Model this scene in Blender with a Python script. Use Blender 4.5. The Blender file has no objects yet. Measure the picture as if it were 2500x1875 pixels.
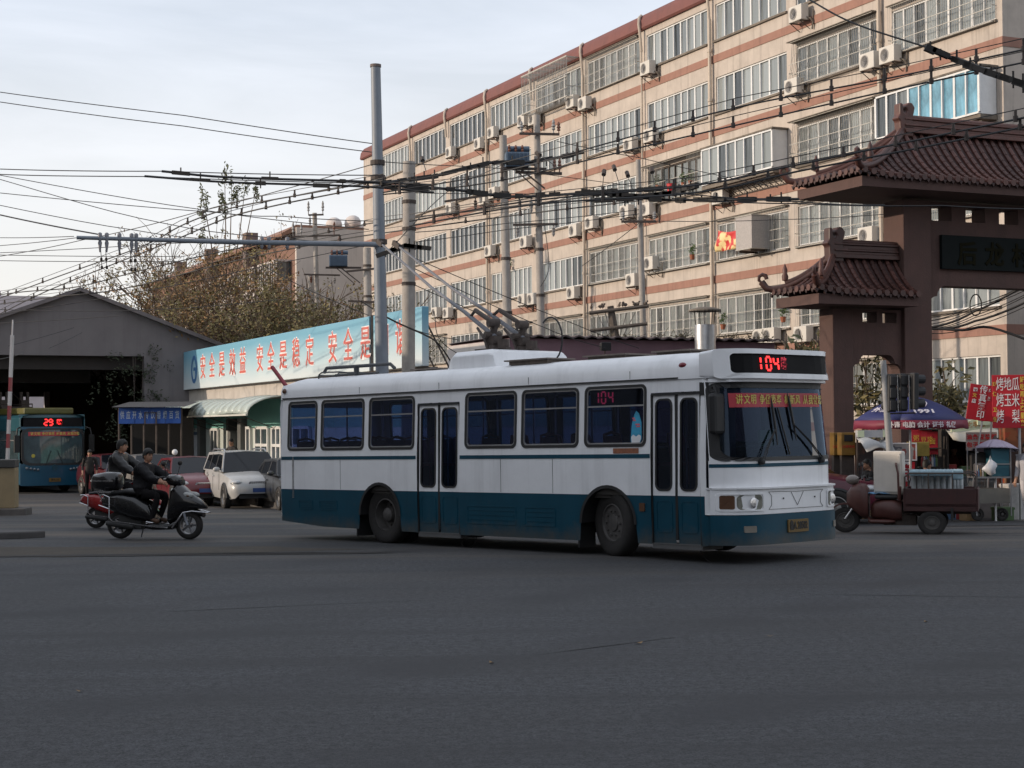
import bpy, bmesh, math, random
from mathutils import Vector, Matrix
random.seed(7)
SC = bpy.context.scene
COL = SC.collection
rad = math.radians

# ---------------------------------------------------------------- camera
CAM_H = 1.95
cam_d = bpy.data.cameras.new('camera'); cam = bpy.data.objects.new('camera', cam_d); COL.objects.link(cam)
cam_d.sensor_width = 36.0; cam_d.lens = 36.0 * 4000 / 2500; cam_d.clip_end = 3000; cam_d.clip_start = .1
PITCH, ROLL = rad(1.47), rad(-0.4)
cam.matrix_world = Matrix.Translation((0, 0, CAM_H)) @ Matrix.Rotation(math.pi / 2 + PITCH, 4, 'X') @ Matrix.Rotation(ROLL, 4, 'Z')
SC.camera = cam

# ---------------------------------------------------------------- world, sun, exposure
SUN_EL = rad(13.5)
SUN_XY = Vector((-.984, -.150)).normalized()          # towards the sun, on the ground plan
world = bpy.data.worlds.new('World'); SC.world = world; world.use_nodes = True
wn, wl = world.node_tree.nodes, world.node_tree.links
wn.clear()
w_out = wn.new('ShaderNodeOutputWorld'); w_bg = wn.new('ShaderNodeBackground')
sky = wn.new('ShaderNodeTexSky'); sky.sky_type = 'NISHITA'; sky.sun_disc = False
sky.sun_elevation = SUN_EL; sky.sun_rotation = math.atan2(SUN_XY.x, SUN_XY.y)
sky.air_density = 1.0; sky.dust_density = 2.2; sky.ozone_density = 1.2
w_tc = wn.new('ShaderNodeTexCoord'); w_map = wn.new('ShaderNodeMapping'); w_map.inputs['Scale'].default_value = (1.1, 1.1, 5.0)
w_noise = wn.new('ShaderNodeTexNoise'); w_noise.inputs['Scale'].default_value = 3.2; w_noise.inputs['Detail'].default_value = 6; w_noise.inputs['Roughness'].default_value = .55
w_noise.inputs['Distortion'].default_value = .6
w_ramp = wn.new('ShaderNodeValToRGB'); w_ramp.color_ramp.elements[0].position = .36; w_ramp.color_ramp.elements[1].position = .72
w_ramp.color_ramp.elements[0].color = (.66, .66, .66, 1); w_ramp.color_ramp.elements[1].color = (.93, .93, .93, 1)
w_mix = wn.new('ShaderNodeMix'); w_mix.data_type = 'RGBA'
CLOUD = (7.2, 7.65, 8.5, 1)                             # thin cloud veil, in the units of the physical sky below
w_mix.inputs[7].default_value = CLOUD
wl.new(w_tc.outputs['Generated'], w_map.inputs['Vector']); wl.new(w_map.outputs[0], w_noise.inputs['Vector'])
wl.new(w_noise.outputs['Fac'], w_ramp.inputs[0]); wl.new(w_ramp.outputs[0], w_mix.inputs[0])
w_sep = wn.new('ShaderNodeSeparateXYZ'); w_hz = wn.new('ShaderNodeMapRange'); w_hm = wn.new('ShaderNodeMix'); w_hm.data_type = 'RGBA'
w_hz.inputs[1].default_value = .0; w_hz.inputs[2].default_value = .24; w_hz.inputs[3].default_value = .85; w_hz.inputs[4].default_value = 0
w_hm.inputs[7].default_value = (8.3, 7.85, 7.1, 1)                  # pale warm haze low along the whole horizon
wl.new(w_tc.outputs['Generated'], w_sep.inputs[0]); wl.new(w_sep.outputs[2], w_hz.inputs[0]); wl.new(w_hz.outputs[0], w_hm.inputs[0])
wl.new(sky.outputs[0], w_mix.inputs[6]); wl.new(w_mix.outputs[2], w_hm.inputs[6]); wl.new(w_hm.outputs[2], w_bg.inputs[0])
w_bg.inputs[1].default_value = .13
wl.new(w_bg.outputs[0], w_out.inputs[0])

sun_d = bpy.data.lights.new('sun', 'SUN'); sun_d.energy = 3.15; sun_d.angle = rad(.6); sun_d.color = (1.0, .83, .66)
sun = bpy.data.objects.new('sun', sun_d); COL.objects.link(sun)
sd = Vector((SUN_XY.x * math.cos(SUN_EL), SUN_XY.y * math.cos(SUN_EL), math.sin(SUN_EL)))
sun.rotation_euler = sd.to_track_quat('Z', 'Y').to_euler(); sun.location = (-40, 0, 40)
SC.view_settings.view_transform = 'Standard'; SC.view_settings.look = 'None'
SC.view_settings.exposure = 0.0; SC.view_settings.gamma = 1.0
SC.view_settings.use_curve_mapping = False

# ---------------------------------------------------------------- places measured in the photograph
_R = cam.matrix_world.to_3x3()
FPX = 4000.0
def ray(x, y):
    return _R @ Vector(((x - 1250) / FPX, (937.5 - y) / FPX, -1))
def P(x, y, Y):                                        # the point at depth Y seen at pixel x, y of the photograph
    d = ray(x, y); k = Y / d.y
    return Vector((d.x * k, Y, CAM_H + d.z * k))
def gz(X, Y):                                          # the street falls gently towards the depot
    return -.018 * min(max(Y - 24.4, 0), 26)
def G(x, y):
    d = ray(x, y); z = 0.0
    for _ in range(30):
        k = (z - CAM_H) / d.z; z = .5 * z + .5 * gz(d.x * k, d.y * k)
    return Vector((d.x * k, d.y * k, gz(d.x * k, d.y * k)))
def project(p):
    q = cam.matrix_world.inverted() @ Vector(p)
    return (1250 + FPX * q.x / -q.z, 937.5 - FPX * q.y / -q.z)
U2 = Vector((-.4104, .9119)); V2 = Vector((.9119, .4104))   # the two directions of the quarter: away from us, and across
ANG_U = math.atan2(U2.y, U2.x); ANG_V = math.atan2(V2.y, V2.x)

# ---------------------------------------------------------------- materials
MATS = {}
def mat(name, col, rough=.6, var=.15, scale=3.0, metal=0.0, bump=0.0, bscale=60.0, emit=0.0, spec=.5, streak=0.0, coat=0.0, rnd=0.0, grime=0):
    if name in MATS: return MATS[name]
    m = bpy.data.materials.new(name); m.use_nodes = True; MATS[name] = m
    n, l = m.node_tree.nodes, m.node_tree.links
    b = n['Principled BSDF']; tc = n.new('ShaderNodeTexCoord')
    b.inputs['Roughness'].default_value = rough; b.inputs['Metallic'].default_value = metal
    b.inputs['Specular IOR Level'].default_value = spec
    if coat: b.inputs['Coat Weight'].default_value = coat; b.inputs['Coat Roughness'].default_value = .08
    c1 = [max(0, c * (1 - var)) for c in col] + [1]; c2 = [min(1, c * (1 + var)) for c in col] + [1]
    mx = n.new('ShaderNodeMix'); mx.data_type = 'RGBA'; mx.inputs[6].default_value = c1; mx.inputs[7].default_value = c2
    ns = n.new('ShaderNodeTexNoise'); ns.inputs['Scale'].default_value = scale; ns.inputs['Detail'].default_value = 5; ns.inputs['Roughness'].default_value = .65
    l.new(tc.outputs['Object'], ns.inputs['Vector'])
    rp = n.new('ShaderNodeMapRange'); rp.inputs[1].default_value = .3; rp.inputs[2].default_value = .7
    l.new(ns.outputs['Fac'], rp.inputs[0]); l.new(rp.outputs[0], mx.inputs[0])
    out = mx.outputs[2]
    if streak:                                          # dirt washed down the surface
        mp = n.new('ShaderNodeMapping'); mp.inputs['Scale'].default_value = (2.2, 2.2, .12); l.new(tc.outputs['Object'], mp.inputs[0])
        n2 = n.new('ShaderNodeTexNoise'); n2.inputs['Scale'].default_value = 1.6; n2.inputs['Detail'].default_value = 7; n2.inputs['Roughness'].default_value = .7
        l.new(mp.outputs[0], n2.inputs['Vector'])
        r2 = n.new('ShaderNodeMapRange'); r2.inputs[1].default_value = .52; r2.inputs[2].default_value = .78; r2.inputs[4].default_value = streak
        l.new(n2.outputs['Fac'], r2.inputs[0])
        m2 = n.new('ShaderNodeMix'); m2.data_type = 'RGBA'; m2.inputs[7].default_value = (col[0] * .28, col[1] * .27, col[2] * .27, 1)
        l.new(r2.outputs[0], m2.inputs[0]); l.new(out, m2.inputs[6]); out = m2.outputs[2]
    if rnd:                                             # one tint per object
        oi = n.new('ShaderNodeObjectInfo'); hs = n.new('ShaderNodeHueSaturation'); r3 = n.new('ShaderNodeMapRange')
        r3.inputs[3].default_value = 1 - rnd; r3.inputs[4].default_value = 1 + rnd
        l.new(oi.outputs['Random'], r3.inputs[0]); l.new(r3.outputs[0], hs.inputs['Value']); l.new(out, hs.inputs['Color']); out = hs.outputs[0]
    l.new(out, b.inputs['Base Color'])
    r4 = n.new('ShaderNodeMapRange'); r4.inputs[3].default_value = max(.02, rough - .1 * (rough > .15)); r4.inputs[4].default_value = min(1, rough + .12 * (rough > .15))
    l.new(ns.outputs['Fac'], r4.inputs[0]); l.new(r4.outputs[0], b.inputs['Roughness'])
    if grime:                                           # road dust thrown up along the foot of a vehicle
        sp = n.new('ShaderNodeSeparateXYZ'); l.new(tc.outputs['Object'], sp.inputs[0]); n3 = n.new('ShaderNodeTexNoise'); n3.inputs['Scale'].default_value = 2.6; n3.inputs['Detail'].default_value = 8; n3.inputs['Roughness'].default_value = .75; l.new(tc.outputs['Object'], n3.inputs['Vector'])
        r5 = n.new('ShaderNodeMapRange'); r5.inputs[1].default_value = .25; r5.inputs[2].default_value = grime; r5.inputs[3].default_value = .34; r5.inputs[4].default_value = -.08; l.new(sp.outputs[2], r5.inputs[0])
        a5 = n.new('ShaderNodeMath'); a5.operation = 'ADD'; l.new(r5.outputs[0], a5.inputs[0]); l.new(n3.outputs['Fac'], a5.inputs[1])
        r6 = n.new('ShaderNodeMapRange'); r6.inputs[1].default_value = .52; r6.inputs[2].default_value = .95; r6.inputs[4].default_value = .75; l.new(a5.outputs[0], r6.inputs[0])
        m5 = n.new('ShaderNodeMix'); m5.data_type = 'RGBA'; m5.inputs[7].default_value = (.085, .075, .062, 1); l.new(r6.outputs[0], m5.inputs[0]); l.new(b.inputs['Base Color'].links[0].from_socket, m5.inputs[6]); l.new(m5.outputs[2], b.inputs['Base Color'])
    if bump:
        nb = n.new('ShaderNodeTexNoise'); nb.inputs['Scale'].default_value = bscale; nb.inputs['Detail'].default_value = 4
        l.new(tc.outputs['Object'], nb.inputs['Vector'])
        bp = n.new('ShaderNodeBump'); bp.inputs['Strength'].default_value = bump; bp.inputs['Distance'].default_value = .02
        l.new(nb.outputs['Fac'], bp.inputs['Height']); l.new(bp.outputs[0], b.inputs['Normal'])
    if emit:
        b.inputs['Emission Color'].default_value = (*col, 1); b.inputs['Emission Strength'].default_value = emit
    return m
def glass_mat(name, tint, gloss=.12, rough=.03, gcol=(.9, .95, 1)):
    if name in MATS: return MATS[name]
    m = bpy.data.materials.new(name); m.use_nodes = True; MATS[name] = m
    n, l = m.node_tree.nodes, m.node_tree.links; n.clear()
    o = n.new('ShaderNodeOutputMaterial'); t = n.new('ShaderNodeBsdfTransparent'); g = n.new('ShaderNodeBsdfGlossy'); mx = n.new('ShaderNodeMixShader')
    t.inputs[0].default_value = (*tint, 1); g.inputs['Roughness'].default_value = rough; g.inputs[0].default_value = (*gcol, 1)
    f = n.new('ShaderNodeFresnel'); f.inputs[0].default_value = 1.5
    ma = n.new('ShaderNodeMath'); ma.operation = 'MULTIPLY_ADD'; ma.inputs[1].default_value = 1.0; ma.inputs[2].default_value = gloss - .04; ma.use_clamp = True
    l.new(f.outputs[0], ma.inputs[0]); l.new(ma.outputs[0], mx.inputs[0]); l.new(t.outputs[0], mx.inputs[1]); l.new(g.outputs[0], mx.inputs[2]); l.new(mx.outputs[0], o.inputs[0])
    return m
def pane_mat(name, dark, pale, rough=.07):              # window panes with curtains or a dark room behind: one look per pane
    if name in MATS: return MATS[name]
    m = mat(name, dark, rough, .2, 2.0, spec=.9)
    n, l = m.node_tree.nodes, m.node_tree.links; b = n['Principled BSDF']
    oi = n.new('ShaderNodeObjectInfo'); rp = n.new('ShaderNodeValToRGB'); e = rp.color_ramp.elements
    e[0].position = 0; e[0].color = (*dark, 1); e[1].position = 1; e[1].color = (*pale, 1)
    x = e.new(.42); x.color = (*[a * .4 + c * .6 for a, c in zip(dark, pale)], 1); y = e.new(.18); y.color = (*[a * .8 + c * .2 for a, c in zip(dark, pale)], 1)
    tc = n.new('ShaderNodeTexCoord'); wv = n.new('ShaderNodeTexNoise'); wv.inputs['Scale'].default_value = 3.0
    mp = n.new('ShaderNodeMapping'); mp.inputs['Scale'].default_value = (5, 5, .4); l.new(tc.outputs['Object'], mp.inputs[0]); l.new(mp.outputs[0], wv.inputs['Vector'])
    ad = n.new('ShaderNodeMath'); ad.operation = 'MULTIPLY_ADD'; ad.inputs[1].default_value = .5; ad.inputs[2].default_value = -.25
    l.new(wv.outputs['Fac'], ad.inputs[0]); a2 = n.new('ShaderNodeMath'); a2.operation = 'ADD'; a2.use_clamp = True
    l.new(ad.outputs[0], a2.inputs[0]); l.new(oi.outputs['Random'], a2.inputs[1]); l.new(a2.outputs[0], rp.inputs[0]); l.new(rp.outputs[0], b.inputs['Base Color'])
    return m

# ---------------------------------------------------------------- mesh collector
class MB:
    def __init__(s): s.v = []; s.f = []; s.mi = []; s.cur = 0
    def m(s, i): s.cur = i; return s
    def add(s, vs, fs):
        o = len(s.v); s.v += [tuple(x) for x in vs]
        for f in fs: s.f.append([o + i for i in f]); s.mi.append(s.cur)
        return s
    def quad(s, a, b, c, d): return s.add([a, b, c, d], [(0, 1, 2, 3)])
    def box(s, x0, x1, y0, y1, z0, z1, M=None):
        vs = [Vector((x, y, z)) for x in (x0, x1) for y in (y0, y1) for z in (z0, z1)]
        if M is not None: vs = [M @ v for v in vs]
        return s.add(vs, [(0, 1, 3, 2), (4, 6, 7, 5), (0, 4, 5, 1), (2, 3, 7, 6), (0, 2, 6, 4), (1, 5, 7, 3)])
    def cyl(s, p0, p1, r0, r1=None, n=12, caps=True):
        r1 = r0 if r1 is None else r1; p0, p1 = Vector(p0), Vector(p1); d = (p1 - p0).normalized()
        a = d.orthogonal().normalized(); b = d.cross(a); vs = []
        for p, r in ((p0, r0), (p1, r1)):
            for i in range(n):
                t = 2 * math.pi * i / n; vs.append(p + (a * math.cos(t) + b * math.sin(t)) * r)
        fs = [(i, (i + 1) % n, n + (i + 1) % n, n + i) for i in range(n)]
        if caps: fs += [tuple(range(n - 1, -1, -1)), tuple(range(n, 2 * n))]
        return s.add(vs, fs)
    def tube(s, pts, r, n=6, r1=None, caps=True):
        pts = [Vector(p) for p in pts]; k = len(pts); vs = []; a = None
        for i, p in enumerate(pts):
            d = (pts[min(i + 1, k - 1)] - pts[max(i - 1, 0)])
            d = d.normalized() if d.length > 1e-9 else Vector((0, 0, 1))
            a = d.orthogonal().normalized() if a is None else (a - d * a.dot(d))
            a = a.normalized() if a.length > 1e-6 else d.orthogonal().normalized()
            b = d.cross(a); rr = (r[i] if isinstance(r, (list, tuple)) else (r if r1 is None else r + (r1 - r) * i / (k - 1)))
            for j in range(n):
                t = 2 * math.pi * j / n; vs.append(p + (a * math.cos(t) + b * math.sin(t)) * rr)
        fs = [(i * n + j, i * n + (j + 1) % n, (i + 1) * n + (j + 1) % n, (i + 1) * n + j) for i in range(k - 1) for j in range(n)]
        if caps: fs += [tuple(range(n - 1, -1, -1)), tuple(range((k - 1) * n, k * n))]
        return s.add(vs, fs)
    def prism(s, poly, f0, f1):                          # poly of 2-D points; f0, f1 map (p, q) to 3-D at the two ends
        n = len(poly); vs = [f0(*p) for p in poly] + [f1(*p) for p in poly]
        return s.add(vs, [tuple(range(n - 1, -1, -1)), tuple(range(n, 2 * n))] + [(i, (i + 1) % n, n + (i + 1) % n, n + i) for i in range(n)])
    def grid(s, rows, closed=False):                     # rows of points, all of one length
        n = len(rows[0]); vs = [p for r in rows for p in r]
        fs = [(i * n + j, i * n + (j + 1) % n, (i + 1) * n + (j + 1) % n, (i + 1) * n + j) for i in range(len(rows) - 1) for j in range(n if closed else n - 1)]
        return s.add(vs, fs)
    def lathe(s, prof, c=(0, 0, 0), axis='z', n=16, caps=True):   # prof: (radius, height)
        c = Vector(c); rows = []
        for r, h in prof:
            row = []
            for i in range(n):
                t = 2 * math.pi * i / n; x, y = r * math.cos(t), r * math.sin(t)
                row.append(c + Vector((x, y, h) if axis == 'z' else (x, h, y) if axis == 'y' else (h, x, y)))
            rows.append(row)
        s.grid(rows, True)
        if caps:
            o = len(s.v) - n * len(prof)
            s.f += [[o + i for i in range(n)], [o + n * (len(prof) - 1) + i for i in range(n)]]; s.mi += [s.cur, s.cur]
        return s
    def ell(s, c, r, n=10, k=7):
        c = Vector(c); r = (r, r, r) if not isinstance(r, (tuple, list)) else r
        rows = [[c + Vector((r[0] * math.cos(2 * math.pi * j / n) * math.sin(math.pi * i / k), r[1] * math.sin(2 * math.pi * j / n) * math.sin(math.pi * i / k), -r[2] * math.cos(math.pi * i / k))) for j in range(n)] for i in range(k + 1)]
        return s.grid(rows, True)
    def mesh(s, name, mats, smooth=None):
        me = bpy.data.meshes.new(name); me.from_pydata(s.v, [], s.f)
        for m_ in (mats if isinstance(mats, (list, tuple)) else [mats]): me.materials.append(m_)
        if any(s.mi): me.polygons.foreach_set('material_index', s.mi)
        if smooth is not None:
            me.polygons.foreach_set('use_smooth', [True] * len(me.polygons)); me.set_sharp_from_angle(angle=rad(smooth))
        me.update(); return me
    def build(s, name, mats, parent=None, smooth=None, bevel=0.0, **kw):
        return link(name, s.mesh(name, mats, smooth), parent, bevel=bevel, **kw)

def link(name, me, parent=None, loc=None, rot=None, bevel=0.0, label=None, kind=None):
    o = bpy.data.objects.new(name, me); COL.objects.link(o)
    if parent is not None: o.parent = parent
    if loc is not None: o.location = loc
    if rot is not None: o.rotation_euler = rot
    if bevel:
        b = o.modifiers.new('bevel', 'BEVEL'); b.width = bevel; b.segments = 2; b.limit_method = 'ANGLE'; b.angle_limit = rad(35)
    if label: o['label'] = label
    if kind: o['kind'] = kind
    return o
def thing(name, label, cat, loc=(0, 0, 0), rotz=0.0, group=None, rot=None):
    o = bpy.data.objects.new(name, None); COL.objects.link(o); o.location = loc; o.empty_display_size = .2
    o.rotation_euler = rot if rot is not None else (0, 0, rotz)
    return tag(o, label, cat, group)
def tag(o, label, cat, group=None):
    o['label'] = label; o['category'] = cat
    if group: o['group'] = group
    return o
def structure(name, mb, m, **k):
    o = mb.build(name, m, **k); o['kind'] = 'structure'; return o
def copy_tree(o, parent=None):
    c = o.copy(); COL.objects.link(c)
    if parent is not None: c.parent = parent
    for ch in list(o.children): copy_tree(ch, c)
    return c

# lettering: a filled outline, extruded a little
TXT = {}
def text_mesh(s, size, m, depth=.004, bold=0.0, shear=0.0):
    key = (s, size, m.name, depth, bold, shear)
    if key in TXT: return TXT[key]
    cu = bpy.data.curves.new('lettering', 'FONT'); cu.body = s; cu.size = size; cu.extrude = depth; cu.align_x = 'CENTER'; cu.align_y = 'CENTER'; cu.resolution_u = 2; cu.offset = bold; cu.shear = shear
    o = bpy.data.objects.new('lettering', cu); COL.objects.link(o)
    dg = bpy.context.evaluated_depsgraph_get(); me = bpy.data.meshes.new_from_object(o.evaluated_get(dg)); bpy.data.objects.remove(o)
    me.name = 'lettering'; me.materials.clear(); me.materials.append(m); TXT[key] = me; return me
def lettering(s, size, m, parent, loc, rot, depth=.004, bold=0.0, sx=1.0, sy=1.0, label=None, name='lettering'):
    o = link(name, text_mesh(s, size, m, depth, bold), parent, loc, rot, label=label); o.scale = (sx, sy, 1); return o
SEG = {'0': 'abcdef', '1': 'bc', '2': 'abged', '4': 'fgbc', '9': 'abcdfg', '8': 'abcdefg', '5': 'afgcd'}
def led(ch, x, z, w, h, t, f):                           # seven-segment digit; f maps (x, z) to 3-D; returns a mesh collector
    mb = MB(); b = {'a': (0, 1, 1, 1), 'g': (0, .5, 1, .5), 'd': (0, 0, 1, 0), 'f': (0, .5, 0, 1), 'b': (1, .5, 1, 1), 'e': (0, 0, 0, .5), 'c': (1, 0, 1, .5)}
    for s_ in SEG[ch]:
        x0, z0, x1, z1 = b[s_]; e = t * .7
        xa, xb = x + x0 * w, x + x1 * w; za, zb = z + z0 * h, z + z1 * h
        if x0 == x1: xa -= t / 2; xb += t / 2; za += e * .6; zb -= e * .6
        else: za -= t / 2; zb += t / 2; xa += e * .6; xb -= e * .6
        mb.prism([(xa, za), (xb, za), (xb, zb), (xa, zb)], lambda p, q: f(p, q, 0), lambda p, q: f(p, q, .006))
    return mb
def rrect(x0, x1, z0, z1, r, k=4):
    pts = []
    for cx, cz, a0 in ((x1 - r, z1 - r, 0), (x0 + r, z1 - r, 90), (x0 + r, z0 + r, 180), (x1 - r, z0 + r, 270)):
        for i in range(k + 1):
            a = rad(a0 + 90 * i / k); pts.append((cx + r * math.cos(a), cz + r * math.sin(a)))
    return pts
def ring(mb, outer, inner, f0, f1):                      # flat ring with thickness between two outlines of one length
    n = len(outer); A = [f0(*p) for p in outer]; B = [f0(*p) for p in inner]; C = [f1(*p) for p in outer]; D = [f1(*p) for p in inner]
    fs = []
    for i in range(n):
        j = (i + 1) % n
        fs += [(i, j, n + j, n + i), (2 * n + i, 3 * n + i, 3 * n + j, 2 * n + j), (i, 2 * n + i, 2 * n + j, j), (n + i, n + j, 3 * n + j, 3 * n + i)]
    return mb.add(A + B + C + D, fs)

# colours used all over
BLACK = mat('black_rubber', (.012, .012, .013), .55); CHROME = mat('bright_metal', (.6, .6, .62), .25, .1, metal=1.0)
TYRE = mat('tyre_rubber', (.022, .020, .019), .85, .3, 12, bump=.3, bscale=80); STEEL = mat('painted_steel_grey', (.30, .32, .36), .5, .15, 4, streak=.3)
CONCRETE = mat('pole_concrete', (.36, .33, .30), .9, .15, 5, bump=.25, bscale=40, streak=.35); IRON = mat('rusty_iron', (.06, .045, .038), .7, .35, 9)
WIREM = mat('wire_black', (.02, .02, .022), .6); WHITE = mat('white_paint', (.72, .72, .73), .45, .06); PVC = mat('white_pvc_frame', (.70, .70, .69), .4, .08)
RED = mat('red_print', (.50, .016, .020), .5, .12); YELLOW = mat('yellow_print', (.75, .52, .03), .5, .08); LED_RED = mat('led_red', (1.0, .03, .03), .5, 0, emit=2.2); LED_DIM = mat('led_red_dim', (.45, .02, .04), .5, 0, emit=.6)
DARK = mat('dark_recess', (.008, .008, .009), .8); SKIN = mat('skin', (.36, .19, .12), .55, .12, 12); HAIR = mat('black_hair', (.010, .009, .008), .6)
# ================================================================ SETTING: the ground
def asphalt_material():
    m = bpy.data.materials.new('street_asphalt'); m.use_nodes = True; n, l = m.node_tree.nodes, m.node_tree.links; b = n['Principled BSDF']
    tc = n.new('ShaderNodeTexCoord')
    def noise(sc, det=4, vec=None, ro=.6):
        x = n.new('ShaderNodeTexNoise'); x.inputs['Scale'].default_value = sc; x.inputs['Detail'].default_value = det; x.inputs['Roughness'].default_value = ro
        l.new(vec or tc.outputs['Object'], x.inputs['Vector']); return x.outputs['Fac']
    def ramp(f, a, b_, lo=0.0, hi=1.0):
        r = n.new('ShaderNodeMapRange'); r.inputs[1].default_value = a; r.inputs[2].default_value = b_; r.inputs[3].default_value = lo; r.inputs[4].default_value = hi; l.new(f, r.inputs[0]); return r.outputs[0]
    def mixc(f, a, c):
        x = n.new('ShaderNodeMix'); x.data_type = 'RGBA'; l.new(f, x.inputs[0])
        for k, v in ((6, a), (7, c)):
            if isinstance(v, tuple): x.inputs[k].default_value = (*v, 1)
            else: l.new(v, x.inputs[k])
        return x.outputs[2]
    ga = n.new('ShaderNodeMath'); ga.operation = 'ADD'; l.new(noise(52, 3, ro=.85), ga.inputs[0]); l.new(noise(13, 5, ro=.8), ga.inputs[1]); grain = ramp(ga.outputs[0], .84, 1.18); patch = ramp(noise(.35, 5), .35, .68)
    c = mixc(grain, (.004, .0045, .0055), (.076, .079, .088))
    c2 = mixc(grain, (.012, .012, .0135), (.054, .054, .057)); c = mixc(patch, c, c2)
    mp = n.new('ShaderNodeMapping'); mp.inputs['Rotation'].default_value = (0, 0, rad(8)); mp.inputs['Scale'].default_value = (.06, 1.1, 1); l.new(tc.outputs['Object'], mp.inputs[0])
    tr = ramp(noise(1.2, 5, mp.outputs[0]), .48, .68, 0, .8); c = mixc(tr, c, (.021, .021, .023))        # worn wheel tracks along the street
    mw = n.new('ShaderNodeMapping'); mw.inputs['Location'].default_value = (14, -30, 0); l.new(tc.outputs['Object'], mw.inputs[0])
    wv = n.new('ShaderNodeTexWave'); wv.wave_type = 'RINGS'; wv.rings_direction = 'Z'; wv.inputs['Scale'].default_value = .11; wv.inputs['Distortion'].default_value = 2.5; wv.inputs['Detail'].default_value = 2; wv.inputs['Detail Scale'].default_value = .4; l.new(mw.outputs[0], wv.inputs['Vector'])
    wm = n.new('ShaderNodeMath'); wm.operation = 'MULTIPLY'; l.new(ramp(wv.outputs['Fac'], .66, .98, 0, .8), wm.inputs[0]); l.new(ramp(noise(.5, 4), .42, .6), wm.inputs[1])
    c = mixc(wm.outputs[0], c, (.022, .022, .025))                                                      # curved tyre marks of turning buses
    mp2 = n.new('ShaderNodeMapping'); mp2.inputs['Scale'].default_value = (.10, .5, 1); l.new(tc.outputs['Object'], mp2.inputs[0])
    du = ramp(noise(1.0, 6, mp2.outputs[0]), .46, .66, 0, .75)
    sp = n.new('ShaderNodeSeparateXYZ'); l.new(tc.outputs['Object'], sp.inputs[0])
    far = ramp(sp.outputs[1], 19, 30); dm = n.new('ShaderNodeMath'); dm.operation = 'MULTIPLY'; l.new(du, dm.inputs[0]); l.new(far, dm.inputs[1])
    c = mixc(dm.outputs[0], c, (.120, .098, .076))                                                      # dust and sand swept to the far side
    st = ramp(noise(2.1, 3), .68, .74, 0, .55); c = mixc(st, c, (.014, .014, .015))                      # oil stains
    l.new(c, b.inputs['Base Color']); b.inputs['Roughness'].default_value = .82
    bp = n.new('ShaderNodeBump'); bp.inputs['Strength'].default_value = .5; bp.inputs['Distance'].default_value = .01
    l.new(noise(130, 3), bp.inputs['Height']); l.new(bp.outputs[0], b.inputs['Normal'])
    return m
ASPHALT = asphalt_material()
xs = [-1500, -400, -150, -80] + list(range(-50, 52, 4)) + [80, 150, 400, 1500]; ys = [-600, -100, -20, 0, 10, 20, 24.4] + [26 + 2 * i for i in range(13)] + [50.4, 56, 64, 80, 120, 200, 500, 2500]
mb = MB(); mb.grid([[(x, y, gz(x, y)) for x in xs] for y in ys]); structure('street', mb, ASPHALT)
# a strip of old patched road where the depot drive meets the street, darker and a little dished
PATCH = mat('patched_tarmac', (.026, .023, .021), .9, .4, 1.3, bump=.5, bscale=50); DIRT = mat('swept_dirt', (.055, .045, .034), .95, .3, 2.0, bump=.6, bscale=60)
def blotch(name, c, rx, ry, ang, m, seed, dz=.004, n=40):
    r_ = random.Random(seed); mb = MB(); ph = [r_.random() * 6.28 for _ in range(6)]; pts = []
    for i in range(n):
        t = 2 * math.pi * i / n; k = 1 + .16 * math.sin(3 * t + ph[0]) + .10 * math.sin(5 * t + ph[1]) + .07 * math.sin(9 * t + ph[2]) + .05 * math.sin(14 * t + ph[3])
        x, y = rx * k * math.cos(t), ry * k * math.sin(t); X = c[0] + x * math.cos(ang) - y * math.sin(ang); Y = c[1] + x * math.sin(ang) + y * math.cos(ang)
        pts.append((X, Y, gz(X, Y) + dz))
    mb.add([(c[0], c[1], gz(*c[:2]) + dz)] + pts, [(0, 1 + i, 1 + (i + 1) % n) for i in range(n)])
    return structure(name, mb, m)
g = G(210, 1346); blotch('road_dirt', (g.x, g.y), 3.6, 1.35, .05, DIRT, 3)
g = G(330, 1352); blotch('road_patch', (g.x + .5, g.y - .4), 3.4, .28, .05, PATCH, 5, .008)
g = G(640, 1352); blotch('road_patch', (g.x, g.y), 2.4, .16, .08, PATCH, 6, .008)
g = G(2400, 1284); blotch('road_patch', (g.x, g.y), 1.1, .12, .1, PATCH, 8, .008)
mat('tar_seal', (.014, .014, .015), .7, .2, 4)
g = G(1500, 1575); blotch('road_patch', (g.x, g.y), .9, .012, .7, MATS['tar_seal'], 12, .006); g = G(700, 1480); blotch('road_patch', (g.x, g.y), 1.6, .014, .35, MATS['tar_seal'], 13, .006); g = G(2250, 1455); blotch('road_patch', (g.x, g.y), 1.4, .014, -.2, MATS['tar_seal'], 14, .006)
# the kerbed corner of the pavement at the depot gate
PAVE = mat('pavement_concrete', (.085, .08, .078), .9, .25, 2.0, bump=.4, bscale=50)
mb = MB(); tip = G(112, 1312); a = G(-900, 1345); b_ = G(-900, 1290)
poly = [(a.x, a.y - .4), (tip.x - 1.2, tip.y - .75), (tip.x - .35, tip.y - .45), (tip.x, tip.y), (tip.x - .5, tip.y + .42), (b_.x, b_.y + .8)]
mb.prism(poly, lambda p, q: (p, q, gz(p, q) - .02), lambda p, q: (p, q, gz(p, q) + .13)); structure('pavement_kerb', mb, PAVE, bevel=.03)
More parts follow.
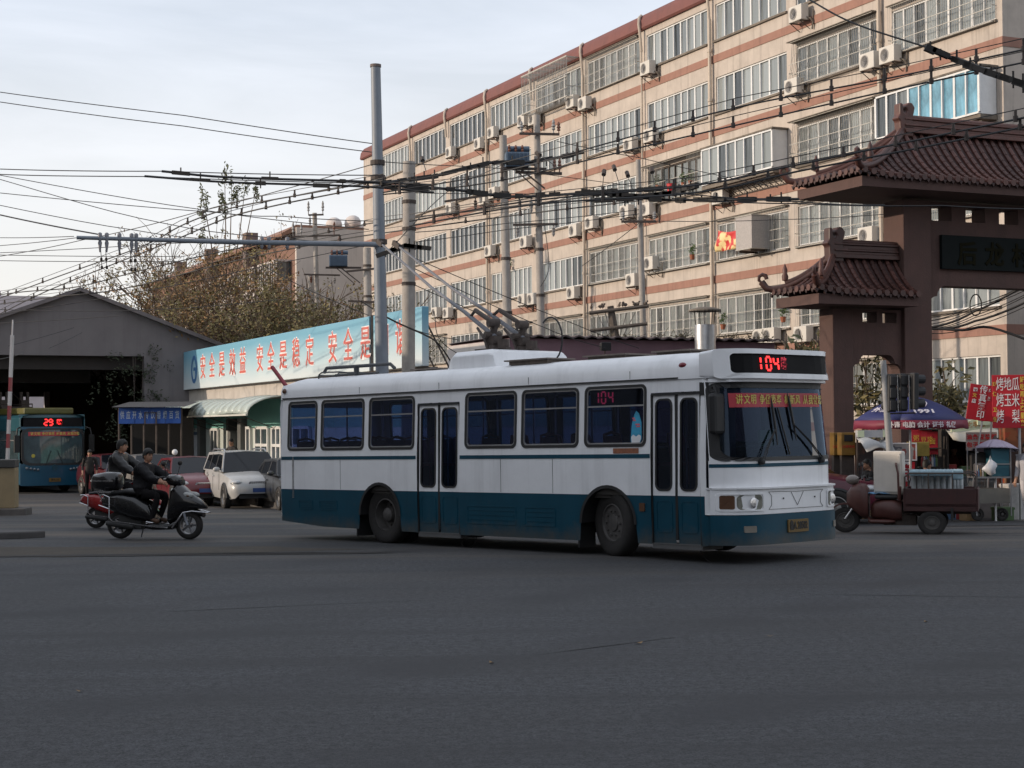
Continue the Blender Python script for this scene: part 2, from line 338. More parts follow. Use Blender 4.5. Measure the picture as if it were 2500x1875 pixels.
# litter
LEAFM = mat('fallen_leaf', (.20, .12, .05), .8, .3, 20)
mb = MB(); rr = random.Random(4)
for (px, py) in ((195, 1690), (300, 1345), (1200, 1620), (1560, 1572), (1880, 1555), (2260, 1520), (410, 1345), (2330, 1330)):
    g = G(px, py); t = rr.random() * 6; s_ = .02 + .02 * rr.random()
    mb.add([(g.x + s_ * math.cos(t + k * 1.57) * (1.6 if k % 2 else .7), g.y + s_ * math.sin(t + k * 1.57) * (1.6 if k % 2 else .7), g.z + .008 + .012 * (k % 2)) for k in range(4)], [(0, 1, 2, 3)])
o = mb.build('fallen_leaves', LEAFM); o['kind'] = 'stuff'

# ================================================================ THE LONG APARTMENT BUILDING
WH = 1.42; B0 = Vector((14.83, 49.0, 0)); FL = 2.89; NB = 10; BAY = 5.55; S_END = 58.6
PLASTER = mat('beige_plaster', (.475, .415, .36), .9, .14, 1.2, bump=.2, bscale=30, streak=.72); BAND = mat('terracotta_band', (.30, .16, .12), .85, .12, 2, streak=.5)
MAROON = mat('maroon_mansard', (.17, .062, .052), .75, .12, 2, streak=.3); SOOT = mat('sooty_ledge', (.16, .135, .11), .9, .4, 3); PIPE = mat('downpipe_plastic', (.50, .42, .34), .6, .15, 2, streak=.6)
PANE = pane_mat('window_pane', (.020, .026, .030), (.30, .33, .33)); GRILLE = mat('window_bars', (.42, .40, .36), .5, .2, 6, metal=.3); BLUEFILM = mat('blue_film_pane', (.13, .30, .40), .10, .55, 1.6, spec=.8)
bld = thing('apartment_building', 'long beige six storey apartment block with terracotta bands and maroon roof edge', 'building', B0, ANG_U)
mb = MB()                                                 # local frame: x back along the front, y out of the front, z up
mb.box(0, S_END, -12, -.20, -1.0, 18.74)               # core, then the front skin left open for the windows
zlo = -1.0
for k in range(6):
    z0 = 1.86 + FL * k + .72; mb.box(0, S_END, -.198, 0, zlo, z0)
    x = 0.0
    for j in range(NB):
        s0 = BAY * j + (.40 if j else .30); mb.box(x, s0, -.199, 0, z0, z0 + WH); x = BAY * (j + 1) - .22
    mb.box(x, S_END, -.199, 0, z0, z0 + WH); zlo = z0 + WH
mb.box(0, S_END, -.198, 0, zlo, 18.74); mb.build('wall', PLASTER, bld)
for k in range(6):
    h = 1.86 + FL * k
    mb = MB(); mb.box(-.02, S_END, -12.02, .03, h - .15, h + .15); mb.build('facade_band', BAND, bld)
mb = MB(); prof = [(.10, 18.72), (.16, 18.80), (.10, 19.15), (-.12, 19.45), (-.5, 19.62), (-12, 19.62), (-12, 18.72)]
mb.prism(prof, lambda p, q: (-.3, p, q), lambda p, q: (S_END + .25, p, q)); mb.build('roof', MAROON, bld, smooth=30)
for j in range(1, NB + 1):                                # drain spouts over the roof edge, pipes on every other joint
    s_ = BAY * j + .3 * (j == 1)
    mb = MB(); mb.tube([(s_ + .42, -.10, 19.46), (s_ + .22, .12, 19.30), (s_ + .03, .24, 18.95), (s_, .20, 18.55), (s_, .14, 17.8)], .06, 8); mb.build('drain_spout', PIPE, bld, smooth=40)
    if j % 2 == 1 or j in (4,):
        mb = MB(); mb.cyl((s_, .14, 17.9), (s_, .14, .4), .075 if j % 2 else .04, n=8)
        for q in range(9): mb.cyl((s_, .14, 1 + 1.95 * q), (s_, .14, 1.12 + 1.95 * q), .10 if j % 2 else .06, n=8)
        mb.build('downpipe', PIPE, bld, smooth=40)
rw = random.Random(11)
n_pane = [0]
def pane_mesh():
    return MB().box(-.5, .5, -.006, .006, -.5, .5).mesh('pane', PANE)
PANE_ME = pane_mesh()
FILM_ME = MB().box(-.5, .5, -.006, .006, -.5, .5).mesh('pane', BLUEFILM)
SPECIAL = {(3, 0): 'boxblue', (3, 2): 'box', (4, 0): 'grille', (4, 1): 'cage', (5, 4): 'grille', (5, 5): 'bigcage', (3, 1): 'cage', (3, 3): 'open', (2, 6): 'plain', (2, 7): 'plain', (2, 8): 'plain', (1, 7): 'plain', (2, 5): 'plain', (0, 0): 'plain', (1, 0): 'plain'}
def window(j, k):
    s0 = BAY * j + (.40 if j else .30); s1 = BAY * (j + 1) - .22; z0 = 1.86 + FL * k + .72; z1 = z0 + WH
    style = SPECIAL.get((k, j), 'grille' if k <= 2 else 'plain')
    if j >= 9 and k != 5 and k != 4: style = 'plain'
    px, py = project(bld_M @ Vector(((s0 + s1) / 2, 0, z1)))
    px1, py1 = project(bld_M @ Vector(((s0 + s1) / 2, 0, z0)))
    if py1 < -60 or px > 2600 or px < 700: return
    out = .62 if style.startswith('box') else 0.0
    mb = MB()
    if out:                                               # a glazed balcony box hung in front of the wall
        mb.m(2).box(s0 - .05, s1 + .05, .01, out + .05, z0 - .16, z0 - .02); mb.box(s0 - .08, s1 + .08, .01, out + .1, z1 + .01, z1 + .07)
        nb = 14
        for i in range(nb):                               # brackets below
            xx = s0 + (s1 - s0) * (i + .5) / nb
            mb.m(3).tube([(xx, .02, z0 - .52), (xx, out * .95, z0 - .17)], .02, 4); mb.tube([(xx, .02, z0 - .2), (xx, out * .5, z0 - .36)], .015, 4)
        mb.m(3).box(s0, s1, out * .9, out * .9 + .03, z0 - .24, z0 - .20); mb.box(s0, s1, .02, .05, z0 - .55, z0 - .5)
    yf = out + (.03 if out else -.10)
    W = s1 - s0; ns = max(6, int(round(W / .58)))
    if not out: mb.m(2).box(s0 - .08, s1 + .08, -.02, .09, z0 - .085, z0 - .005)
    mb.m(1 if style != 'open' else 3).box(s0, s1, yf - .03, yf + .05, z0, z0 + .06); mb.box(s0, s1, yf - .03, yf + .05, z1 - .06, z1)
    xs_ = [s0 + W * i / ns for i in range(ns + 1)]
    for i, x in enumerate(xs_):
        w_ = .045 if (i in (0, ns) or i % 2 == 0) else .026
        mb.box(x - w_, x + w_, yf - .025 + .004, yf + .045 + (.02 if i % 2 else 0), z0 + .06, z1 - .06)
    if out:
        for x in (s0 + .03, s1 - .03): mb.box(x - .04, x + .04, .02, yf - .03, z0, z1)
    f = mb.build('window', [PVC, PVC, SOOT, IRON], bld)
    if not out: pass
    if j <= 5 or k == 5:
        for i in range(ns):
            if n_pane[0] >= 296: break
            blue = style == 'boxblue' and i < 6
            o = link('pane', FILM_ME if blue else PANE_ME, f, ((xs_[i] + xs_[i + 1]) / 2, yf - .012 + (.016 if i % 2 else 0), (z0 + z1) / 2), (rw.uniform(-.012, .012), 0, rw.uniform(-.03, .03)))
            o.scale = (W / ns - .03, 1, z1 - z0 - .08); n_pane[0] += 1
        else: i = ns
    else: i = 0
    if (j > 5 and k != 5) or i < ns:
        i0 = 0 if (j > 5 and k != 5) else i
        g_ = MB()
        for q in range(i0, ns): g_.box(xs_[q], xs_[q + 1], yf - .02 + .004 * (q % 2), yf - .01 + .004 * (q % 2), z0 + .05, z1 - .05)
        link('glazing', g_.mesh('glazing', PANE), f, kind='stuff')
    if style in ('grille', 'cage', 'bigcage', 'open'):
        d = {'grille': .16, 'cage': .34, 'bigcage': .75, 'open': .3}[style]; mb = MB(); top = z1 + (.12 if style != 'bigcage' else .35); bot = z0 - .07
        step = .105 if style != 'bigcage' else .16; nn = int(W / step); rb = .0085 if style != 'bigcage' else .020
        for i in range(nn + 1):
            x = s0 + W * i / nn
            if style == 'open' and W * .25 < x - s0 < W * .62: continue
            if style == 'cage': mb.tube([(x, .09, top), (x, d * .55, top - .05), (x, d * .7, (top + bot) / 2), (x, d, bot + .30), (x, d, bot), (x, .08, bot - .01)], rb, 4, caps=False)
            else: mb.tube([(x, .05, top), (x, d, top), (x, d, bot), (x, .05, bot)], rb, 4, caps=False)
        for q in (bot, bot + .42, bot + .8, top - .02): mb.box(s0, s1, d - .006, d + .010, q, q + .022)
        if style == 'bigcage':
            for q in range(0, 7): x = s0 + W * q / 6; mb.box(x - .025, x + .025, .03, d + .02, top - .02, top + .03)
            for q in (bot, (top + bot) / 2, top): mb.box(s0 - .03, s1 + .03, d - .01, d + .03, q, q + .05)
        for x in (s0, s1):
            for q in (bot, bot + .5, top): mb.box(x - .012, x + .012, .03, d, q, q + .024)
        # curling scrolls woven into the bars
        if style in ('grille', 'cage'):
            for i in range(5):
                cx = s0 + W * (i + .5) / 5; r = .27
                for sg in (-1, 1): mb.tube([(cx + sg * r * math.sin(a * .5) * 1.2, d + .01, bot + .30 + .85 * a / 6.3 - .1 * math.sin(a)) for a in (0, .8, 1.6, 2.4, 3.2, 4, 4.8, 5.6, 6.3)], .006, 3, caps=False)
        if style != 'bigcage': mb.m(1).box(s0 - .05, s1 + .05, .02, d + .06, top + .01, top + .04)
        mb.build('security_grille', [GRILLE, SOOT], f)
bpy.context.view_layer.update(); bld_M = bld.matrix_world.copy()
for j in range(NB):
    for k in (0, 1, 2, 3, 4, 5): window(j, k)
# recess behind the plain windows reads as shadow: a thin dark reveal
def on_wall(px, py, out=0.0):                             # the point of the front seen at a pixel, in the building's own frame
    d = bld_M.inverted().to_3x3() @ ray(px, py); o = bld_M.inverted() @ Vector((0, 0, CAM_H)); k = (out - o.y) / d.y
    return o + d * k
# air conditioners
AC_M = mat('ac_casing', (.56, .53, .48), .5, .08, 3, streak=.25)
acp = thing('air_conditioner', 'x', 'air conditioner')
mb = MB(); mb.box(-.40, .40, .12, .44, 0, .56); mb.build('casing', AC_M, acp, bevel=.02)
mb = MB(); mb.lathe([(.215, .442), (.215, .458), (.19, .458)], (.0 + .1, 0, .28), 'y', 18, caps=False)
for r_ in (.05, .09, .13, .17): mb.lathe([(r_, .450), (r_ + .012, .456), (r_ + .012, .450)], (.1, 0, .28), 'y', 14, caps=False)
mb.build('fan_guard', mat('ac_guard', (.33, .31, .29), .5), acp)
mb = MB(); mb.lathe([(.19, .4425), (.001, .4435)], (.1, 0, .28), 'y', 16, caps=False); mb.build('fan', mat('ac_fan', (.07, .07, .075), .5), acp)
for x in (-.3, .3): mb = MB(); mb.box(x - .02, x + .02, .0, .46, -.035, -.002); mb.tube([(x, .01, -.30), (x, .42, -.03)], .016, 4); mb.build('bracket', IRON, acp)
mb = MB(); mb.tube([(-.38, .2, .1), (-.52, .12, .02), (-.56, .04, -.12), (-.5, .03, -.35), (-.55, .03, .25), (-.5, -.02, .35)], .028, 5); mb.build('pipe', SOOT, acp)
ACS = [(1582, 167), (1398, 249), (1428, 253), (1305, 291), (1278, 295), (1540, 354), (1590, 331), (1759, 481), (1531, 517), (1582, 511), (1405, 563), (1445, 544), (1284, 591), (1590, 643), (1546, 684), (1101, 372), (1171, 351), (1204, 324), (1183, 486), (1207, 471), (1101, 510), (1197, 613), (1279, 732), (1302, 730), (1066, 763), (1094, 764), (1400, 715), (1950, 34), (1939, 212), (2125, 150), (2174, 134), (2121, 575), (1860, 822), (1884, 819), (1962, 816)]
ORD = ['first', 'second', 'third', 'fourth', 'fifth', 'sixth', 'seventh', 'eighth', 'ninth', 'tenth', 'eleventh']
seen_ac = {}
for i, (px, py) in enumerate(ACS):
    q = on_wall(px, py, .30); o = acp if i == 0 else copy_tree(acp)
    o.location = bld_M @ Vector((q.x, 0.03, q.z - .28)); o.rotation_euler = (0, 0, ANG_U)
    fl = max(0, min(5, int((q.z - .7) / FL))); by = max(0, min(9, int(q.x / BAY)))
    seen_ac.setdefault((fl, by), []).append((q.x, o)); o['group'] = 'air conditioners on the beige apartment block'
for (fl, by), lst in seen_ac.items():
    lst.sort(key=lambda a: a[0])
    for i, (x, o) in enumerate(lst):
        w_ = 'air conditioner' if len(lst) == 1 else (('nearer' if i == 0 else 'farther') if len(lst) == 2 else ('nearest', 'middle', 'farthest', 'last')[i]) + ' air conditioner'
        o['label'] = f'{w_} below {ORD[fl]} floor windows in the {ORD[by]} bay from the near corner'
# things hanging on the front
def cloth_sheet(name, label, cat, corners, m, nx=14, ny=10, amp=.06, group=None):
    A, B, C, D = [Vector(c) for c in corners]; nrm = (B - A).cross(D - A).normalized(); rows = []
    for i in range(ny + 1):
        r = []
        for j in range(nx + 1):
            u_, v_ = j / nx, i / ny; p = (A * (1 - u_) + B * u_) * (1 - v_) + (D * (1 - u_) + C * u_) * v_
            r.append(p + nrm * amp * math.sin(u_ * 9 + v_ * 5 + 1) * (.3 + .7 * v_) + Vector((0, 0, -.12 * math.sin(math.pi * u_) * (1 - v_))))
        rows.append(r)
    mb = MB(); mb.grid(rows); o = mb.build(name, m, smooth=60); s = o.modifiers.new('thick', 'SOLIDIFY'); s.thickness = .006
    return tag(o, label, cat, group)
def banner_mat(name, a, b, sc):
    m = mat(name, a, .45, .1); n, l = m.node_tree.nodes, m.node_tree.links
    tc = n.new('ShaderNodeTexCoord'); w = n.new('ShaderNodeTexNoise'); w.inputs['Scale'].default_value = sc; w.inputs['Detail'].default_value = 2; l.new(tc.outputs['Object'], w.inputs['Vector'])
    r = n.new('ShaderNodeValToRGB'); r.color_ramp.elements[0].position = .44; r.color_ramp.elements[1].position = .54; r.color_ramp.elements[0].color = (*a, 1); r.color_ramp.elements[1].color = (*b, 1)
    l.new(w.outputs['Fac'], r.inputs[0]); l.new(r.outputs[0], n['Principled BSDF'].inputs['Base Color']); return m
q = [bld_M @ on_wall(x, y, .5) for x, y in ((1752, 562), (1810, 555), (1812, 606), (1748, 615))]
cloth_sheet('hanging_banner', 'crumpled red and yellow printed sheet hung outside third floor window', 'banner', q, banner_mat('festive_print', (.55, .03, .03), (.80, .62, .30), 3.5), amp=.09)
q = on_wall(1846, 560, .3)
t = thing('metal_cabinet', 'large perforated grey metal box hung on the wall beside the red banner', 'cabinet', bld_M @ Vector((q.x, 0, q.z)), ANG_U)
mb = MB(); mb.box(-.55, .55, .02, .85, -.75, .45); mb.build('casing', mat('perforated_metal', (.40, .37, .35), .5, .2, 30, metal=.3, bump=.8, bscale=90), t, bevel=.01)
for z in (-.78, .455): mb = MB(); mb.box(-.57, .57, .015, .87, z, z + .03); mb.build('rim', GRILLE, t)
for x in (-.4, .36): mb = MB(); mb.box(x, x + .04, .01, .8, -.86, -.785); mb.build('bracket', IRON, t)
# flower pots along the open balcony
POT = mat('terracotta_pot', (.30, .10, .05), .8, .2, 6); LEAF_G = mat('pot_plant_leaf', (.05, .085, .025), .6, .4, 8)
def leaf_cloud(mb, c, r, n, sz, rnd, flat=1.0):
    c = Vector(c)
    for _ in range(n):
        d = Vector((rnd.gauss(0, 1), rnd.gauss(0, 1), rnd.gauss(0, flat))).normalized() * (rnd.random() ** .45)
        p = c + Vector((d.x * r[0], d.y * r[1], d.z * r[2])); a = Vector((rnd.gauss(0, 1), rnd.gauss(0, 1), rnd.gauss(0, .8))).normalized(); b = a.orthogonal().normalized()
        s_ = sz * rnd.uniform(.6, 1.3); e = a.cross(b)
        mb.add([p - a * s_, p + b * s_ * .45 + e * s_ * .12, p + a * s_, p - b * s_ * .45 + e * s_ * .12], [(0, 1, 2, 3)])
rp = random.Random(21)
POTS = [(1610, 458, 'trailing potted plant at the open third bay balcony'), (1672, 452, 'bushy potted plant in the middle of the open balcony'), (1690, 447, 'small potted plant beside the glazed balcony box'), (1693, 628, 'potted cactus on the ledge under barred windows'), (1915, 780, 'flower pot at the end of the first floor ledge'), (1768, 798, 'red flower pot on the ledge behind the chimney pipe'), (1245, 655, 'dry potted plant on a ledge beside the first concrete pole')]
for (px, py, lb) in POTS:
    q = on_wall(px, py, .15); t = thing('potted_plant', lb, 'plant', bld_M @ Vector((q.x, .2, q.z - .1)), ANG_U, 'potted plants on the balconies')
    mb = MB(); mb.lathe([(.08, 0), (.12, .2), (.13, .2), (.12, .19), (.02, .18)], n=10); mb.build('pot', POT, t)
    mb = MB(); leaf_cloud(mb, (0, 0, .42), (.2, .16, .24), 45, .07, rp); mb.build('foliage', LEAF_G, t)
q = on_wall(1700, 440, .3); t = thing('red_bucket', 'red plastic bucket on the open balcony ledge', 'bucket', bld_M @ Vector((on_wall(1635, 462, .3).x, .22, on_wall(1635, 470, .3).z)), ANG_U)
mb = MB(); mb.lathe([(.15, 0), (.2, .36), (.21, .36), (.19, .34), (.02, .02)], n=14); mb.build('body', RED, t, smooth=40)
mb = MB(); mb.tube([(-.2, 0, .34), (-.14, .02, .5), (0, .03, .56), (.14, .02, .5), (.2, 0, .34)], .01, 5); mb.build('handle', CHROME, t)
# ================================================================ LOW PINK BUILDING behind the bus
PINKW = mat('dusty_pink_wall', (.17, .10, .12), .9, .10, 1.5, bump=.2, bscale=30, streak=.25); PALEW = mat('pale_wash_wall', (.55, .50, .47), .9, .08, 1.5, streak=.2)
LB = P(1246, 1046, 46.0); lbz = 4.42
t = thing('low_building', 'low dusty pink flat roofed building behind the white trolleybus', 'building', (LB.x, LB.y, 0), ANG_V)
mb = MB(); mb.m(0).box(0, 8.8, 0, 4.6, -.8, lbz); mb.build('wall', PINKW, t)
mb = MB(); mb.box(-.04, -.002, 0.0, 4.6, -.8, lbz - .02); mb.build('side_wall', PALEW, t)
mb = MB(); n_ = 90                                       # corrugated sheet edge over the wall
for k in range(1):
    rows = [[(-.1 + 9.0 * i / n_, y, lbz + .03 + .035 * math.sin(i * 1.5) + (.25 - .05 * y) * .2) for i in range(n_ + 1)] for y in (-.18, 4.7)]
    mb.grid(rows)
mb.grid([[(-.1 + 9.0 * i / n_, -.18, lbz + .08 + .035 * math.sin(i * 1.5) - d_) for i in range(n_ + 1)] for d_ in (0, .04)])
mb.build('corrugated_roof', mat('weathered_sheet', (.10, .075, .075), .8, .3, 4), t)
rr = random.Random(5)
mb = MB()
for i in range(46):                                      # dead creeper and rubble along the roof edge
    x = rr.choice([rr.uniform(2.6, 8.5), rr.uniform(5.5, 8.7)]); leaf_cloud(mb, (x, -.05 + rr.random() * .4, lbz + .12), (.22, .12, .10), 10, .05, rr)
    mb.tube([(x, 0, lbz + .08), (x + rr.uniform(-.3, .3), -.1, lbz + .15 + rr.random() * .25)], .008, 3)
o = mb.build('dry_creeper', mat('dry_creeper', (.06, .05, .03), .9, .4, 10), t); o['kind'] = 'stuff'
# old timber rack with birds on the roof
rk = P(1502, 800, 49.0)
t = thing('timber_rack', 'weathered wooden cross rack on the pink building roof under barred windows', 'rack', (rk.x, rk.y, lbz), 0)
OLDW = mat('weathered_timber', (.11, .09, .075), .85, .3, 8, bump=.4)
mb = MB(); mb.tube([(.02, 0, 0), (-.14, 0, 1.1)], [.14, .10], 8); mb.build('post', OLDW, t)
for z, x0, x1 in ((.93, -.78, 1.0), (.40, -.75, .95)):
    mb = MB(); mb.cyl((x0, -.12, z - .04), (x1, -.12, z + .16), .055, n=8); mb.build('crossbar', OLDW, t)
mb = MB()
for x in (-.55, -.3, .35, .6): mb.tube([(x, -.05, .9), (x * .3, -.03, .1)], .012, 4)
mb.build('brace', OLDW, t)
BIRD = mat('sparrow_brown', (.14, .11, .09), .8, .3, 20)
mb = MB(); mb.ell((0, 0, .055), (.032, .055, .042)); mb.ell((0, -.045, .105), (.024, .026, .026)); mb.add([(0, -.068, .108), (.008, -.06, .10), (-.008, -.06, .10), (0, -.092, .10)], [(0, 1, 3), (0, 2, 3), (1, 2, 3)]); mb.add([(-.018, .045, .05), (.018, .045, .05), (.016, .12, .025), (-.016, .12, .025)], [(0, 1, 2, 3)]); mb.cyl((.012, 0, .02), (.012, 0, -.01), .004, n=4); mb.cyl((-.012, 0, .02), (-.012, 0, -.01), .004, n=4)
BIRD_ME = mb.mesh('sparrow', BIRD, 50)
bx = [-.72, -.45, -.38, .12, .22, .30, .58, .66, .9]
for i, x in enumerate(bx):
    o = link('sparrow', BIRD_ME, None, (rk.x + x, rk.y - .12, lbz + .93 + .068 + .11 * (x + .78) / 1.78 + .0), (0, 0, rr.uniform(-1.5, 1.5))); o.scale = (1.25, 1.25, 1.25)
    tag(o, ORD[i] + ' sparrow from the left on the top bar of the timber rack', 'bird', 'sparrows on the timber rack')
# chimney pipe with a rain cap
c = P(1722, 850, 46.8); ck = 46.8 / 4000
t = thing('chimney_pipe', 'fat galvanised chimney pipe with drip stained rain cap above the bus roof', 'chimney', (c.x, c.y, 3.9), 0)
GALV = mat('galvanised_sheet', (.50, .51, .53), .35, .15, 5, metal=.8, streak=.3)
zt = P(1722, 793, 46.8).z - 3.9; zc = P(1722, 756, 46.8).z - 3.9
mb = MB(); mb.lathe([(.30, 0), (.30, zt * .5), (.305, zt * .5), (.30, zt), (.28, zt), (.28, 0)], n=24); mb.build('pipe', GALV, t, smooth=40)
mb = MB(); mb.lathe([(.47, zc - .05), (.46, zc), (.25, zc + .06), (.001, zc + .09)], n=20); mb.build('rain_cap', SOOT, t, smooth=40)
mb = MB()
for a in range(5):
    x, y = .27 * math.cos(a * 1.256 + .3), .27 * math.sin(a * 1.256 + .3); mb.cyl((x, y, zt - .1), (x * 1.15, y * 1.15, zc - .02), .014, n=5)
for a in range(26):
    x, y = .455 * math.cos(a * .2417), .455 * math.sin(a * .2417); mb.tube([(x, y, zc - .03), (x, y, zc - .05 - .10 * rr.random())], [.018, .004], 4)
mb.build('soot_drips', mat('soot', (.02, .018, .016), .9), t)
fl_ = P(1475, 852, 45.9)
t = thing('flood_lamp', 'small dark flood lamp standing on the pink building behind the bus roof', 'lamp', (fl_.x, fl_.y - .3, fl_.z - .45), .3)
mb = MB(); mb.cyl((0, 0, -.3), (0, 0, .42), .018, n=6); mb.build('post', IRON, t)
mb = MB(); mb.box(-.13, .13, -.10, .08, .40, .60); mb.box(-.15, .15, -.13, -.10, .38, .62); mb.build('lamp_head', BLACK, t, bevel=.015)

# ================================================================ SIGN BUILDING (gatehouse row) with its billboard
SB = Vector((-2.09, 42.9, 0)); SL = 28.7
t = sgn = thing('gatehouse', 'single storey pale green gatehouse row with white framed windows', 'building', SB, ANG_U)
WALLG = mat('pale_green_plaster', (.50, .55, .52), .9, .07, 1.5, streak=.22); TEALP = mat('teal_painted_band', (.16, .38, .34), .8, .1, 2); PARAP = mat('stone_parapet', (.46, .42, .38), .85, .12, 2, streak=.3); DGLASS = mat('dark_window_glass', (.05, .075, .085), .06, .3, 3, spec=.9)
mb = MB(); mb.m(0).box(0, SL, -6, 0, -.9, 2.62); mb.build('wall', WALLG, t)
mb = MB(); mb.box(-.02, SL + .02, -6.02, .012, 1.95, 2.95); mb.build('painted_band', TEALP, t)
mb = MB()
for i in range(10): mb.box(SL * i / 10 + .015, SL * (i + 1) / 10 - .015, -6.05, .06, 2.952, 3.50)
mb.build('parapet', PARAP, t)
bpy.context.view_layer.update(); sgn_M = sgn.matrix_world.copy()
def on_sign(px, py, out=0.0):
    d = sgn_M.inverted().to_3x3() @ ray(px, py); o = sgn_M.inverted() @ Vector((0, 0, CAM_H)); k = (out - o.y) / d.y
    return o + d * k
def s_at(px, out=0.0): return on_sign(px, 1000, out).x
for (xa, xb, z0, z1, kind) in ((519, 536, -.45, 1.9, 'door'), (561, 576, -.4, 1.9, 'door'), (597, 615, -.45, 1.95, 'curtain'), (628, 658, .35, 1.95, 'window'), (669, 690, .35, 1.95, 'window'), (720, 760, .35, 1.95, 'window')):
    a, b = sorted((s_at(xa), s_at(xb))); f_ = MB(); f_.m(1).box(a, b, .014, .03, z0, z1)
    w_ = .12; f_.m(0)
    for x in (a, b, (a + b) / 2): f_.box(x - w_ / 2, x + w_ / 2, .016, .10, z0, z1)
    for z in (z0, z1, z0 + (z1 - z0) * .62): f_.box(a + w_ / 2, b - w_ / 2, .016, .095, z - .05, z + .05)
    o = f_.build('door' if kind == 'door' else 'window', [PVC, DGLASS], t)
for xa in (452, 500, 575, 600):
    a = s_at(xa); mb = MB(); mb.box(a - .22, a + .22, .013, .26, -.9, 2.3); mb.build('pilaster', mat('dark_grey_pilaster', (.12, .125, .12), .8, .15, 3), t)
a = s_at(480); mb = MB(); mb.box(a - .42, a + .42, .013, .05, .55, 1.75); mb.build('notice_board', mat('pale_board', (.52, .54, .56), .6), t)
mb = MB(); mb.box(a + .3, a + .44, .05, .09, .4, 1.8); mb.box(a - .44, a + .3, .05, .09, 1.68, 1.8); mb.build('board_frame', mat('blue_frame', (.05, .09, .16), .5), t)
a = s_at(583); mb = MB(); mb.box(a - .16, a + .16, .1, .45, 1.85, 2.28); mb.build('lamp_box', BLACK, t, bevel=.02)
mb = MB(); mb.box(-.5, SL + .5, .015, 2.3, -1.0, -.17)
for q_ in range(0): pass
pv_ = mb.build('pavement', PAVE); pv_.matrix_world = sgn_M; pv_['kind'] = 'structure'
# the billboard
SKYP = bpy.data.materials.new('billboard_sky_print'); SKYP.use_nodes = True
n, l = SKYP.node_tree.nodes, SKYP.node_tree.links; tc = n.new('ShaderNodeTexCoord'); sp = n.new('ShaderNodeSeparateXYZ'); l.new(tc.outputs['Object'], sp.inputs[0])
mr = n.new('ShaderNodeMapRange'); mr.inputs[1].default_value = 3.53; mr.inputs[2].default_value = 5.10; l.new(sp.outputs[2], mr.inputs[0])
ns = n.new('ShaderNodeTexNoise'); ns.inputs['Scale'].default_value = .5; l.new(tc.outputs['Object'], ns.inputs['Vector'])
ad = n.new('ShaderNodeMath'); ad.operation = 'MULTIPLY_ADD'; ad.inputs[1].default_value = .25; l.new(ns.outputs['Fac'], ad.inputs[0]); l.new(mr.outputs[0], ad.inputs[2])
rp_ = n.new('ShaderNodeValToRGB'); e = rp_.color_ramp.elements; e[0].position = .2; e[0].color = (.62, .69, .71, 1); e[1].position = 1.0; e[1].color = (.17, .40, .53, 1); x = e.new(.6); x.color = (.40, .58, .65, 1)
l.new(ad.outputs[0], rp_.inputs[0]); l.new(rp_.outputs[0], n['Principled BSDF'].inputs['Base Color']); n['Principled BSDF'].inputs['Roughness'].default_value = .45
bb = thing('billboard', 'long sky blue billboard with red safety slogan characters on the gatehouse roof', 'billboard', SB, ANG_U)
cuts = [0, s_at(902), SL * .62, SL]
PANB = MB()
for a, b in ((0, s_at(912, .28)), (s_at(902, .28), SL)):
    mb = MB(); mb.box(a + .01, b - .01, .08, .28, 3.535, 5.10); mb.build('panel', SKYP, bb, bevel=.015)
a = s_at(907, .28); mb = MB(); mb.box(a - .12, a + .10, .0, .26, 3.53, 5.12); mb.build('joint', DARK, bb)
mb = MB(); mb.box(0, SL, .10, .24, 3.505, 3.53)
for i in range(28): mb.box(SL * (i + .5) / 28 - .04, SL * (i + .5) / 28 + .04, -.35, .2, 3.50, 3.54); mb.tube([(SL * (i + .5) / 28, .05, 4.9), (SL * (i + .5) / 28, -.7, 3.5)], .025, 4)
mb.build('support_frame', IRON, bb)
SIGNRED = mat('slogan_red', (.60, .13, .10), .5, .1); SIGNWH = mat('slogan_white_edge', (.80, .78, .78), .5)
CH = [(496, '安'), (518, '全'), (542, '是'), (568, '效'), (593, '益'), (635, '安'), (662, '全'), (692, '是'), (723.5, '稳'), (757, '定'), (813, '安'), (851, '全'), (893, '是'), (938, '和'), (980, '谐')]
for px, ch in CH:
    a = s_at(px, .285); w_ = s_at(px - 12, .285) - s_at(px + 12, .285)
    for m_, bo, d_, off in ((SIGNWH, .035, .004, .284), (SIGNRED, .004, .006, .292)):
        lettering(ch, .98, m_, bb, (a, off, 4.30), (math.pi / 2, 0, math.pi), d_, bo, sx=.92, sy=1.04)
a = s_at(474, .285)
mb = MB()
ring(mb, [(a + .5 * math.cos(k * .2094), 4.32 + .56 * math.sin(k * .2094)) for k in range(30)], [(a + .32 * math.cos(k * .2094), 4.32 + .40 * math.sin(k * .2094)) for k in range(30)], lambda p, q: (p, .283, q), lambda p, q: (p, .292, q))
mb.box(a - .34, a + .1, .283, .293, 4.27, 4.40); mb.box(a - .34, a - .2, .283, .2925, 4.0, 4.268)
mb.build('emblem', mat('emblem_blue', (.05, .16, .36), .5), bb)
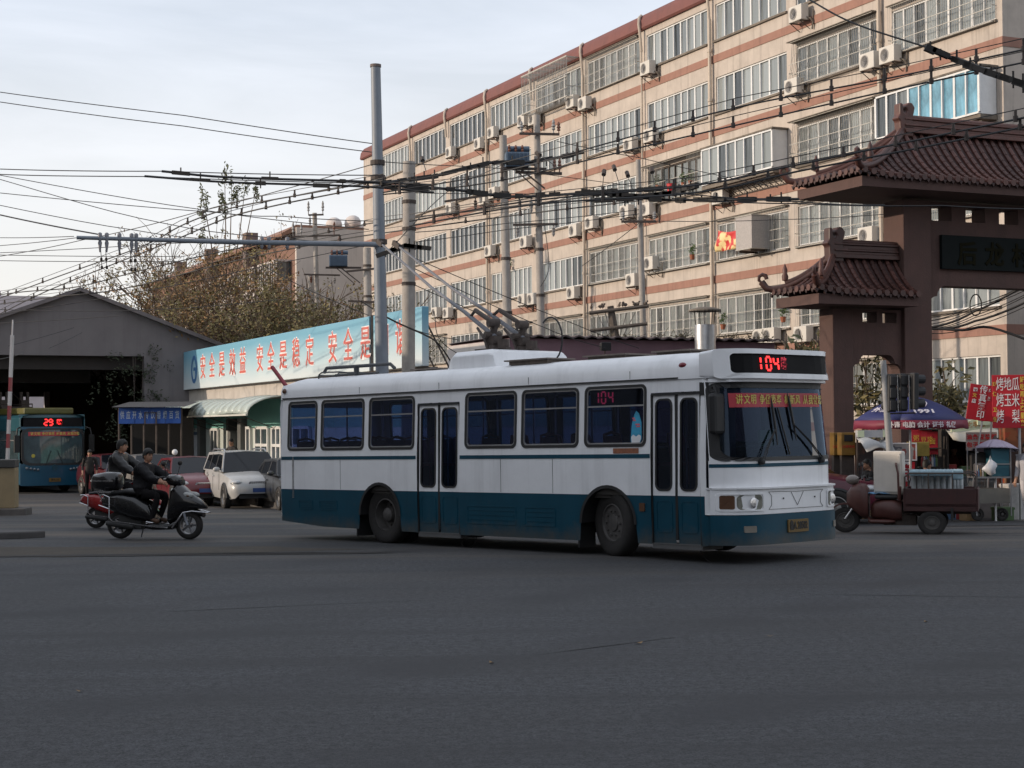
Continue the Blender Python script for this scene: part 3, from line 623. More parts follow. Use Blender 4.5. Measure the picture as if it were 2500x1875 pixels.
# the canopy over the pavement
t = thing('canopy', 'arched translucent pale green canopy along the gatehouse front', 'canopy', SB, ANG_U)
CANM = mat('canopy_sheet', (.44, .50, .46), .35, .12, 1.5, streak=.25)
ribs = MB(); s0, s1 = s_at(700), s_at(437) + 3.0; nb = 22
def can(s_, a): return (s_, 1.35 * math.sin(a) + .02, 2.42 + .62 * (math.cos(a)) + .03 * math.sin(s_ * .9))
for i in range(nb):
    a_, b_ = s0 + (s1 - s0) * i / nb, s0 + (s1 - s0) * (i + 1) / nb
    mb = MB(); mb.grid([[can(x, math.pi / 2 * k / 8) for k in range(9)] for x in (a_ + .012, b_ - .012)]); o = mb.build('panel', CANM, t, smooth=60); sm = o.modifiers.new('thick', 'SOLIDIFY'); sm.thickness = .012
    ribs.tube([can(a_, math.pi / 2 * k / 8) for k in range(9)], .025, 5)
ribs.box(s0, s1, 1.34, 1.41, 2.36, 2.42); ribs.build('rib', mat('canopy_frame', (.55, .55, .50), .5), t)
mb = MB()
for i in range(8):
    a_ = s0 + (s1 - s0) * (i + .5) / 8; mb.tube([(a_, .02, 1.9), (a_, 1.3, 2.38)], .02, 4)
mb.build('strut', IRON, t)

# ================================================================ DEPOT SHED
DP = P(193, 1046, 66.0); zA = P(193, 712, 66.0).z
t = dep = thing('depot_shed', 'grey gabled bus depot shed with a wide dark opening', 'building', (DP.x, DP.y, 0), ANG_V)
bpy.context.view_layer.update(); dep_M = dep.matrix_world.copy()
def on_dep(px, py, off=0.0):
    d = dep_M.inverted().to_3x3() @ ray(px, py); o = dep_M.inverted() @ Vector((0, 0, CAM_H)); k = (off - o.y) / d.y
    return o + d * k
SHEDW = mat('grey_shed_render', (.17, .155, .157), .9, .12, .8, bump=.2, bscale=20, streak=.3); SHEDR = mat('shed_roof_sheet', (.16, .14, .14), .8, .2, 3)
ez = on_dep(434, 807); slope = (zA - ez.z) / ez.x; half = 9.6
oL = on_dep(-300, 1000).x; oR = on_dep(352, 1000).x; oT = on_dep(180, 868).z
poly = [(-half, -1.2), (-half, zA - slope * half), (0, zA), (half, zA - slope * half), (half, -1.2), (oR, -1.2), (oR, oT), (oL, oT), (oL, -1.2)]
mb = MB(); mb.prism(poly, lambda p, q: (p, 0, q), lambda p, q: (p, .4, q)); mb.build('front_wall', SHEDW, t)
mb = MB(); mb.prism([(-half - .5, zA - slope * (half + .5)), (0, zA), (half + .5, zA - slope * (half + .5)), (half + .5, zA - slope * (half + .5) + .16), (0, zA + .16), (-half - .5, zA - slope * (half + .5) + .16)], lambda p, q: (p, -.35, q + .002), lambda p, q: (p, 34, q + .002)); mb.build('roof', SHEDR, t)
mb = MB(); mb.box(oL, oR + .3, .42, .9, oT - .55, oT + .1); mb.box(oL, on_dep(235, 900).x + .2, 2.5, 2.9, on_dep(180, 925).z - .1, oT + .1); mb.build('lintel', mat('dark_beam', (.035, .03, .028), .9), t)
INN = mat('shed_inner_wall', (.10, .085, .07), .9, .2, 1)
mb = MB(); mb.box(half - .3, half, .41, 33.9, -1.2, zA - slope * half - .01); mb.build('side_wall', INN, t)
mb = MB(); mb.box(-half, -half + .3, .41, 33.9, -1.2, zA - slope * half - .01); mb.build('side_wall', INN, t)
xg0 = on_dep(-200, 950, 33).x; xg1 = on_dep(116, 950, 33).x                                  # far doorway, open to the daylight
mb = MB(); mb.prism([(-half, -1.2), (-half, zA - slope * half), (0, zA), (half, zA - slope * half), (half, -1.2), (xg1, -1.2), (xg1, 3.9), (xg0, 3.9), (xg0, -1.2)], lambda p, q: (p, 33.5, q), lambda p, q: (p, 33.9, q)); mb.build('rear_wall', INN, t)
mb = MB(); mb.box(xg1 - .14, xg1 + .16, 33.2, 33.49, -1.2, 4.2); mb.build('door_jamb', PALEW, t)
c1 = on_dep(42, 950, 30).x
mb = MB(); mb.box(c1 - .3, c1 + .3, 29.7, 30.3, -1.2, 4.8); mb.build('column', PALEW, t)
# ivy hanging at the right of the opening
rr = random.Random(9); q = on_dep(330, 960)
ivy = thing('ivy', 'dark ivy hanging beside the depot opening', 'ivy', dep_M @ Vector((q.x, 0, 0)), ANG_V)
mb = MB()
for i in range(70): leaf_cloud(mb, (rr.gauss(0, .75), -.15, rr.uniform(1.5, oT + .3)), (.22, .15, .28), 14, .07, rr)
mb.build('foliage', mat('ivy_leaf', (.030, .040, .018), .7, .4, 6), ivy)
mb = MB()
for i in range(4): x = rr.uniform(-.2, .9); mb.tube([(x, -.05, -.5), (x + rr.uniform(-.3, .3), -.08, 1.5), (x + rr.uniform(-.5, .5), -.1, oT)], .012, 4)
mb.build('stem', IRON, ivy)
# the hotel building beyond the far doorway
hp = dep_M @ Vector((xg1 - 8, 60, 0))
t = thing('hotel_building', 'pale building with red hotel lettering glimpsed through the depot', 'building', hp, ANG_V)
mb = MB(); mb.box(-14, 14, 0, 8, -1, 12); mb.build('wall', mat('hotel_wall', (.55, .50, .52), .8, .1, 1), t)
mb = MB(); mb.box(-14.02, 14.02, -.05, -.001, 1.3, 2.3); mb.build('painted_band', mat('hotel_red_band', (.28, .06, .07), .7), t)
for i in range(14):
    mb = MB(); mb.box(-13 + 2 * i - .6, -13 + 2 * i + .6, -.08, -.002, -.1, 1.2); mb.build('window', DGLASS, t)
HOTR = mat('hotel_letter_red', (.30, .03, .04), .6)
bpy.context.view_layer.update(); hM = t.matrix_world.inverted()
for i, ch in enumerate('欢迎住宿旅馆'):
    px = (-190, -130, -66, 10, 60, 90)[i]; d = hM.to_3x3() @ ray(px, 945); o = hM @ Vector((0, 0, CAM_H)); k = (-.1 - o.y) / d.y; q = o + d * k
    lettering(ch, .95, HOTR, t, (q.x, -.06, q.z - .1), (math.pi / 2, 0, 0), .03, .04)
q = P(14, 1000, 118); rr = random.Random(31)
tr_ = thing('shrub', 'green shrub in daylight beyond the depot', 'shrub', (q.x, q.y, -.5), 0)
mb = MB(); leaf_cloud(mb, (0, 0, 1.8), (2, 1.5, 1.9), 500, .16, rr); mb.build('foliage', LEAF_G, tr_)

# ================================================================ FAR APARTMENT BUILDING (orange roof)
FB = P(722, 1046, 108.0); fz = P(722, 565, 108).z; FLEN = 45
t = far = thing('far_apartment_building', 'farther apartment block with orange tiled eaves, white balconies and blank end wall', 'building', (FB.x, FB.y, 0), ANG_U)
ENDW = mat('pale_end_wall', (.56, .50, .45), .9, .08, .6, streak=.25); BRICKO = mat('orange_brick_face', (.21, .12, .09), .9, .12, 4); ORTILE = mat('orange_tile', (.25, .13, .085), .7, .15, 5)
mb = MB(); mb.m(0).box(0, FLEN, -11, 0, -1, fz); mb.build('wall', BRICKO, t)
mb = MB(); mb.box(-.3, -.002, -11, .0, -1, fz + .25); mb.build('end_wall', ENDW, t)
mb = MB(); mb.prism([(.0, fz), (.9, fz - .35), (.95, fz - .18), (-.1, fz + .45), (-11, fz + .45), (-11, fz)], lambda p, q: (-.05, p, q + .003), lambda p, q: (FLEN, p, q + .003)); mb.build('eaves', ORTILE, t)
bpy.context.view_layer.update(); far_M = far.matrix_world.copy()
for k in range(5):
    z0 = fz - 1.2 - 3.0 * (k + 1) + 1.0
    for i in range(8):
        s0 = 1.0 + i * 5.5; mb = MB(); mb.m(0).box(s0, s0 + 4.4, .01, 1.0, z0 - .95, z0 - .05); mb.box(s0 - .1, s0 + 4.5, .01, 1.1, z0 - 1.12, z0 - .955); mb.m(2).box(s0 + .04, s0 + 4.36, .02, .94, z0 - .045, z0 + 1.28); mb.m(0)
        for x in range(9): mb.box(s0 + 4.4 * x / 8 - .06, s0 + 4.4 * x / 8 + .06, .95, 1.02, z0 - .04, z0 + 1.28)
        mb.box(s0 - .1, s0 + 4.5, .015, 1.06, z0 + 1.29, z0 + 1.42)
        mb.build('balcony', [PALEW, PVC, DGLASS], t)
for x in (9, 20.5, 31): mb = MB(); mb.box(x, x + .9, .02, .9, 2, fz + .9); mb.build('chimney_stack', mat('brown_stack', (.16, .12, .11), .9), t)
rr = random.Random(6)
for i, (px, py) in enumerate(((815, 550), (861, 545), (880, 562))):
    q = P(px, py, 113); h = thing('solar_tank', ('white round rooftop water tank between two others on the far block', 'white round rooftop water tank nearest the steel mast', 'small grey rooftop water tank low behind the steel mast')[(0, 1, 2)[i]], 'water tank', (q.x, q.y, q.z - .6), ANG_U, 'water tanks on the far roof')
    r_ = (.55, .55, .38)[i]
    mb = MB(); mb.ell((0, 0, .6), (r_ * 1.5, r_, r_), 14, 8); mb.build('tank', PALEW, h, smooth=60)
    mb = MB()
    for x in (-.4, .4):
        for y in (-.3, .3): mb.cyl((x, y, -.7), (x * .8, y * .8, .5), .05, n=5)
    mb.build('stand', IRON, h)

# ================================================================ GATE (paifang) on the right
GO = Vector((9.61, 40.0, gz(9.6, 40)))
gate = thing('gate', 'brown chinese style memorial gate with curved tiled roofs and dark name plaque', 'gate', (GO.x, GO.y, 0), ANG_V)
GST = mat('gate_stone', (.090, .050, .042), .85, .18, 1.5, bump=.35, bscale=25, streak=.4); TILE = mat('glazed_roof_tile', (.085, .034, .026), .5, .3, 6, rnd=.35); TILEC = mat('roof_pan_tile', (.040, .017, .015), .6, .25, 6)
SPAN = 8.2
def arch_poly(a0, a1, z0, z1, top, steps, c):            # wall panel with stepped bracket corners at its foot
    pass
for a0, a1, d_, zt in ((0, .83, .8, 7.45), (SPAN, SPAN + .83, .8, 7.45), (-2.08, -1.49, .62, 4.72), (SPAN + 2.32, SPAN + 2.91, .62, 4.72)):
    mb = MB(); mb.box(a0, a1, 0.0 if d_ > .7 else .05, d_, -.9, zt); mb.build('pillar', GST, gate, bevel=.02)
    mb = MB(); mb.box(a0 - .08, a1 + .08, -.08, d_ + .08, -.9, .25); mb.build('plinth', GST, gate, bevel=.03)
def scallop(x0, z0, sx, sz, dirx):                       # stepped curved bracket outline, from the beam down to the pillar
    pts = []
    for st in range(2):
        for k in range(5):
            a = rad(90 * k / 4); pts.append((x0 + dirx * sx * (1 - st * .5 - .5 * math.sin(a) * 1.0), z0 - sz * (st * .5 + .5 * (1 - math.cos(a)))))
    return pts
def beam(a0, a1, zb, zt, y0, y1, br, bh, holes, hz0, hz1, hw):
    # lower edge with brackets
    L = scallop(a0, zb, br, bh, 1); R_ = scallop(a1, zb, br, bh, -1)
    low = [(a0, zb - bh)] + L[::-1] + R_ + [(a1, zb - bh)]
    poly = low + [(a1, hz0), (a0, hz0)]
    mb = MB(); mb.prism(poly, lambda p, q: (p, y0, q), lambda p, q: (p, y1, q)); mb.build('beam', GST, gate)
    mb = MB(); mb.box(a0, a1, y0, y1, hz1, zt); x = a0
    for h in holes:
        if h - hw / 2 > x + .01: mb.box(x, h - hw / 2, y0, y1, hz0, hz1)
        x = h + hw / 2
    if a1 > x: mb.box(x, a1, y0, y1, hz0, hz1)
    mb.build('pierced_frieze', GST, gate)
nh = 7
beam(.835, SPAN - .005, 5.36, 7.45, .14, .66, .55, .52, [1.28 + 1.06 * i for i in range(7)], 6.98, 7.36, .62)
beam(-1.485, -.005, 3.62, 4.72, .12, .52, .42, .42, [-.95, -.36], 4.40, 4.66, .42)
beam(SPAN + .835, SPAN + 2.315, 3.62, 4.72, .12, .52, .42, .42, [SPAN + 1.2, SPAN + 1.8], 4.40, 4.66, .42)
mb = MB(); mb.box(1.20, SPAN - .37, .04, .139, 5.78, 6.62); mb.build('plaque', mat('dark_green_plaque', (.006, .009, .009), .8, spec=.2), gate)
PLQ = mat('plaque_gilt', (.014, .013, .007), .9, spec=.05)
for i, ch in enumerate('后龙村'): lettering(ch, .62, PLQ, gate, (1.98 + .86 * i, .035, 6.14), (math.pi / 2, 0, 0), .012, .015, label='dull gilt character on the dark plaque')
def hip_roof(aL, aR, bF, bB, zE, zR, rL, rR, bR, left=True, right=True, nf=20):
    """curved tiled roof: front, back and hipped ends; eaves from (aL,bF) to (aR,bB) at zE, ridge from rL to rR at bR, zR"""
    def prof(k): return zE + (zR - zE) * (.36 * k + .64 * k * k)     # concave section, k = 0 at the eaves
    def lift(a):                                                     # corners swing up a little
        e = 0
        if left: e = max(e, max(0, 1 - (a - aL) / 1.2)) if a < aL + 1.2 else e
        if right: e = max(e, max(0, 1 - (aR - a) / 1.2)) if a > aR - 1.2 else e
        return .10 * e * e
    K = 8
    def surf(a_e, a_r, b_e, b_r, k, up=0): return (a_e + (a_r - a_e) * k, b_e + (b_r - b_e) * k, prof(k) + lift(a_e) * (1 - k) ** 2 + up)
    sheets = MB()
    def face(e0, e1, r0, r1, nm):                                    # one slope between eave ends and ridge ends, (a,b) pairs
        n = 12; sheets.grid([[(lambda ae, be, ar, br: surf(ae, ar, be, br, k / K))(e0[0] + (e1[0] - e0[0]) * i / n, e0[1] + (e1[1] - e0[1]) * i / n, r0[0] + (r1[0] - r0[0]) * i / n, r0[1] + (r1[1] - r0[1]) * i / n) for k in range(K + 1)] for i in range(n + 1)])
    face((aL, bF), (aR, bF), (rL, bR), (rR, bR), 'f'); face((aR, bB), (aL, bB), (rR, bR), (rL, bR), 'b')
    if left: face((aL, bB), (aL, bF), (rL, bR), (rL, bR), 'l')
    if right: face((aR, bF), (aR, bB), (rR, bR), (rR, bR), 'r')
    sheets.m(1)
    sheets.box(aL + .05, aR - .05 * right, bF + .05, bB - .05, zE - .26, zE - .02)
    ro = sheets.build('roof', [TILEC, GST], gate, smooth=40)
    # tile rows: a run of barrel tiles from the eaves up
    def row(a_e, b_e, a_r, b_r, kmax):
        mb = MB(); nt = max(2, int(kmax * 9)); pts = [surf(a_e, a_r, b_e, b_r, kmax * i / nt, .035) for i in range(nt + 1)]
        for i in range(nt):
            p, q = Vector(pts[i]), Vector(pts[i + 1]); mb.cyl(p - (q - p) * .04, q, .062, .050, 7)
        p = Vector(pts[0]); d = (Vector(pts[1]) - p); d.z = 0; d.normalize()
        mb.cyl(p - d * .05, p + d * .03, .078, n=10); mb.m(1); w = Vector((-d.y, d.x, 0))
        mb.add([p - d * .03 + w * .06 - Vector((0, 0, .03)), p - d * .03 + w * .18 - Vector((0, 0, .03)), p - d * .03 + w * .12 - Vector((0, 0, .13)), p + d * .02 + w * .06 - Vector((0, 0, .03)), p + d * .02 + w * .18 - Vector((0, 0, .03)), p + d * .02 + w * .12 - Vector((0, 0, .13))], [(0, 1, 2), (3, 5, 4), (0, 3, 4, 1), (1, 4, 5, 2), (2, 5, 3, 0)])
        mb.build('tile_row', [TILE, TILEC], ro, smooth=40)
    sp_ = .245; n = int((aR - aL) / sp_)
    for i in range(n + 1):
        a = aL + .08 + (aR - aL - .16) * i / n; kL = 1.0
        if left and a < rL: kL = min(kL, max(.08, (a - aL) / (rL - aL)))
        if right and a > rR: kL = min(kL, max(.08, (aR - a) / (aR - rR)))
        row(a, bF, a, bR, kL)
        if i % 1 == 0 and a < 4.5 and not (left and a < rL): pass
    for side, aE, aRdg in ((left, aL, rL), (right, aR, rR)):
        if not side: continue
        m_ = int((bB - bF) / sp_)
        for i in range(m_ + 1):
            b = bF + .08 + (bB - bF - .16) * i / m_; k = max(.08, (b - bF) / (bR - bF)) if b < bR else max(.08, (bB - b) / (bB - bR))
            row(aE, b, aRdg, b, min(1, k))
    # ridge with its stepped courses
    mb = MB(); z = zR
    for w_, h in ((.17, .10), (.13, .07), (.16, .05), (.11, .10), (.15, .05)): mb.box(rL - .05 * left, rR + .05 * right, bR - w_, bR + w_, z, z + h - .002); z += h
    mb.cyl((rL, bR, z + .03), (rR, bR, z + .03), .07, n=8); mb.build('ridge', TILE, gate, bevel=.012)
    # hip ridges with curling ends
    def hip(aE, bE, aRd, nm):
        pts = [Vector(surf(aE, aRd, bE, bR, k / 10, .10)) for k in range(11)]; d = Vector((aE - aRd, bE - bR, 0)).normalized(); e = pts[0]
        mb = MB(); mb.tube([e + d * .28 + Vector((0, 0, .20)), e + d * .16 + Vector((0, 0, .04))] + pts, .085, 8)
        mb.tube([p + Vector((0, 0, .10)) for p in pts[2:]], .06, 7)
        mb.tube([e + d * .30 + Vector((0, 0, .28)) + d * (.10 * math.cos(t) - .05) + Vector((0, 0, .10 * math.sin(t))) for t in (3.3, 2.4, 1.5, .6, -.4, -1.2)], [.05, .055, .05, .045, .04, .03], 7)
        mb.build('hip_ridge', TILE, gate, smooth=50)
        p = pts[2] + Vector((0, 0, .16)); mb = MB(); mb.lathe([(.07, 0), (.085, .10), (.055, .18), (.065, .26), (.03, .36), (.002, .42)], p, n=9); mb.build('finial', TILE, gate, smooth=50)
    if left: hip(aL, bF, rL, 'a'); hip(aL, bB, rL, 'b')
    if right: hip(aR, bF, rR, 'a'); hip(aR, bB, rR, 'b')
    for a, sg, use in ((rL, 1, left), (rR, -1, right)):               # dragon-head finial that bites the ridge
        if not use: continue
        mb = MB(); zz = zR - .10
        prof = [(-.22, 0), (.26, 0), (.30, .26), (.44, .30), (.46, .40), (.26, .46), (.24, .56), (.30, .70), (.34, .86), (.22, 1.0), (.06, .98), (-.02, .86), (.04, .74), (-.02, .66), (-.10, .72), (-.12, .96), (-.24, .96), (-.25, .62), (-.34, .52), (-.25, .44)]
        mb.prism([(a + sg * p * .8, zz + q * .86) for p, q in prof], lambda p, q: (p, bR - .13, q), lambda p, q: (p, bR + .13, q)); mb.build('ridge_dragon', TILE, gate, bevel=.035)
hip_roof(-1.95, SPAN + .83 + 1.95, -.985, 1.785, 7.80, 9.15, .35, SPAN + .48, .4)
hip_roof(-2.97, -.02, -.64, 1.25, 5.03, 5.95, -1.86, -.02, .3, right=False)
hip_roof(SPAN + .85, SPAN + 3.8, -.64, 1.25, 5.03, 5.95, SPAN + .85, SPAN + 2.69, .3, left=False)

# ================================================================ buildings across the street, out of the picture, which shade it; the one opposite the gate is added to cut sky light
SHB = mat('grey_render', (.30, .28, .26), .9, .1, 1)
t = thing('street_building', 'plain grey five storey building across the street, outside the picture', 'building', (-26, 6, 0), 0)
mb = MB(); mb.box(-7, 7, -50, 18.4, -.5, 15); mb.build('wall', SHB, t)
for k in range(5):
    for i in range(20):
        mb = MB() if (k == 0 and i == 0) else mb
        mb.m(0).box(6.98, 7.05, -49 + i * 3.3, -47.2 + i * 3.3, 1 + k * 2.9, 2.5 + k * 2.9)
o = mb.build('window', DGLASS, t); o['kind'] = 'stuff'
t = thing('street_building', 'plain grey building added out of the picture to block sky opposite the gate', 'building', (24, -24, 0), 0)  # added unseen behind the camera to hold low sky light off the gate front
mb = MB(); mb.box(-24, 30, -8, 8, -.5, 20); mb.build('wall', SHB, t)
for k in range(6): 
    for i in range(12): mb = MB() if (k == 0 and i == 0) else mb; mb.box(-23 + i * 4.4, -20.6 + i * 4.4, 7.98, 8.05, 1 + k * 3.1, 2.6 + k * 3.1)
o = mb.build('window', DGLASS, t); o['kind'] = 'stuff'
t = thing('yard_building', 'plain low grey building beside the depot drive, outside the picture', 'building', (-25, 33, 0), 0)
mb = MB(); mb.box(-6, 6, -8.5, 7.5, -.8, 7.4); mb.build('wall', SHB, t)
mb = MB(); mb.box(-6.3, 6.3, -8.8, 7.8, 7.41, 7.6); mb.build('roof', SHEDR, t)
mb = MB(); mb.box(5.98, 6.05, -5, -3, 1, 3); mb.build('window', DGLASS, t); mb = MB(); mb.box(5.98, 6.05, 2, 4, 1, 3); mb.build('window', DGLASS, t)
# ================================================================ POLES
def pole(name, label, xt, yt, xb, yb, Y, r0, r1, m, group=None, extra=None):
    top, bot = P(xt, yt, Y), P(xb, yb, Y); d = (top - bot) / (top.z - bot.z); base = bot + d * (gz(bot.x, Y) - .3 - bot.z)
    t = thing(name, label, 'pole', base, 0, group); v = top - base
    mb = MB(); mb.tube([v * (i / 10) for i in range(11)], r0, 16, r1); mb.build('shaft', m, t, smooth=40)
    t['_top'] = tuple(v); return t, base, v
PSTEEL = mat('pole_steel_bluegrey', (.21, .235, .27), .5, .10, 3, streak=.15)
def band(t, base, v, px_y, Y, r, m, h=.07):
    z = P(0, px_y, Y).z; k = (z + .0 - base.z) / v.z; c = v * k
    mb = MB(); mb.cyl(c - Vector((0, 0, h)), c + Vector((0, 0, h)), r, n=14); mb.build('clamp_band', m, t); return c
p1, b1, v1 = pole('steel_pole', 'tall blue grey steel mast carrying the long bracket arm', 917, 163, 933, 905, 36, .165, .108, PSTEEL)
mb = MB(); mb.cyl(v1 - Vector((0, 0, .01)), v1 + Vector((0, 0, .05)), .125, n=14); mb.build('cap', mat('pole_cap_brown', (.14, .11, .10), .7), p1)
for y in (404, 440, 597): cc = band(p1, b1, v1, y, 36, .165 if y < 500 else .175, IRON, .05)
# the bracket arm and the insulators that hang from it
A0, A1 = P(930, 597, 35.9), P(187, 580, 34.5)
mb = MB(); mb.tube([A0 - b1, A0.lerp(A1, .5) - b1 + Vector((0, 0, -.02)), A1 - b1], [.062, .055, .042], 10); mb.build('bracket_arm', PSTEEL, p1, smooth=40)
for px in (242, 258, 288, 317, 328, 632, 650, 695):
    k = (930 - px) / 743; q = A0.lerp(A1, k) - b1; mb = MB(); mb.lathe([(.02, .12), (.045, .10), (.045, -.02), (.03, -.06), (.045, -.1), (.015, -.30 if px < 340 else -.16)], q, n=8); mb.build('insulator', mat('insulator_grey', (.20, .20, .22), .4), p1, smooth=50)
p2, b2, v2 = pole('concrete_pole', 'thick pale concrete pole close beside the tall steel mast', 999, 395, 997, 905, 39, .168, .148, CONCRETE)
for y in (468, 500, 566, 612, 700): band(p2, b2, v2, y, 39, .172, IRON, .04)
p3_, b3, v3 = pole('concrete_pole', 'concrete pole carrying the blue transformer in front of the apartments', 1228, 331, 1240, 840, 50, .165, .115, CONCRETE)
for y in (406, 480, 640, 772): band(p3_, b3, v3, y, 50, .16, IRON, .04)
p4_, b4, v4 = pole('concrete_pole', 'slim concrete pole with double crossarms right of the blue transformer', 1310, 281, 1322, 850, 50, .14, .10, CONCRETE)
for y in (618, 730): band(p4_, b4, v4, y, 50, .14, IRON, .04)
p5, b5, v5 = pole('concrete_pole', 'slim concrete pole with one crossarm before the second floor windows', 1558, 390, 1572, 850, 49.5, .125, .075, CONCRETE)
p6, b6, v6 = pole('concrete_pole', 'far slender pole with clustered insulators above the tree', 768, 520, 776, 800, 72, .13, .10, CONCRETE, 'far poles behind the billboard')
p7, b7, v7 = pole('concrete_pole', 'far thick pole directly left of the insulator pole behind the billboard', 758, 672, 766, 800, 73, .16, .14, CONCRETE, 'far poles behind the billboard')
p8, b8, v8 = pole('concrete_pole', 'brown concrete pole half hidden left of the steel mast', 896, 605, 899, 800, 60, .155, .145, CONCRETE)
for y in (655, 730): band(p8, b8, v8, y, 60, .165, IRON, .04)
PORC = mat('porcelain_brown', (.16, .06, .035), .35); PORCW = mat('porcelain_grey', (.30, .29, .28), .35)
def crossarm(t, base, Y, x0, y0, x1, y1, ins=(), m=IRON, th=.05):
    a, b = P(x0, y0, Y - .18) - base, P(x1, y1, Y - .18) - base
    mb = MB(); mb.tube([a, b], th, 4); mb.build('crossarm', m, t)
    for k, up, col in ins:
        q = a.lerp(b, k); mb = MB(); mb.lathe([(.02, 0), (.02, .1 * up), (.06, .12 * up), (.035, .18 * up), (.07, .2 * up), (.035, .27 * up), (.055, .29 * up), (.02, .38 * up)], q, n=8); mb.build('insulator', col, t, smooth=50)
crossarm(p4_, b4, 50, 1268, 326, 1366, 328, ((.05, 1, PORCW), (.85, 1.2, PORCW), (.98, 1, PORC)))
crossarm(p4_, b4, 50, 1258, 420, 1372, 424, ((.95, 1.2, PORC), (.84, 1.2, PORC)), th=.06)
crossarm(p4_, b4, 50, 1252, 549, 1362, 547, ((.1, -1, PORCW), (.9, -1, PORCW)))
crossarm(p4_, b4, 50, 1265, 478, 1300, 482, ((.1, -1.3, PORCW), (.9, -1.3, PORCW)))
crossarm(p3_, b3, 50, 1085, 492, 1236, 470, ((.2, -1, IRON), (.5, -1, IRON)), th=.045)
crossarm(p3_, b3, 50, 1190, 396, 1305, 402, (), th=.05)
crossarm(p5, b5, 49.5, 1517, 541, 1602, 541, ((.05, .8, PORCW), (.95, .8, PORCW)))
crossarm(p6, b6, 72, 753, 525, 790, 524, ((.0, 1.6, PORCW), (.1, -1.2, PORCW), (.95, 1.6, PORCW)))
crossarm(p6, b6, 72, 712, 578, 830, 574, ((.03, 1.7, PORCW), (.08, -1.2, PORCW), (.2, 1.6, PORCW), (.88, 1.6, PORC), (.98, -1.3, PORC)))
crossarm(p6, b6, 72, 742, 670, 830, 672, ((.2, -1, PORC), (.85, -1, PORCW)))
crossarm(p8, b8, 60, 845, 663, 925, 655, ()); crossarm(p8, b8, 60, 850, 735, 925, 738, ())
# the transformers
def transformer(px, py, Y, lab, s=1.0):
    q = P(px, py, Y); t = thing('pole_transformer', lab, 'transformer', q, .1)
    TB = mat('transformer_blue', (.075, .115, .17), .5, .15, 4)
    mb = MB(); mb.box(-.36 * s, .36 * s, -.25, .25, -.26 * s, .18 * s); mb.build('tank', TB, t, bevel=.03)
    for sg in (-1, 1):
        for i in range(6): mb = MB(); x = (-.3 + .12 * i) * s; mb.box(x - .012, x + .012, sg * .26 - .05, sg * .26 + .05, -.22 * s, .14 * s); mb.build('cooling_fin', TB, t)
    mb = MB(); mb.cyl((-.3 * s, .0, .30 * s), (.38 * s, .0, .30 * s), .09, n=12); mb.build('conservator', TB, t, smooth=40)
    for i in range(3): mb = MB(); mb.lathe([(.03, .18 * s), (.05, .24 * s), (.03, .28 * s), (.05, .32 * s), (.015, .4 * s)], (-.25 * s + .2 * i * s, -.16, 0), n=8); mb.build('bushing', PORC, t)
    mb = MB(); mb.box(-.5 * s, .9 * s, -.06, .02, -.34 * s, -.265 * s); mb.tube([(.85 * s, 0, -.9 * s), (.1, 0, -.3 * s)], .035, 4); mb.tube([(.65 * s, 0, -.95 * s), (-.1, 0, -.3 * s)], .025, 4); mb.build('platform', IRON, t)
transformer(1262, 388, 49.7, 'blue grey pole transformer between the two middle concrete poles')
transformer(826, 635, 71, 'dark blue transformer far behind the billboard', 1.1)

# ================================================================ OVERHEAD WIRES
WN = [0]
def wire(pts, r=.011, label=None, group='overhead cables', cat='wire', name='overhead_wire', sag=0.0, knots=(), n=14, kr=.03, kn='clamp', hang=0, closed=False):
    """pts: (x, y, depth) as seen in the photograph"""
    W = [P(*p) for p in pts]; base = W[0].copy(); L = []
    E2 = [W[0] * 2 - W[1]] + W + [W[-1] * 2 - W[-2]]       # a smooth curve through the measured points
    for i in range(len(W) - 1):
        m_ = max(3, n // (len(W) - 1)) if len(W) == 2 else max(5, n // (len(W) - 1))
        for j in range(m_ + (i == len(W) - 2)):
            k = j / m_; a_, b_, c_, d_ = E2[i:i + 4]; q = .5 * ((2 * b_) + (c_ - a_) * k + (2 * a_ - 5 * b_ + 4 * c_ - d_) * k * k + (3 * b_ - a_ - 3 * c_ + d_) * k ** 3); q.z -= sag * 4 * k * (1 - k); L.append(q - base)
    mb = MB(); mb.tube(L, r, 5); t = mb.build(name, WIREM, None); t.location = base; tag(t, label, cat, group)
    for k in knots:
        f = k * (len(L) - 1); i = min(int(f), len(L) - 2); q = L[i].lerp(L[i + 1], f - i); d = (L[i + 1] - L[i]).normalized()
        mb = MB(); mb.cyl(q - d * .07, q + d * .07, kr, n=6)
        if hang: mb.cyl(q, q + Vector((0, 0, hang)), .014, n=5)
        mb.build(kn, IRON, t)
    return t
CT = 'trolley contact wires'
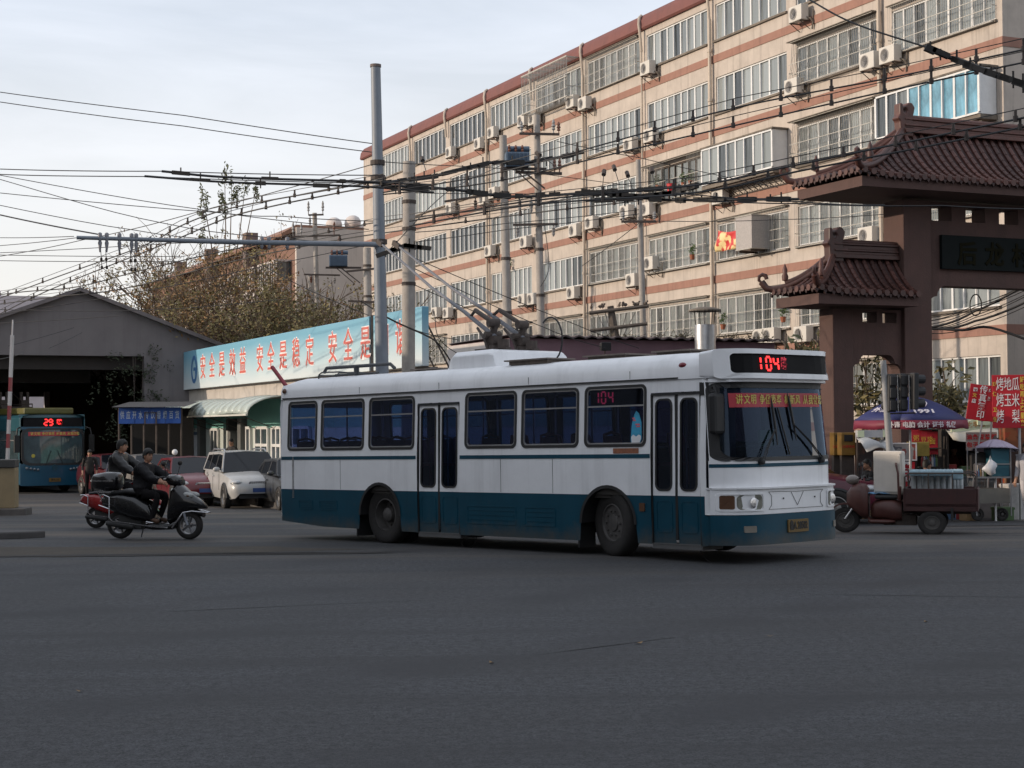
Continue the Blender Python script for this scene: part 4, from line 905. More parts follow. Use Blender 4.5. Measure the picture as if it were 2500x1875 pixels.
# wires that end at the two trolley heads and the pairs sweeping down left over the depot drive
def pair(a, lab, r=.016, kn=True):
    for i, pts in enumerate(a):
        wire(pts, r, lab + (' (upper wire of the pair)' if i == 0 else ' (lower wire of the pair)'), CT, knots=[.1 + .09 * j for j in range(9)] if kn else ())
def carrier(pts, dy, lab, r=.017, nk=14, drop=None):     # a contact wire with its thin carrier close above it, clipped together
    t = wire(pts, r, lab, CT, n=24)
    W = [P(*p) for p in pts]; L = []
    for i in range(len(W) - 1):
        for j in range(8 + (i == len(W) - 2)): L.append(W[i].lerp(W[i + 1], j / 8) - W[0] + Vector((0, 0, dy)))
    mb = MB(); mb.tube(L, .008, 4); mb.build('carrier', WIREM, t)
    for k in range(nk):
        f = (k + .5) / nk * (len(L) - 1); i = min(int(f), len(L) - 2); q = L[i].lerp(L[i + 1], f - i); mb = MB(); mb.cyl(q, q - Vector((0, 0, dy)), .022, n=5); mb.cyl(q - Vector((0, 0, dy + .03)), q - Vector((0, 0, dy - .05)), .034, n=6); mb.build('clip', IRON, t)
carrier([(-20, 735, 52), (150, 672, 47), (345, 602, 42), (440, 552, 39), (515, 522, 37), (600, 500, 36), (760, 471, 35), (935, 440, 34)], .13, 'trolley wire curving from the depot roof up to the steel mast, upper one')
carrier([(-20, 776, 52), (120, 708, 47), (345, 618, 42), (440, 580, 39), (560, 530, 36.5), (680, 500, 35.5), (790, 478, 35), (935, 450, 34)], .13, 'trolley wire curving from the depot roof up to the steel mast, lower one')
carrier([(-20, 722, 50), (60, 712, 48), (190, 700, 46), (345, 660, 44), (560, 610, 43), (760, 575, 42), (935, 540, 40), (1180, 512, 38), (1560, 465, 35)], .11, 'trolley wire running level from the depot past the concrete poles, upper one', nk=16)
carrier([(-20, 745, 50), (130, 725, 47), (300, 705, 46), (560, 640, 44), (800, 590, 42), (1000, 560, 40), (1300, 520, 38), (1560, 490, 35)], .11, 'trolley wire running level from the depot past the concrete poles, lower one', nk=16)
# the wires to the upper right, in front of the gate
carrier([(935, 470, 33), (1200, 425, 32), (1500, 345, 29), (1800, 262, 27), (2200, 185, 25), (2560, 108, 23)], .16, 'topmost trolley wire rising to the upper right before the apartments', .014, 16)
carrier([(935, 475, 33), (1200, 445, 32), (1500, 375, 29), (1800, 305, 27), (2200, 215, 25), (2560, 140, 23)], .16, 'second trolley wire rising to the upper right before the apartments', .014, 16)
carrier([(1000, 540, 31), (1300, 490, 29), (1700, 452, 26), (1900, 412, 25), (2200, 350, 24), (2560, 275, 22)], .13, 'yellowish trolley wire crossing the gate roof, upper one', .016, 12)
carrier([(1000, 552, 31), (1300, 500, 29), (1700, 470, 26), (1950, 418, 25), (2250, 360, 24), (2560, 298, 22)], .13, 'yellowish trolley wire crossing the gate roof, lower one', .016, 12)
GEAR = mat('switch_gear_dark', (.022, .019, .017), .7, .3, 8)
# heavy section insulators and switch frames in the tangle near the poles
def bundle(pts, r, lab, nk, seed, kr=.045):
    rr = random.Random(seed); t = wire(pts, r, lab, 'trolley wire switch gear', 'switch gear', 'wire_switch', n=16)
    W = [P(*p) - P(*pts[0]) for p in pts]; Ls = [(W[i + 1] - W[i]).length for i in range(len(W) - 1)]; T = sum(Ls)
    for k in range(nk):
        d = (k + .5 + rr.uniform(-.3, .3)) / nk * T; i = 0
        while i < len(Ls) - 1 and d > Ls[i]: d -= Ls[i]; i += 1
        q = W[i].lerp(W[i + 1], min(1, d / Ls[i])); dr = (W[i + 1] - W[i]).normalized(); ln = rr.uniform(.06, .2)
        mb = MB(); mb.box(-ln, ln, -kr, kr, -kr * rr.uniform(.7, 1.4), kr, Matrix.Translation(q) @ dr.to_track_quat('X', 'Z').to_matrix().to_4x4())
        if rr.random() < .7: mb.cyl(q, q + Vector((0, 0, rr.uniform(.06, .16))), .016, n=5)
        if rr.random() < .35: mb.cyl(q, q - Vector((0, 0, rr.uniform(.06, .16))), .014, n=5)
        mb.build('fitting', GEAR, t)
bundle([(395, 418, 33), (560, 433, 33), (880, 443, 33), (1060, 452, 33)], .026, 'heavy upper twin rail of wire switch gear reaching left past the tree top', 4, 1, .034)
bundle([(353, 430, 33), (560, 445, 33), (880, 455, 33), (1060, 470, 33)], .024, 'heavy lower twin rail of wire switch gear reaching left past the tree top', 4, 2, .034)
bundle([(930, 447, 33), (1060, 430, 34), (1190, 398, 35), (1300, 395, 35.5), (1425, 372, 36)], .034, 'thick knotted switch gear rising between the concrete pole and transformer', 16, 3)
bundle([(930, 452, 33), (1100, 462, 33.5), (1250, 480, 34), (1450, 470, 34), (1620, 460, 34)], .030, 'long dark switch gear crossing below the transformer', 15, 4)
bundle([(1425, 468, 31), (1560, 480, 31), (1640, 472, 31), (1700, 452, 30)], .036, 'thick knotted crossing of trolley wires before the open balcony', 14, 5)
bundle([(1430, 490, 31), (1560, 484, 31), (1640, 488, 31), (1950, 486, 29)], .026, 'lower straight bar of switch gear before the open balcony', 9, 6)
bundle([(2260, 115, 24), (2330, 145, 24), (2400, 172, 23.5), (2520, 212, 23)], .034, 'frayed thick knotted cable end at the upper right', 10, 7)
bundle([(935, 620, 33), (990, 600, 33), (1040, 606, 33)], .03, 'knotted wire clamp where the trolley heads ride', 6, 8)
wire([(1960, -10, 26), (2080, 55, 25), (2260, 115, 24)], .014, 'slanting span wire entering from above before the top windows', 'overhead cables')
# plain spans
PL = [
 ([(-20, 222, 40), (450, 282, 38), (920, 352, 36)], 'upper of two thin cables crossing the open sky'),
 ([(-20, 246, 40), (450, 308, 38), (920, 373, 36)], 'lower of two thin cables crossing the open sky'),
 ([(-20, 412, 36), (400, 418, 34), (930, 428, 33)], 'upper of two level cables running in from the left'),
 ([(-20, 425, 36), (360, 431, 34), (930, 448, 33)], 'lower of two level cables running in from the left'),
 ([(-20, 424, 45), (480, 510, 42), (900, 560, 40)], 'thin cable slanting down from left behind the tree top'),
 ([(-20, 432, 45), (400, 545, 42), (780, 590, 40)], 'thin cable slanting down to the bracket arm'),
 ([(-20, 469, 45), (520, 518, 41), (690, 528, 40), (920, 540, 38)], 'cable with a clamp crossing below the tree top'),
 ([(-20, 497, 45), (330, 562, 42), (560, 585, 40), (900, 600, 39)], 'cable drooping into the bracket arm'),
 ([(-20, 520, 46), (240, 572, 43)], 'short thick cable ending at the bracket arm tip'),
 ([(-20, 580, 50), (180, 577, 44)], 'upper level cable ending near the bracket arm tip'),
 ([(-20, 601, 50), (190, 580, 44)], 'lower cable rising to the bracket arm tip'),
 ([(-20, 629, 50), (200, 586, 44), (480, 518, 40), (920, 398, 36)], 'thin stay rising from left across the sky to the mast'),
 ([(-20, 618, 52), (420, 594, 47), (720, 586, 45)], 'thin cable level with the bracket arm behind the tree'),
 ([(-20, 622, 52), (440, 626, 47)], 'upper of two faint cables over the depot'),
 ([(-20, 636, 52), (440, 638, 47)], 'lower of two faint cables over the depot'),
 ([(-20, 770, 50), (340, 712, 47), (640, 650, 45), (930, 590, 42)], 'dark cable climbing from the shed to the mast'),
 ([(-20, 755, 55), (340, 757, 52), (700, 730, 50)], 'dark cable level across the shed gable'),
 ([(-20, 790, 55), (300, 770, 52)], 'low cable across the shed gable left half'),
 ([(20, 845, 58), (180, 800, 60)], 'sunlit stub wire in front of the shed, left one'),
 ([(120, 850, 58), (200, 812, 60)], 'sunlit stub wire in front of the shed, right one'),
 ([(-20, 880, 45), (60, 862, 50)], 'wire at the far left under the eaves'),
 ([(560, 590, 45), (700, 680, 44), (900, 770, 43)], 'cable running down behind the bracket arm to the billboard top'),
 ([(930, 630, 37), (1090, 470, 40), (1230, 400, 48)], 'stay climbing from the mast to the transformer pole'),
 ([(935, 395, 36), (1230, 412, 46), (1560, 455, 50)], 'thin cable behind the switch gear'),
 ([(1000, 470, 39), (1240, 472, 45), (1620, 478, 45)], 'service cable between the concrete poles, upper'),
 ([(1000, 568, 39), (1240, 545, 45), (1560, 512, 48)], 'service cable between the concrete poles, middle'),
 ([(1000, 592, 39), (1240, 560, 45), (1560, 522, 48)], 'service cable between the concrete poles, lower'),
 ([(1000, 650, 39), (1330, 800, 44), (1480, 850, 45)], 'slack drop wire falling behind the trolley poles, upper'),
 ([(1000, 690, 39), (1300, 820, 44)], 'slack drop wire falling behind the trolley poles, lower'),
 ([(1000, 625, 39), (1400, 790, 44), (1560, 850, 45)], 'long thin drop wire falling to the pink roof'),
 ([(1330, 550, 47), (1340, 650, 47), (1320, 700, 47)], 'looped wire hanging from the slim concrete pole'),
 ([(1560, 545, 48), (1420, 650, 50)], 'guy wire from the slim pole down to the facade'),
 ([(1600, 540, 48), (1900, 536, 46), (2200, 520, 44)], 'thin cable under the balcony boxes'),
 ([(1640, 470, 30), (1950, 492, 29), (2160, 500, 29)], 'upper wire from the knotted crossing towards the gate'),
 ([(1640, 484, 30), (1950, 497, 29), (2300, 502, 28), (2560, 510, 27)], 'lower wire from the knotted crossing across the gate frieze'),
 ([(1360, 345, 47), (1560, 385, 48), (1900, 458, 48)], 'slack cable from the slim concrete pole to the right'),
 ([(945, 775, 35), (1060, 830, 38), (1110, 895, 40)], 'thick black cable falling from the mast past the billboard end'),
 ([(880, 735, 36), (1000, 800, 38), (1120, 830, 42)], 'stay running down right past the billboard end'),
 ([(1060, 760, 42), (1075, 830, 42), (1150, 880, 43)], 'sagging black service cable beside the billboard end'),
]
for pts, lb in PL: wire(pts, .011 if 'thick' not in lb else .02, lb, 'overhead cables', n=15, sag=.02)
for di, (px, y0, y1) in enumerate(((246, 610, 655), (258, 610, 655), (318, 612, 660), (328, 612, 660))):      # droppers under the arm tip
    wire([(px, y0, 34.6), (px + 3, y1, 36)], .008, ORD[di] + ' dropper wire from the tip, hanging below the bracket arm', 'droppers under the bracket arm', 'wire', 'dropper_wire', knots=(.5, .95), kr=.028)
for i, (xa, ya, xb, yb) in enumerate(((1475, 415, 1470, 470), (1498, 405, 1512, 450), (1530, 420, 1545, 465), (1590, 408, 1600, 470), (1308, 372, 1360, 408), (1030, 385, 1040, 418))):
    wire([(xa, ya, 31.5), (xb, yb, 31)], .008, ORD[i] + ' short suspension wire with insulator near the wire crossings', 'suspension wires', 'wire', 'suspension_wire', knots=(.12,), kr=.045)
# the thick bundle of telephone cables through the gate
rr = random.Random(12)
for i in range(9):
    y0 = 815 - i * 4 + rr.uniform(-8, 8); y1 = 735 - i * 8 + rr.uniform(-18, 18)
    wire([(2262, y0, 43.5), (2380, (y0 + y1) / 2 + 12 + rr.uniform(-6, 10), 43), (2560, y1 - 20, 42)], .012 + .02 * (i in (2, 5)), ORD[i] + ' cable from the bottom in the tangle of cables seen through the gate', 'cables through the gate', 'wire', 'telephone_cable', sag=.05)
wire([(2262, 800, 43.6), (2350, 806, 43), (2420, 800, 43), (2560, 850, 42)], .035, 'thick black drooping cable under the tangle seen through the gate', 'cables through the gate', 'wire', 'telephone_cable')
t = wire([(2382 + 14 * math.sin(a) , 745 + 26 * math.cos(a), 42.6) for a in [x * .6283 for x in range(11)]], .018, 'coil of spare cable hanging in the gate opening', 'cables through the gate', 'cable coil', 'cable_coil', n=30)
wire([(2380, 650, 41), (2384, 718, 42.6)], .008, 'thin string holding the cable coil under the gate beam', None, 'wire', 'hanging_string')

# ================================================================ TREES
BARK = mat('tree_bark', (.14, .10, .07), .9, .3, 8, bump=.4)
def tree(label, base, h, spread, seed, leaves, leaf_m, leaf_sz, fork=.3, nb=5, depth=4, clumps=(), group=None, r0=.13, lean=(0, 0), rad_c=.45, minz=.0):
    rr = random.Random(seed); t = thing('tree', label, 'tree', base, 0, group); tips = []
    trunk, limbs = MB(), MB()
    def grow(p, d, L, r, lev, mbx):
        r = max(r, .018); n = 4; pts = [p]; q = p.copy(); dd = d.copy()
        for i in range(n):
            dd = (dd + Vector((rr.gauss(0, .10), rr.gauss(0, .10), rr.gauss(0, .06) + .03))).normalized(); q = q + dd * L / n; pts.append(q.copy())
        mbx.tube(pts, r, 6 if lev < 2 else 4, r * .55, caps=False)
        if lev >= 2: tips.extend(pts[1:])
        if lev < depth:
            for _ in range(rr.randint(2, 3) + (lev == 0) * (nb - 2)):
                k = rr.uniform(.35, 1); i = min(n - 1, int(k * n)); s_ = pts[i].lerp(pts[i + 1], k * n - i)
                a = Vector((rr.gauss(0, 1), rr.gauss(0, 1), 0)).normalized(); nd = (dd * rr.uniform(.55, 1) + a * rr.uniform(.35, .8) * spread + Vector((0, 0, .12))).normalized()
                grow(s_, nd, L * rr.uniform(.55, .78), r * .5, lev + 1, limbs)
    d0 = Vector((lean[0], lean[1], 1)).normalized(); tr = [Vector((0, 0, -.4)), d0 * h * fork * .5, d0 * h * fork]
    trunk.tube(tr, r0, 8, r0 * .75); trunk.build('trunk', BARK, t, smooth=50)
    for _ in range(nb):
        a = Vector((rr.gauss(0, 1), rr.gauss(0, 1), 0)).normalized(); grow(tr[-1] - d0 * rr.random() * h * .1, (d0 + a * spread * rr.uniform(.2, .8)).normalized(), h * (1 - fork) * .46, r0 * .55, 1, limbs)
    limbs.build('limbs', BARK, t)
    cr = MB()
    for _ in range(leaves):
        p = rr.choice(tips)
        if p.z < minz: continue
        cr.m(rr.choice((0, 0, 1))); leaf_cloud(cr, p + Vector((rr.gauss(0, .15), rr.gauss(0, .15), rr.gauss(0, .15))), (rad_c, rad_c, rad_c * .8), 9, leaf_sz, rr)
    for (c, r, n_) in clumps: cr.m(2); leaf_cloud(cr, c, r, n_, leaf_sz * 1.15, rr)
    if cr.v: cr.build('crown', leaf_m, t)
    return t
L_OLIVE = mat('leaf_olive', (.19, .15, .055), .7, .3, 3); L_BROWN = mat('leaf_brown', (.28, .16, .065), .75, .3, 3); L_GREEN = mat('leaf_grey_green', (.14, .145, .07), .65, .3, 3); L_DARK = mat('leaf_dark_olive', (.10, .088, .033), .7, .3, 3)
def base_at(px, Y): q = P(px, 1000, Y); return Vector((q.x, Y, gz(q.x, Y)))
b = base_at(540, 76); up = lambda px, py, Y=76, b=b: P(px, py, Y) - b
rr = random.Random(2); CL = []
for px, y0, y1, w in ((548, 400, 455, 26), (566, 440, 500, 20), (575, 452, 492, 20), (598, 440, 478, 24), (625, 460, 480, 16), (487, 450, 530, 17), (505, 470, 545, 17), (552, 490, 525, 15), (540, 470, 505, 14), (495, 560, 600, 15)):
    for k in range(3):
        c = up(px + rr.uniform(-6, 6), y0 + (y1 - y0) * (k + .5) / 3); CL.append((c, (w * .019 * .5, w * .019 * .5, .35), 22))
tr1 = tree('tall nearly bare tree with tufts of leaves at its top behind the billboard', b, 12.5, .85, 5, 130, [L_BROWN, L_OLIVE, L_GREEN], .085, fork=.30, nb=10, depth=4, clumps=CL, rad_c=.30, minz=5)
mb = MB()
for px, y0 in ((548, 405), (600, 445), (490, 455), (566, 445), (625, 462)): q0, q1 = up(540 + (px - 540) * .25, 720), up(px, y0); mb.tube([q0, q0.lerp(q1, .5) + Vector((.12, 0, 0)), q1], [.045, .03, .01], 5)
mb.build('leader_branch', BARK, tr1)
for i, (px, Y, h, sp_, lv, ms, lb) in enumerate((
    (590, 78, 14.6, 1.2, 150, (L_BROWN, L_OLIVE, L_GREEN), 'tall bare twiggy tree standing beside the tufted tree'),
    (340, 79, 11.6, 1.2, 90, (L_BROWN, L_OLIVE, L_GREEN), 'bare wide twiggy tree above the right slope of the shed roof'),
    (400, 80, 12.6, 1.1, 110, (L_BROWN, L_OLIVE, L_GREEN), 'bare twiggy brown tree beside the depot shed roof'),
    (470, 74, 11.8, 1.0, 330, (L_OLIVE, L_BROWN, L_GREEN), 'bushy olive brown tree behind the left end of the billboard'),
    (600, 72, 11.8, 1.0, 340, (L_OLIVE, L_BROWN, L_GREEN), 'bushy olive tree under the far balconies'),
    (690, 70, 9.6, 1.0, 400, (L_DARK, L_OLIVE, L_BROWN), 'dark olive tree left of the far slender pole'),
    (760, 68, 9.0, .9, 420, (L_DARK, L_OLIVE, L_OLIVE), 'dark leafy tree around the far slender poles'),
    (862, 66, 9.6, 1.0, 170, (L_DARK, L_OLIVE, L_BROWN), 'sparse half bare tree in front of the blank end wall beside the mast'),
    (725, 74, 11.4, 1.0, 170, (L_BROWN, L_OLIVE, L_DARK), 'half bare tree whose twigs cross the far balconies left of the insulator pole'),
    (840, 64, 7.8, .9, 420, (L_DARK, L_OLIVE, L_BROWN), 'dark leafy tree behind the middle of the billboard'),
    (530, 82, 14.4, 1.1, 240, (L_BROWN, L_OLIVE, L_GREEN), 'thin brown leaved tree farther behind the tall bare tree'))):
    tree(lb, base_at(px, Y), h, sp_, 40 + i, lv, list(ms), .085, fork=.22, nb=10, depth=4, group='trees behind the billboard', rad_c=.40)
tree('green leafed tree seen through the side arch of the gate', base_at(2135, 44.0), 5.2, .5, 60, 55, [L_DARK, L_OLIVE, L_GREEN], .13, fork=.3, nb=4, depth=3, rad_c=.32, r0=.09)
tree('small fig tree beside the air conditioners above the bus roof', base_at(1972, 47.0), 5.7, .32, 61, 32, [L_GREEN, L_OLIVE, L_OLIVE], .15, fork=.6, nb=4, depth=3, rad_c=.26, r0=.07, minz=4.2)
tree('leafy tree growing behind the right foot of the gate pillar', base_at(2300, 45.5), 4.4, .6, 62, 60, [L_DARK, L_OLIVE, L_BROWN], .13, fork=.35, nb=4, depth=3, rad_c=.35, r0=.08)
# ================================================================ THE WHITE AND TEAL TROLLEYBUS
BUSW = mat('bus_white', (.82, .825, .84), .34, .06, 1.5, coat=.15, streak=.24, bump=.10, bscale=1.6); BUST = mat('bus_teal', (.003, .052, .086), .45, .15, 1.5, spec=.3, streak=.25, bump=.10, bscale=1.6, grime=.55); BUSG = mat('bus_interior_grey', (.16, .16, .18), .7); BUSF = mat('bus_floor', (.06, .055, .05), .8)
BGLASS = glass_mat('bus_window_glass', (.18, .23, .40), .055, .03, (.6, .72, 1.0)); WGLASS = glass_mat('bus_windscreen_glass', (.26, .30, .34), .045, .03, (.42, .56, .80)); RIMM = mat('wheel_rim_grey', (.07, .065, .062), .6, .3, 10); AMBER = mat('amber_lens', (.10, .045, .022), .2, .1, spec=.8); HEADL = mat('headlamp_lens', (.20, .20, .17), .12, .25, 20, spec=.9); REDL = mat('red_lens', (.20, .02, .03), .3); PINKS = mat('red_plastic_seat', (.32, .06, .07), .45); GASKET = mat('window_gasket', (.018, .018, .019), .5); ALU = mat('aluminium_trim', (.42, .42, .43), .35, .1, metal=.8)
BL = 10.47; bO = Vector((-4.33, 30.77)); bD = Vector((.675, -.7394)).normalized()
def bus_z(t): return gz(*(bO + bD * t + Vector((.74, .675)) * 1.22))
brot = (Matrix.Rotation(math.atan2(bD.y, bD.x), 3, 'Z') @ Matrix.Rotation(-math.atan2(bus_z(8.5) - bus_z(3.0), 5.5), 3, 'Y')).to_euler()
bc = bO + Vector((.7394, .675)) * 1.22                   # centre line, at the tail
bus = thing('trolleybus', 'white trolleybus with teal skirt and red 104 sign turning out of the depot', 'trolleybus', (bc.x, bc.y, bus_z(3.0) - 3.0 * (bus_z(8.5) - bus_z(3.0)) / 5.5), rot=brot)
RWX, FWX, WZ = 2.99, 8.53, .50; NEAR, FAR = -1, 1
def sy(z): return 1.22 - (.0 if z < 1.5 else .045 * (z - 1.5)) + (0 if z > .6 else -.03 * (.6 - z))
def side(sg, off=0.0): return lambda x, z: (x, sg * (sy(z) + off), z)
def arch(x, z0):
    z = z0
    for cx in (RWX, FWX):
        d = abs(x - cx)
        if d < .59: z = max(z, WZ + math.sqrt(max(0, .575 ** 2 - min(d, .5749) ** 2)) * .98)
    return z
def skirt(x): return .27 + (.07 * (1 - x / 1.3) if x < 1.3 else 0) - .04 * min(1, x / 5)
def side_panel(sg, x0, x1, za, zb, nm, m, n=None):       # a strip of the side between two heights, cut by the wheel arches
    n = n or max(1, int((x1 - x0) / .04)); mb = MB(); rows = []
    for i in range(n + 1):
        x = x0 + (x1 - x0) * i / n; a = za(x) if callable(za) else za; b = zb; a = min(max(a, arch(x, 0)) if arch(x, 0) > a else a, b)
        rows.append([side(sg)(x, a), side(sg)(x, (a + b) / 2), side(sg)(x, b)])
    mb.grid(rows); return mb.build(nm, m, bus, smooth=30)
DOORS = ((4.03, 5.12), (9.41, 10.36)); WINS = [(.19, 1.14), (1.24, 2.56), (2.67, 3.97), (5.26, 6.54), (6.63, 7.94), (8.04, 9.34)]
FWIN = [(.25, 1.6), (1.75, 3.2), (3.35, 4.8), (4.95, 6.4), (6.55, 8.0), (8.15, 9.6)]
zb, zt = 1.63, 2.57
def glazed_side(sg, segs, wins):
    for x0, x1 in segs:
        side_panel(sg, x0, x1, skirt, .93, 'skirt_panel', BUST); side_panel(sg, x0, x1, .932, zb, 'side_panel', BUSW)
        mb = MB(); ws = [w for w in wins if w[0] >= x0 and w[1] <= x1]; x = x0; S = side(sg)
        for w in ws + [(x1, x1)]:
            if w[0] > x: mb = MB(); mb.add([S(x, zb), S(w[0], zb), S(w[0], zt), S(x, zt)], [(0, 1, 2, 3)]); mb.build('window_pillar', BUSW, bus)
            x = w[1]
    for w0, w1 in wins:
        r = .10; k = 5; n = 4 * (k + 1); o = rrect(w0, w1, zb, zt, .004, k); o2 = rrect(w0 + .012, w1 - .012, zb + .012, zt - .012, r, k); i1 = rrect(w0 + .055, w1 - .055, zb + .055, zt - .05, r * .7, k)
        mb = MB(); mb.add([side(sg)(*p) for p in o] + [side(sg)(*p) for p in o2], [(i, (i + 1) % n, n + (i + 1) % n, n + i) for i in range(n)]); mb.build('window_corner', BUSW, bus)
        mb = MB(); ring(mb, o2, i1, side(sg, .012), side(sg, -.02)); f = mb.build('window', GASKET, bus)
        i2 = rrect(w0 + .075, w1 - .075, zb + .075, zt - .068, r * .55, k)
        mb = MB(); ring(mb, i1, i2, side(sg, .002), side(sg, -.018)); mb.box(w0 + .06, w1 - .06, sg * (sy(2.25) - .012), sg * (sy(2.25) + .003), 2.238, 2.262); mb.build('sash', ALU, f)
        for a, b in ((zb + .055, 2.24), (2.26, zt - .05)): mb = MB(); mb.add([side(sg, -.014)(x, z) for x, z in ((w0 + .055, a), (w1 - .055, a), (w1 - .055, b), (w0 + .055, b))], [(0, 1, 2, 3)]); mb.build('pane', BGLASS, f)
glazed_side(NEAR, [(0, 4.03), (5.12, 9.41), (10.36, BL)], WINS); glazed_side(FAR, [(0, BL)], FWIN)
for sg, segs in ((NEAR, [(0, 4.0), (5.15, 9.40)]), (FAR, [(0, BL)])):
    for x0, x1 in segs:
        mb = MB(); S0, S1 = side(sg, .004), side(sg, .0005); P_ = [(x0, 1.475), (x1, 1.475), (x1, 1.535), (x0, 1.535)]; mb.prism(P_, S0, S1); mb.build('side_stripe', BUST, bus)
# header strip over doors and windows, cove, roof
for sg in (NEAR, FAR):
    S = side(sg); mb = MB(); mb.add([S(0, zt), S(BL, zt), S(BL, 2.605), S(0, 2.605)], [(0, 1, 2, 3)])
    if sg == NEAR:
        for d0, d1 in DOORS: mb.add([S(d0, 2.42), S(d1, 2.42), S(d1, zt), S(d0, zt)], [(0, 1, 2, 3)])
    mb.build('header_panel', BUSW, bus)
    mb = MB(); mb.prism([(.02, 2.606), (9.95, 2.606), (9.95, 2.63), (.02, 2.63)], side(sg, .028), side(sg, -.01)); mb.build('drip_rail', GASKET, bus)
def roofsec(x):
    e = .10 * max(0, 1 - x / .35) ** 2 + .12 * max(0, (x - 10.0) / .75) ** 2; h = 2.99 - e
    return [(x, s * y, z) for s, y, z in ((-1, sy(2.60) + .018, 2.60), (-1, sy(2.6) + .012, 2.76), (-1, 1.135, 2.87), (-1, 1.06, 2.945 - e), (-1, .85, h), (0, 0, h + .05), (1, .85, h), (1, 1.06, 2.945 - e), (1, 1.135, 2.87), (1, sy(2.6) + .012, 2.76), (1, sy(2.6) + .018, 2.60))]
mb = MB(); mb.grid([roofsec(x) for x in (-.03, .05, .15, .35, 1, 2, 3, 4, 5, 6, 7, 8, 9, 9.8, 10.2, 10.45)]); o = len(mb.v)
mb.f.append(list(range(0, 11))); mb.mi.append(0); mb.build('roof', BUSW, bus, smooth=50)
# tail wall and window
mb = MB(); mb.add([(-.03, -1.19, .40), (-.03, 1.19, .40), (-.03, 1.22, .93), (-.03, -1.22, .93)], [(0, 1, 2, 3)]); mb.build('tail_skirt', BUST, bus)
mb = MB(); y = 1.21
for a in ([(-y, .932), (y, .932), (y, 1.7), (-y, 1.7)], [(-y, 1.7), (-.95, 1.7), (-.95, 2.45), (-y, 2.45)], [(.95, 1.7), (y, 1.7), (y, 2.45), (.95, 2.45)], [(-y, 2.45), (y, 2.45), (1.18, 2.62), (-1.18, 2.62)]): mb.add([(-.03, *p) for p in a], [(0, 1, 2, 3)])
mb.build('tail_panel', BUSW, bus); mb = MB(); mb.add([(-.02, -.95, 1.7), (-.02, .95, 1.7), (-.02, .95, 2.45), (-.02, -.95, 2.45)], [(0, 1, 2, 3)]); mb.build('tail_window', BGLASS, bus)
for sg in (-1, 1): mb = MB(); mb.grid([[(-.03 + .04 * k, sg * (sy(z) - (.015 if k == 0 else 0)), z) for z in (.42, .93, 1.5, 2.6)] for k in (0, 1)]); mb.build('corner_post', BUSW if False else [BUSW], bus)
for x in (1.85, 6.15, 7.35, 8.75):                       # joints between the sheets of the side
    if x in (8.75,): continue
    mb = MB(); mb.prism([(x, .94), (x + .007, .94), (x + .007, 1.47), (x, 1.47)], side(NEAR, .0022), side(NEAR, .0004)); mb.build('panel_joint', GASKET, bus)
for x in (2.4, 4.6, 6.8, 9.0):
    mb = MB(); mb.prism([(x, 2.64), (x + .006, 2.64), (x + .006, 2.755), (x, 2.755)], lambda p, q: (p, -(sy(2.6) + .0185), q), lambda p, q: (p, -(sy(2.6) + .010), q)); mb.build('panel_joint', GASKET, bus)
# corner trim of short bright ribs near the tail
mb = MB()
for i in range(34): z = .78 + .75 * i / 33; mb.box(.36, .41, -sy(z) - .008, -sy(z) + .002, z - .006, z + .006)
o = mb.build('rib_trim', ALU, bus); o['kind'] = 'stuff'
# vents and hatch outlines pressed into the skirt
for x0, x1, z0, z1 in ((.55, 1.0, .56, .74), (1.2, 1.75, .56, .74), (5.32, 6.5, .42, .72), (6.7, 7.4, .42, .72)):
    mb = MB(); o_, i_ = rrect(x0, x1, z0, z1, .03), rrect(x0 + .018, x1 - .018, z0 + .018, z1 - .018, .02); ring(mb, o_, i_, side(NEAR, .006), side(NEAR, -.002))
    for k in range(3): z = z0 + (z1 - z0) * (k + 1) / 4; mb.prism([(x0 + .05, z - .006), (x1 - .05, z - .006), (x1 - .05, z + .006), (x0 + .05, z + .006)], side(NEAR, .005), side(NEAR, -.002))
    mb.build('skirt_hatch', BUST, bus)
for x, lb in ((9.24, None),): mb = MB(); mb.prism(rrect(x - .05, x + .05, .70, .82, .012), side(NEAR, .02), side(NEAR, 0)); mb.build('side_marker', AMBER, bus)
mb = MB(); mb.prism(rrect(8.66, 9.18, 1.545, 1.622, .01), side(NEAR, .004), side(NEAR, .001)); mb.build('orange_notice', mat('orange_notice', (.27, .10, .05), .6, .3, 20), bus)
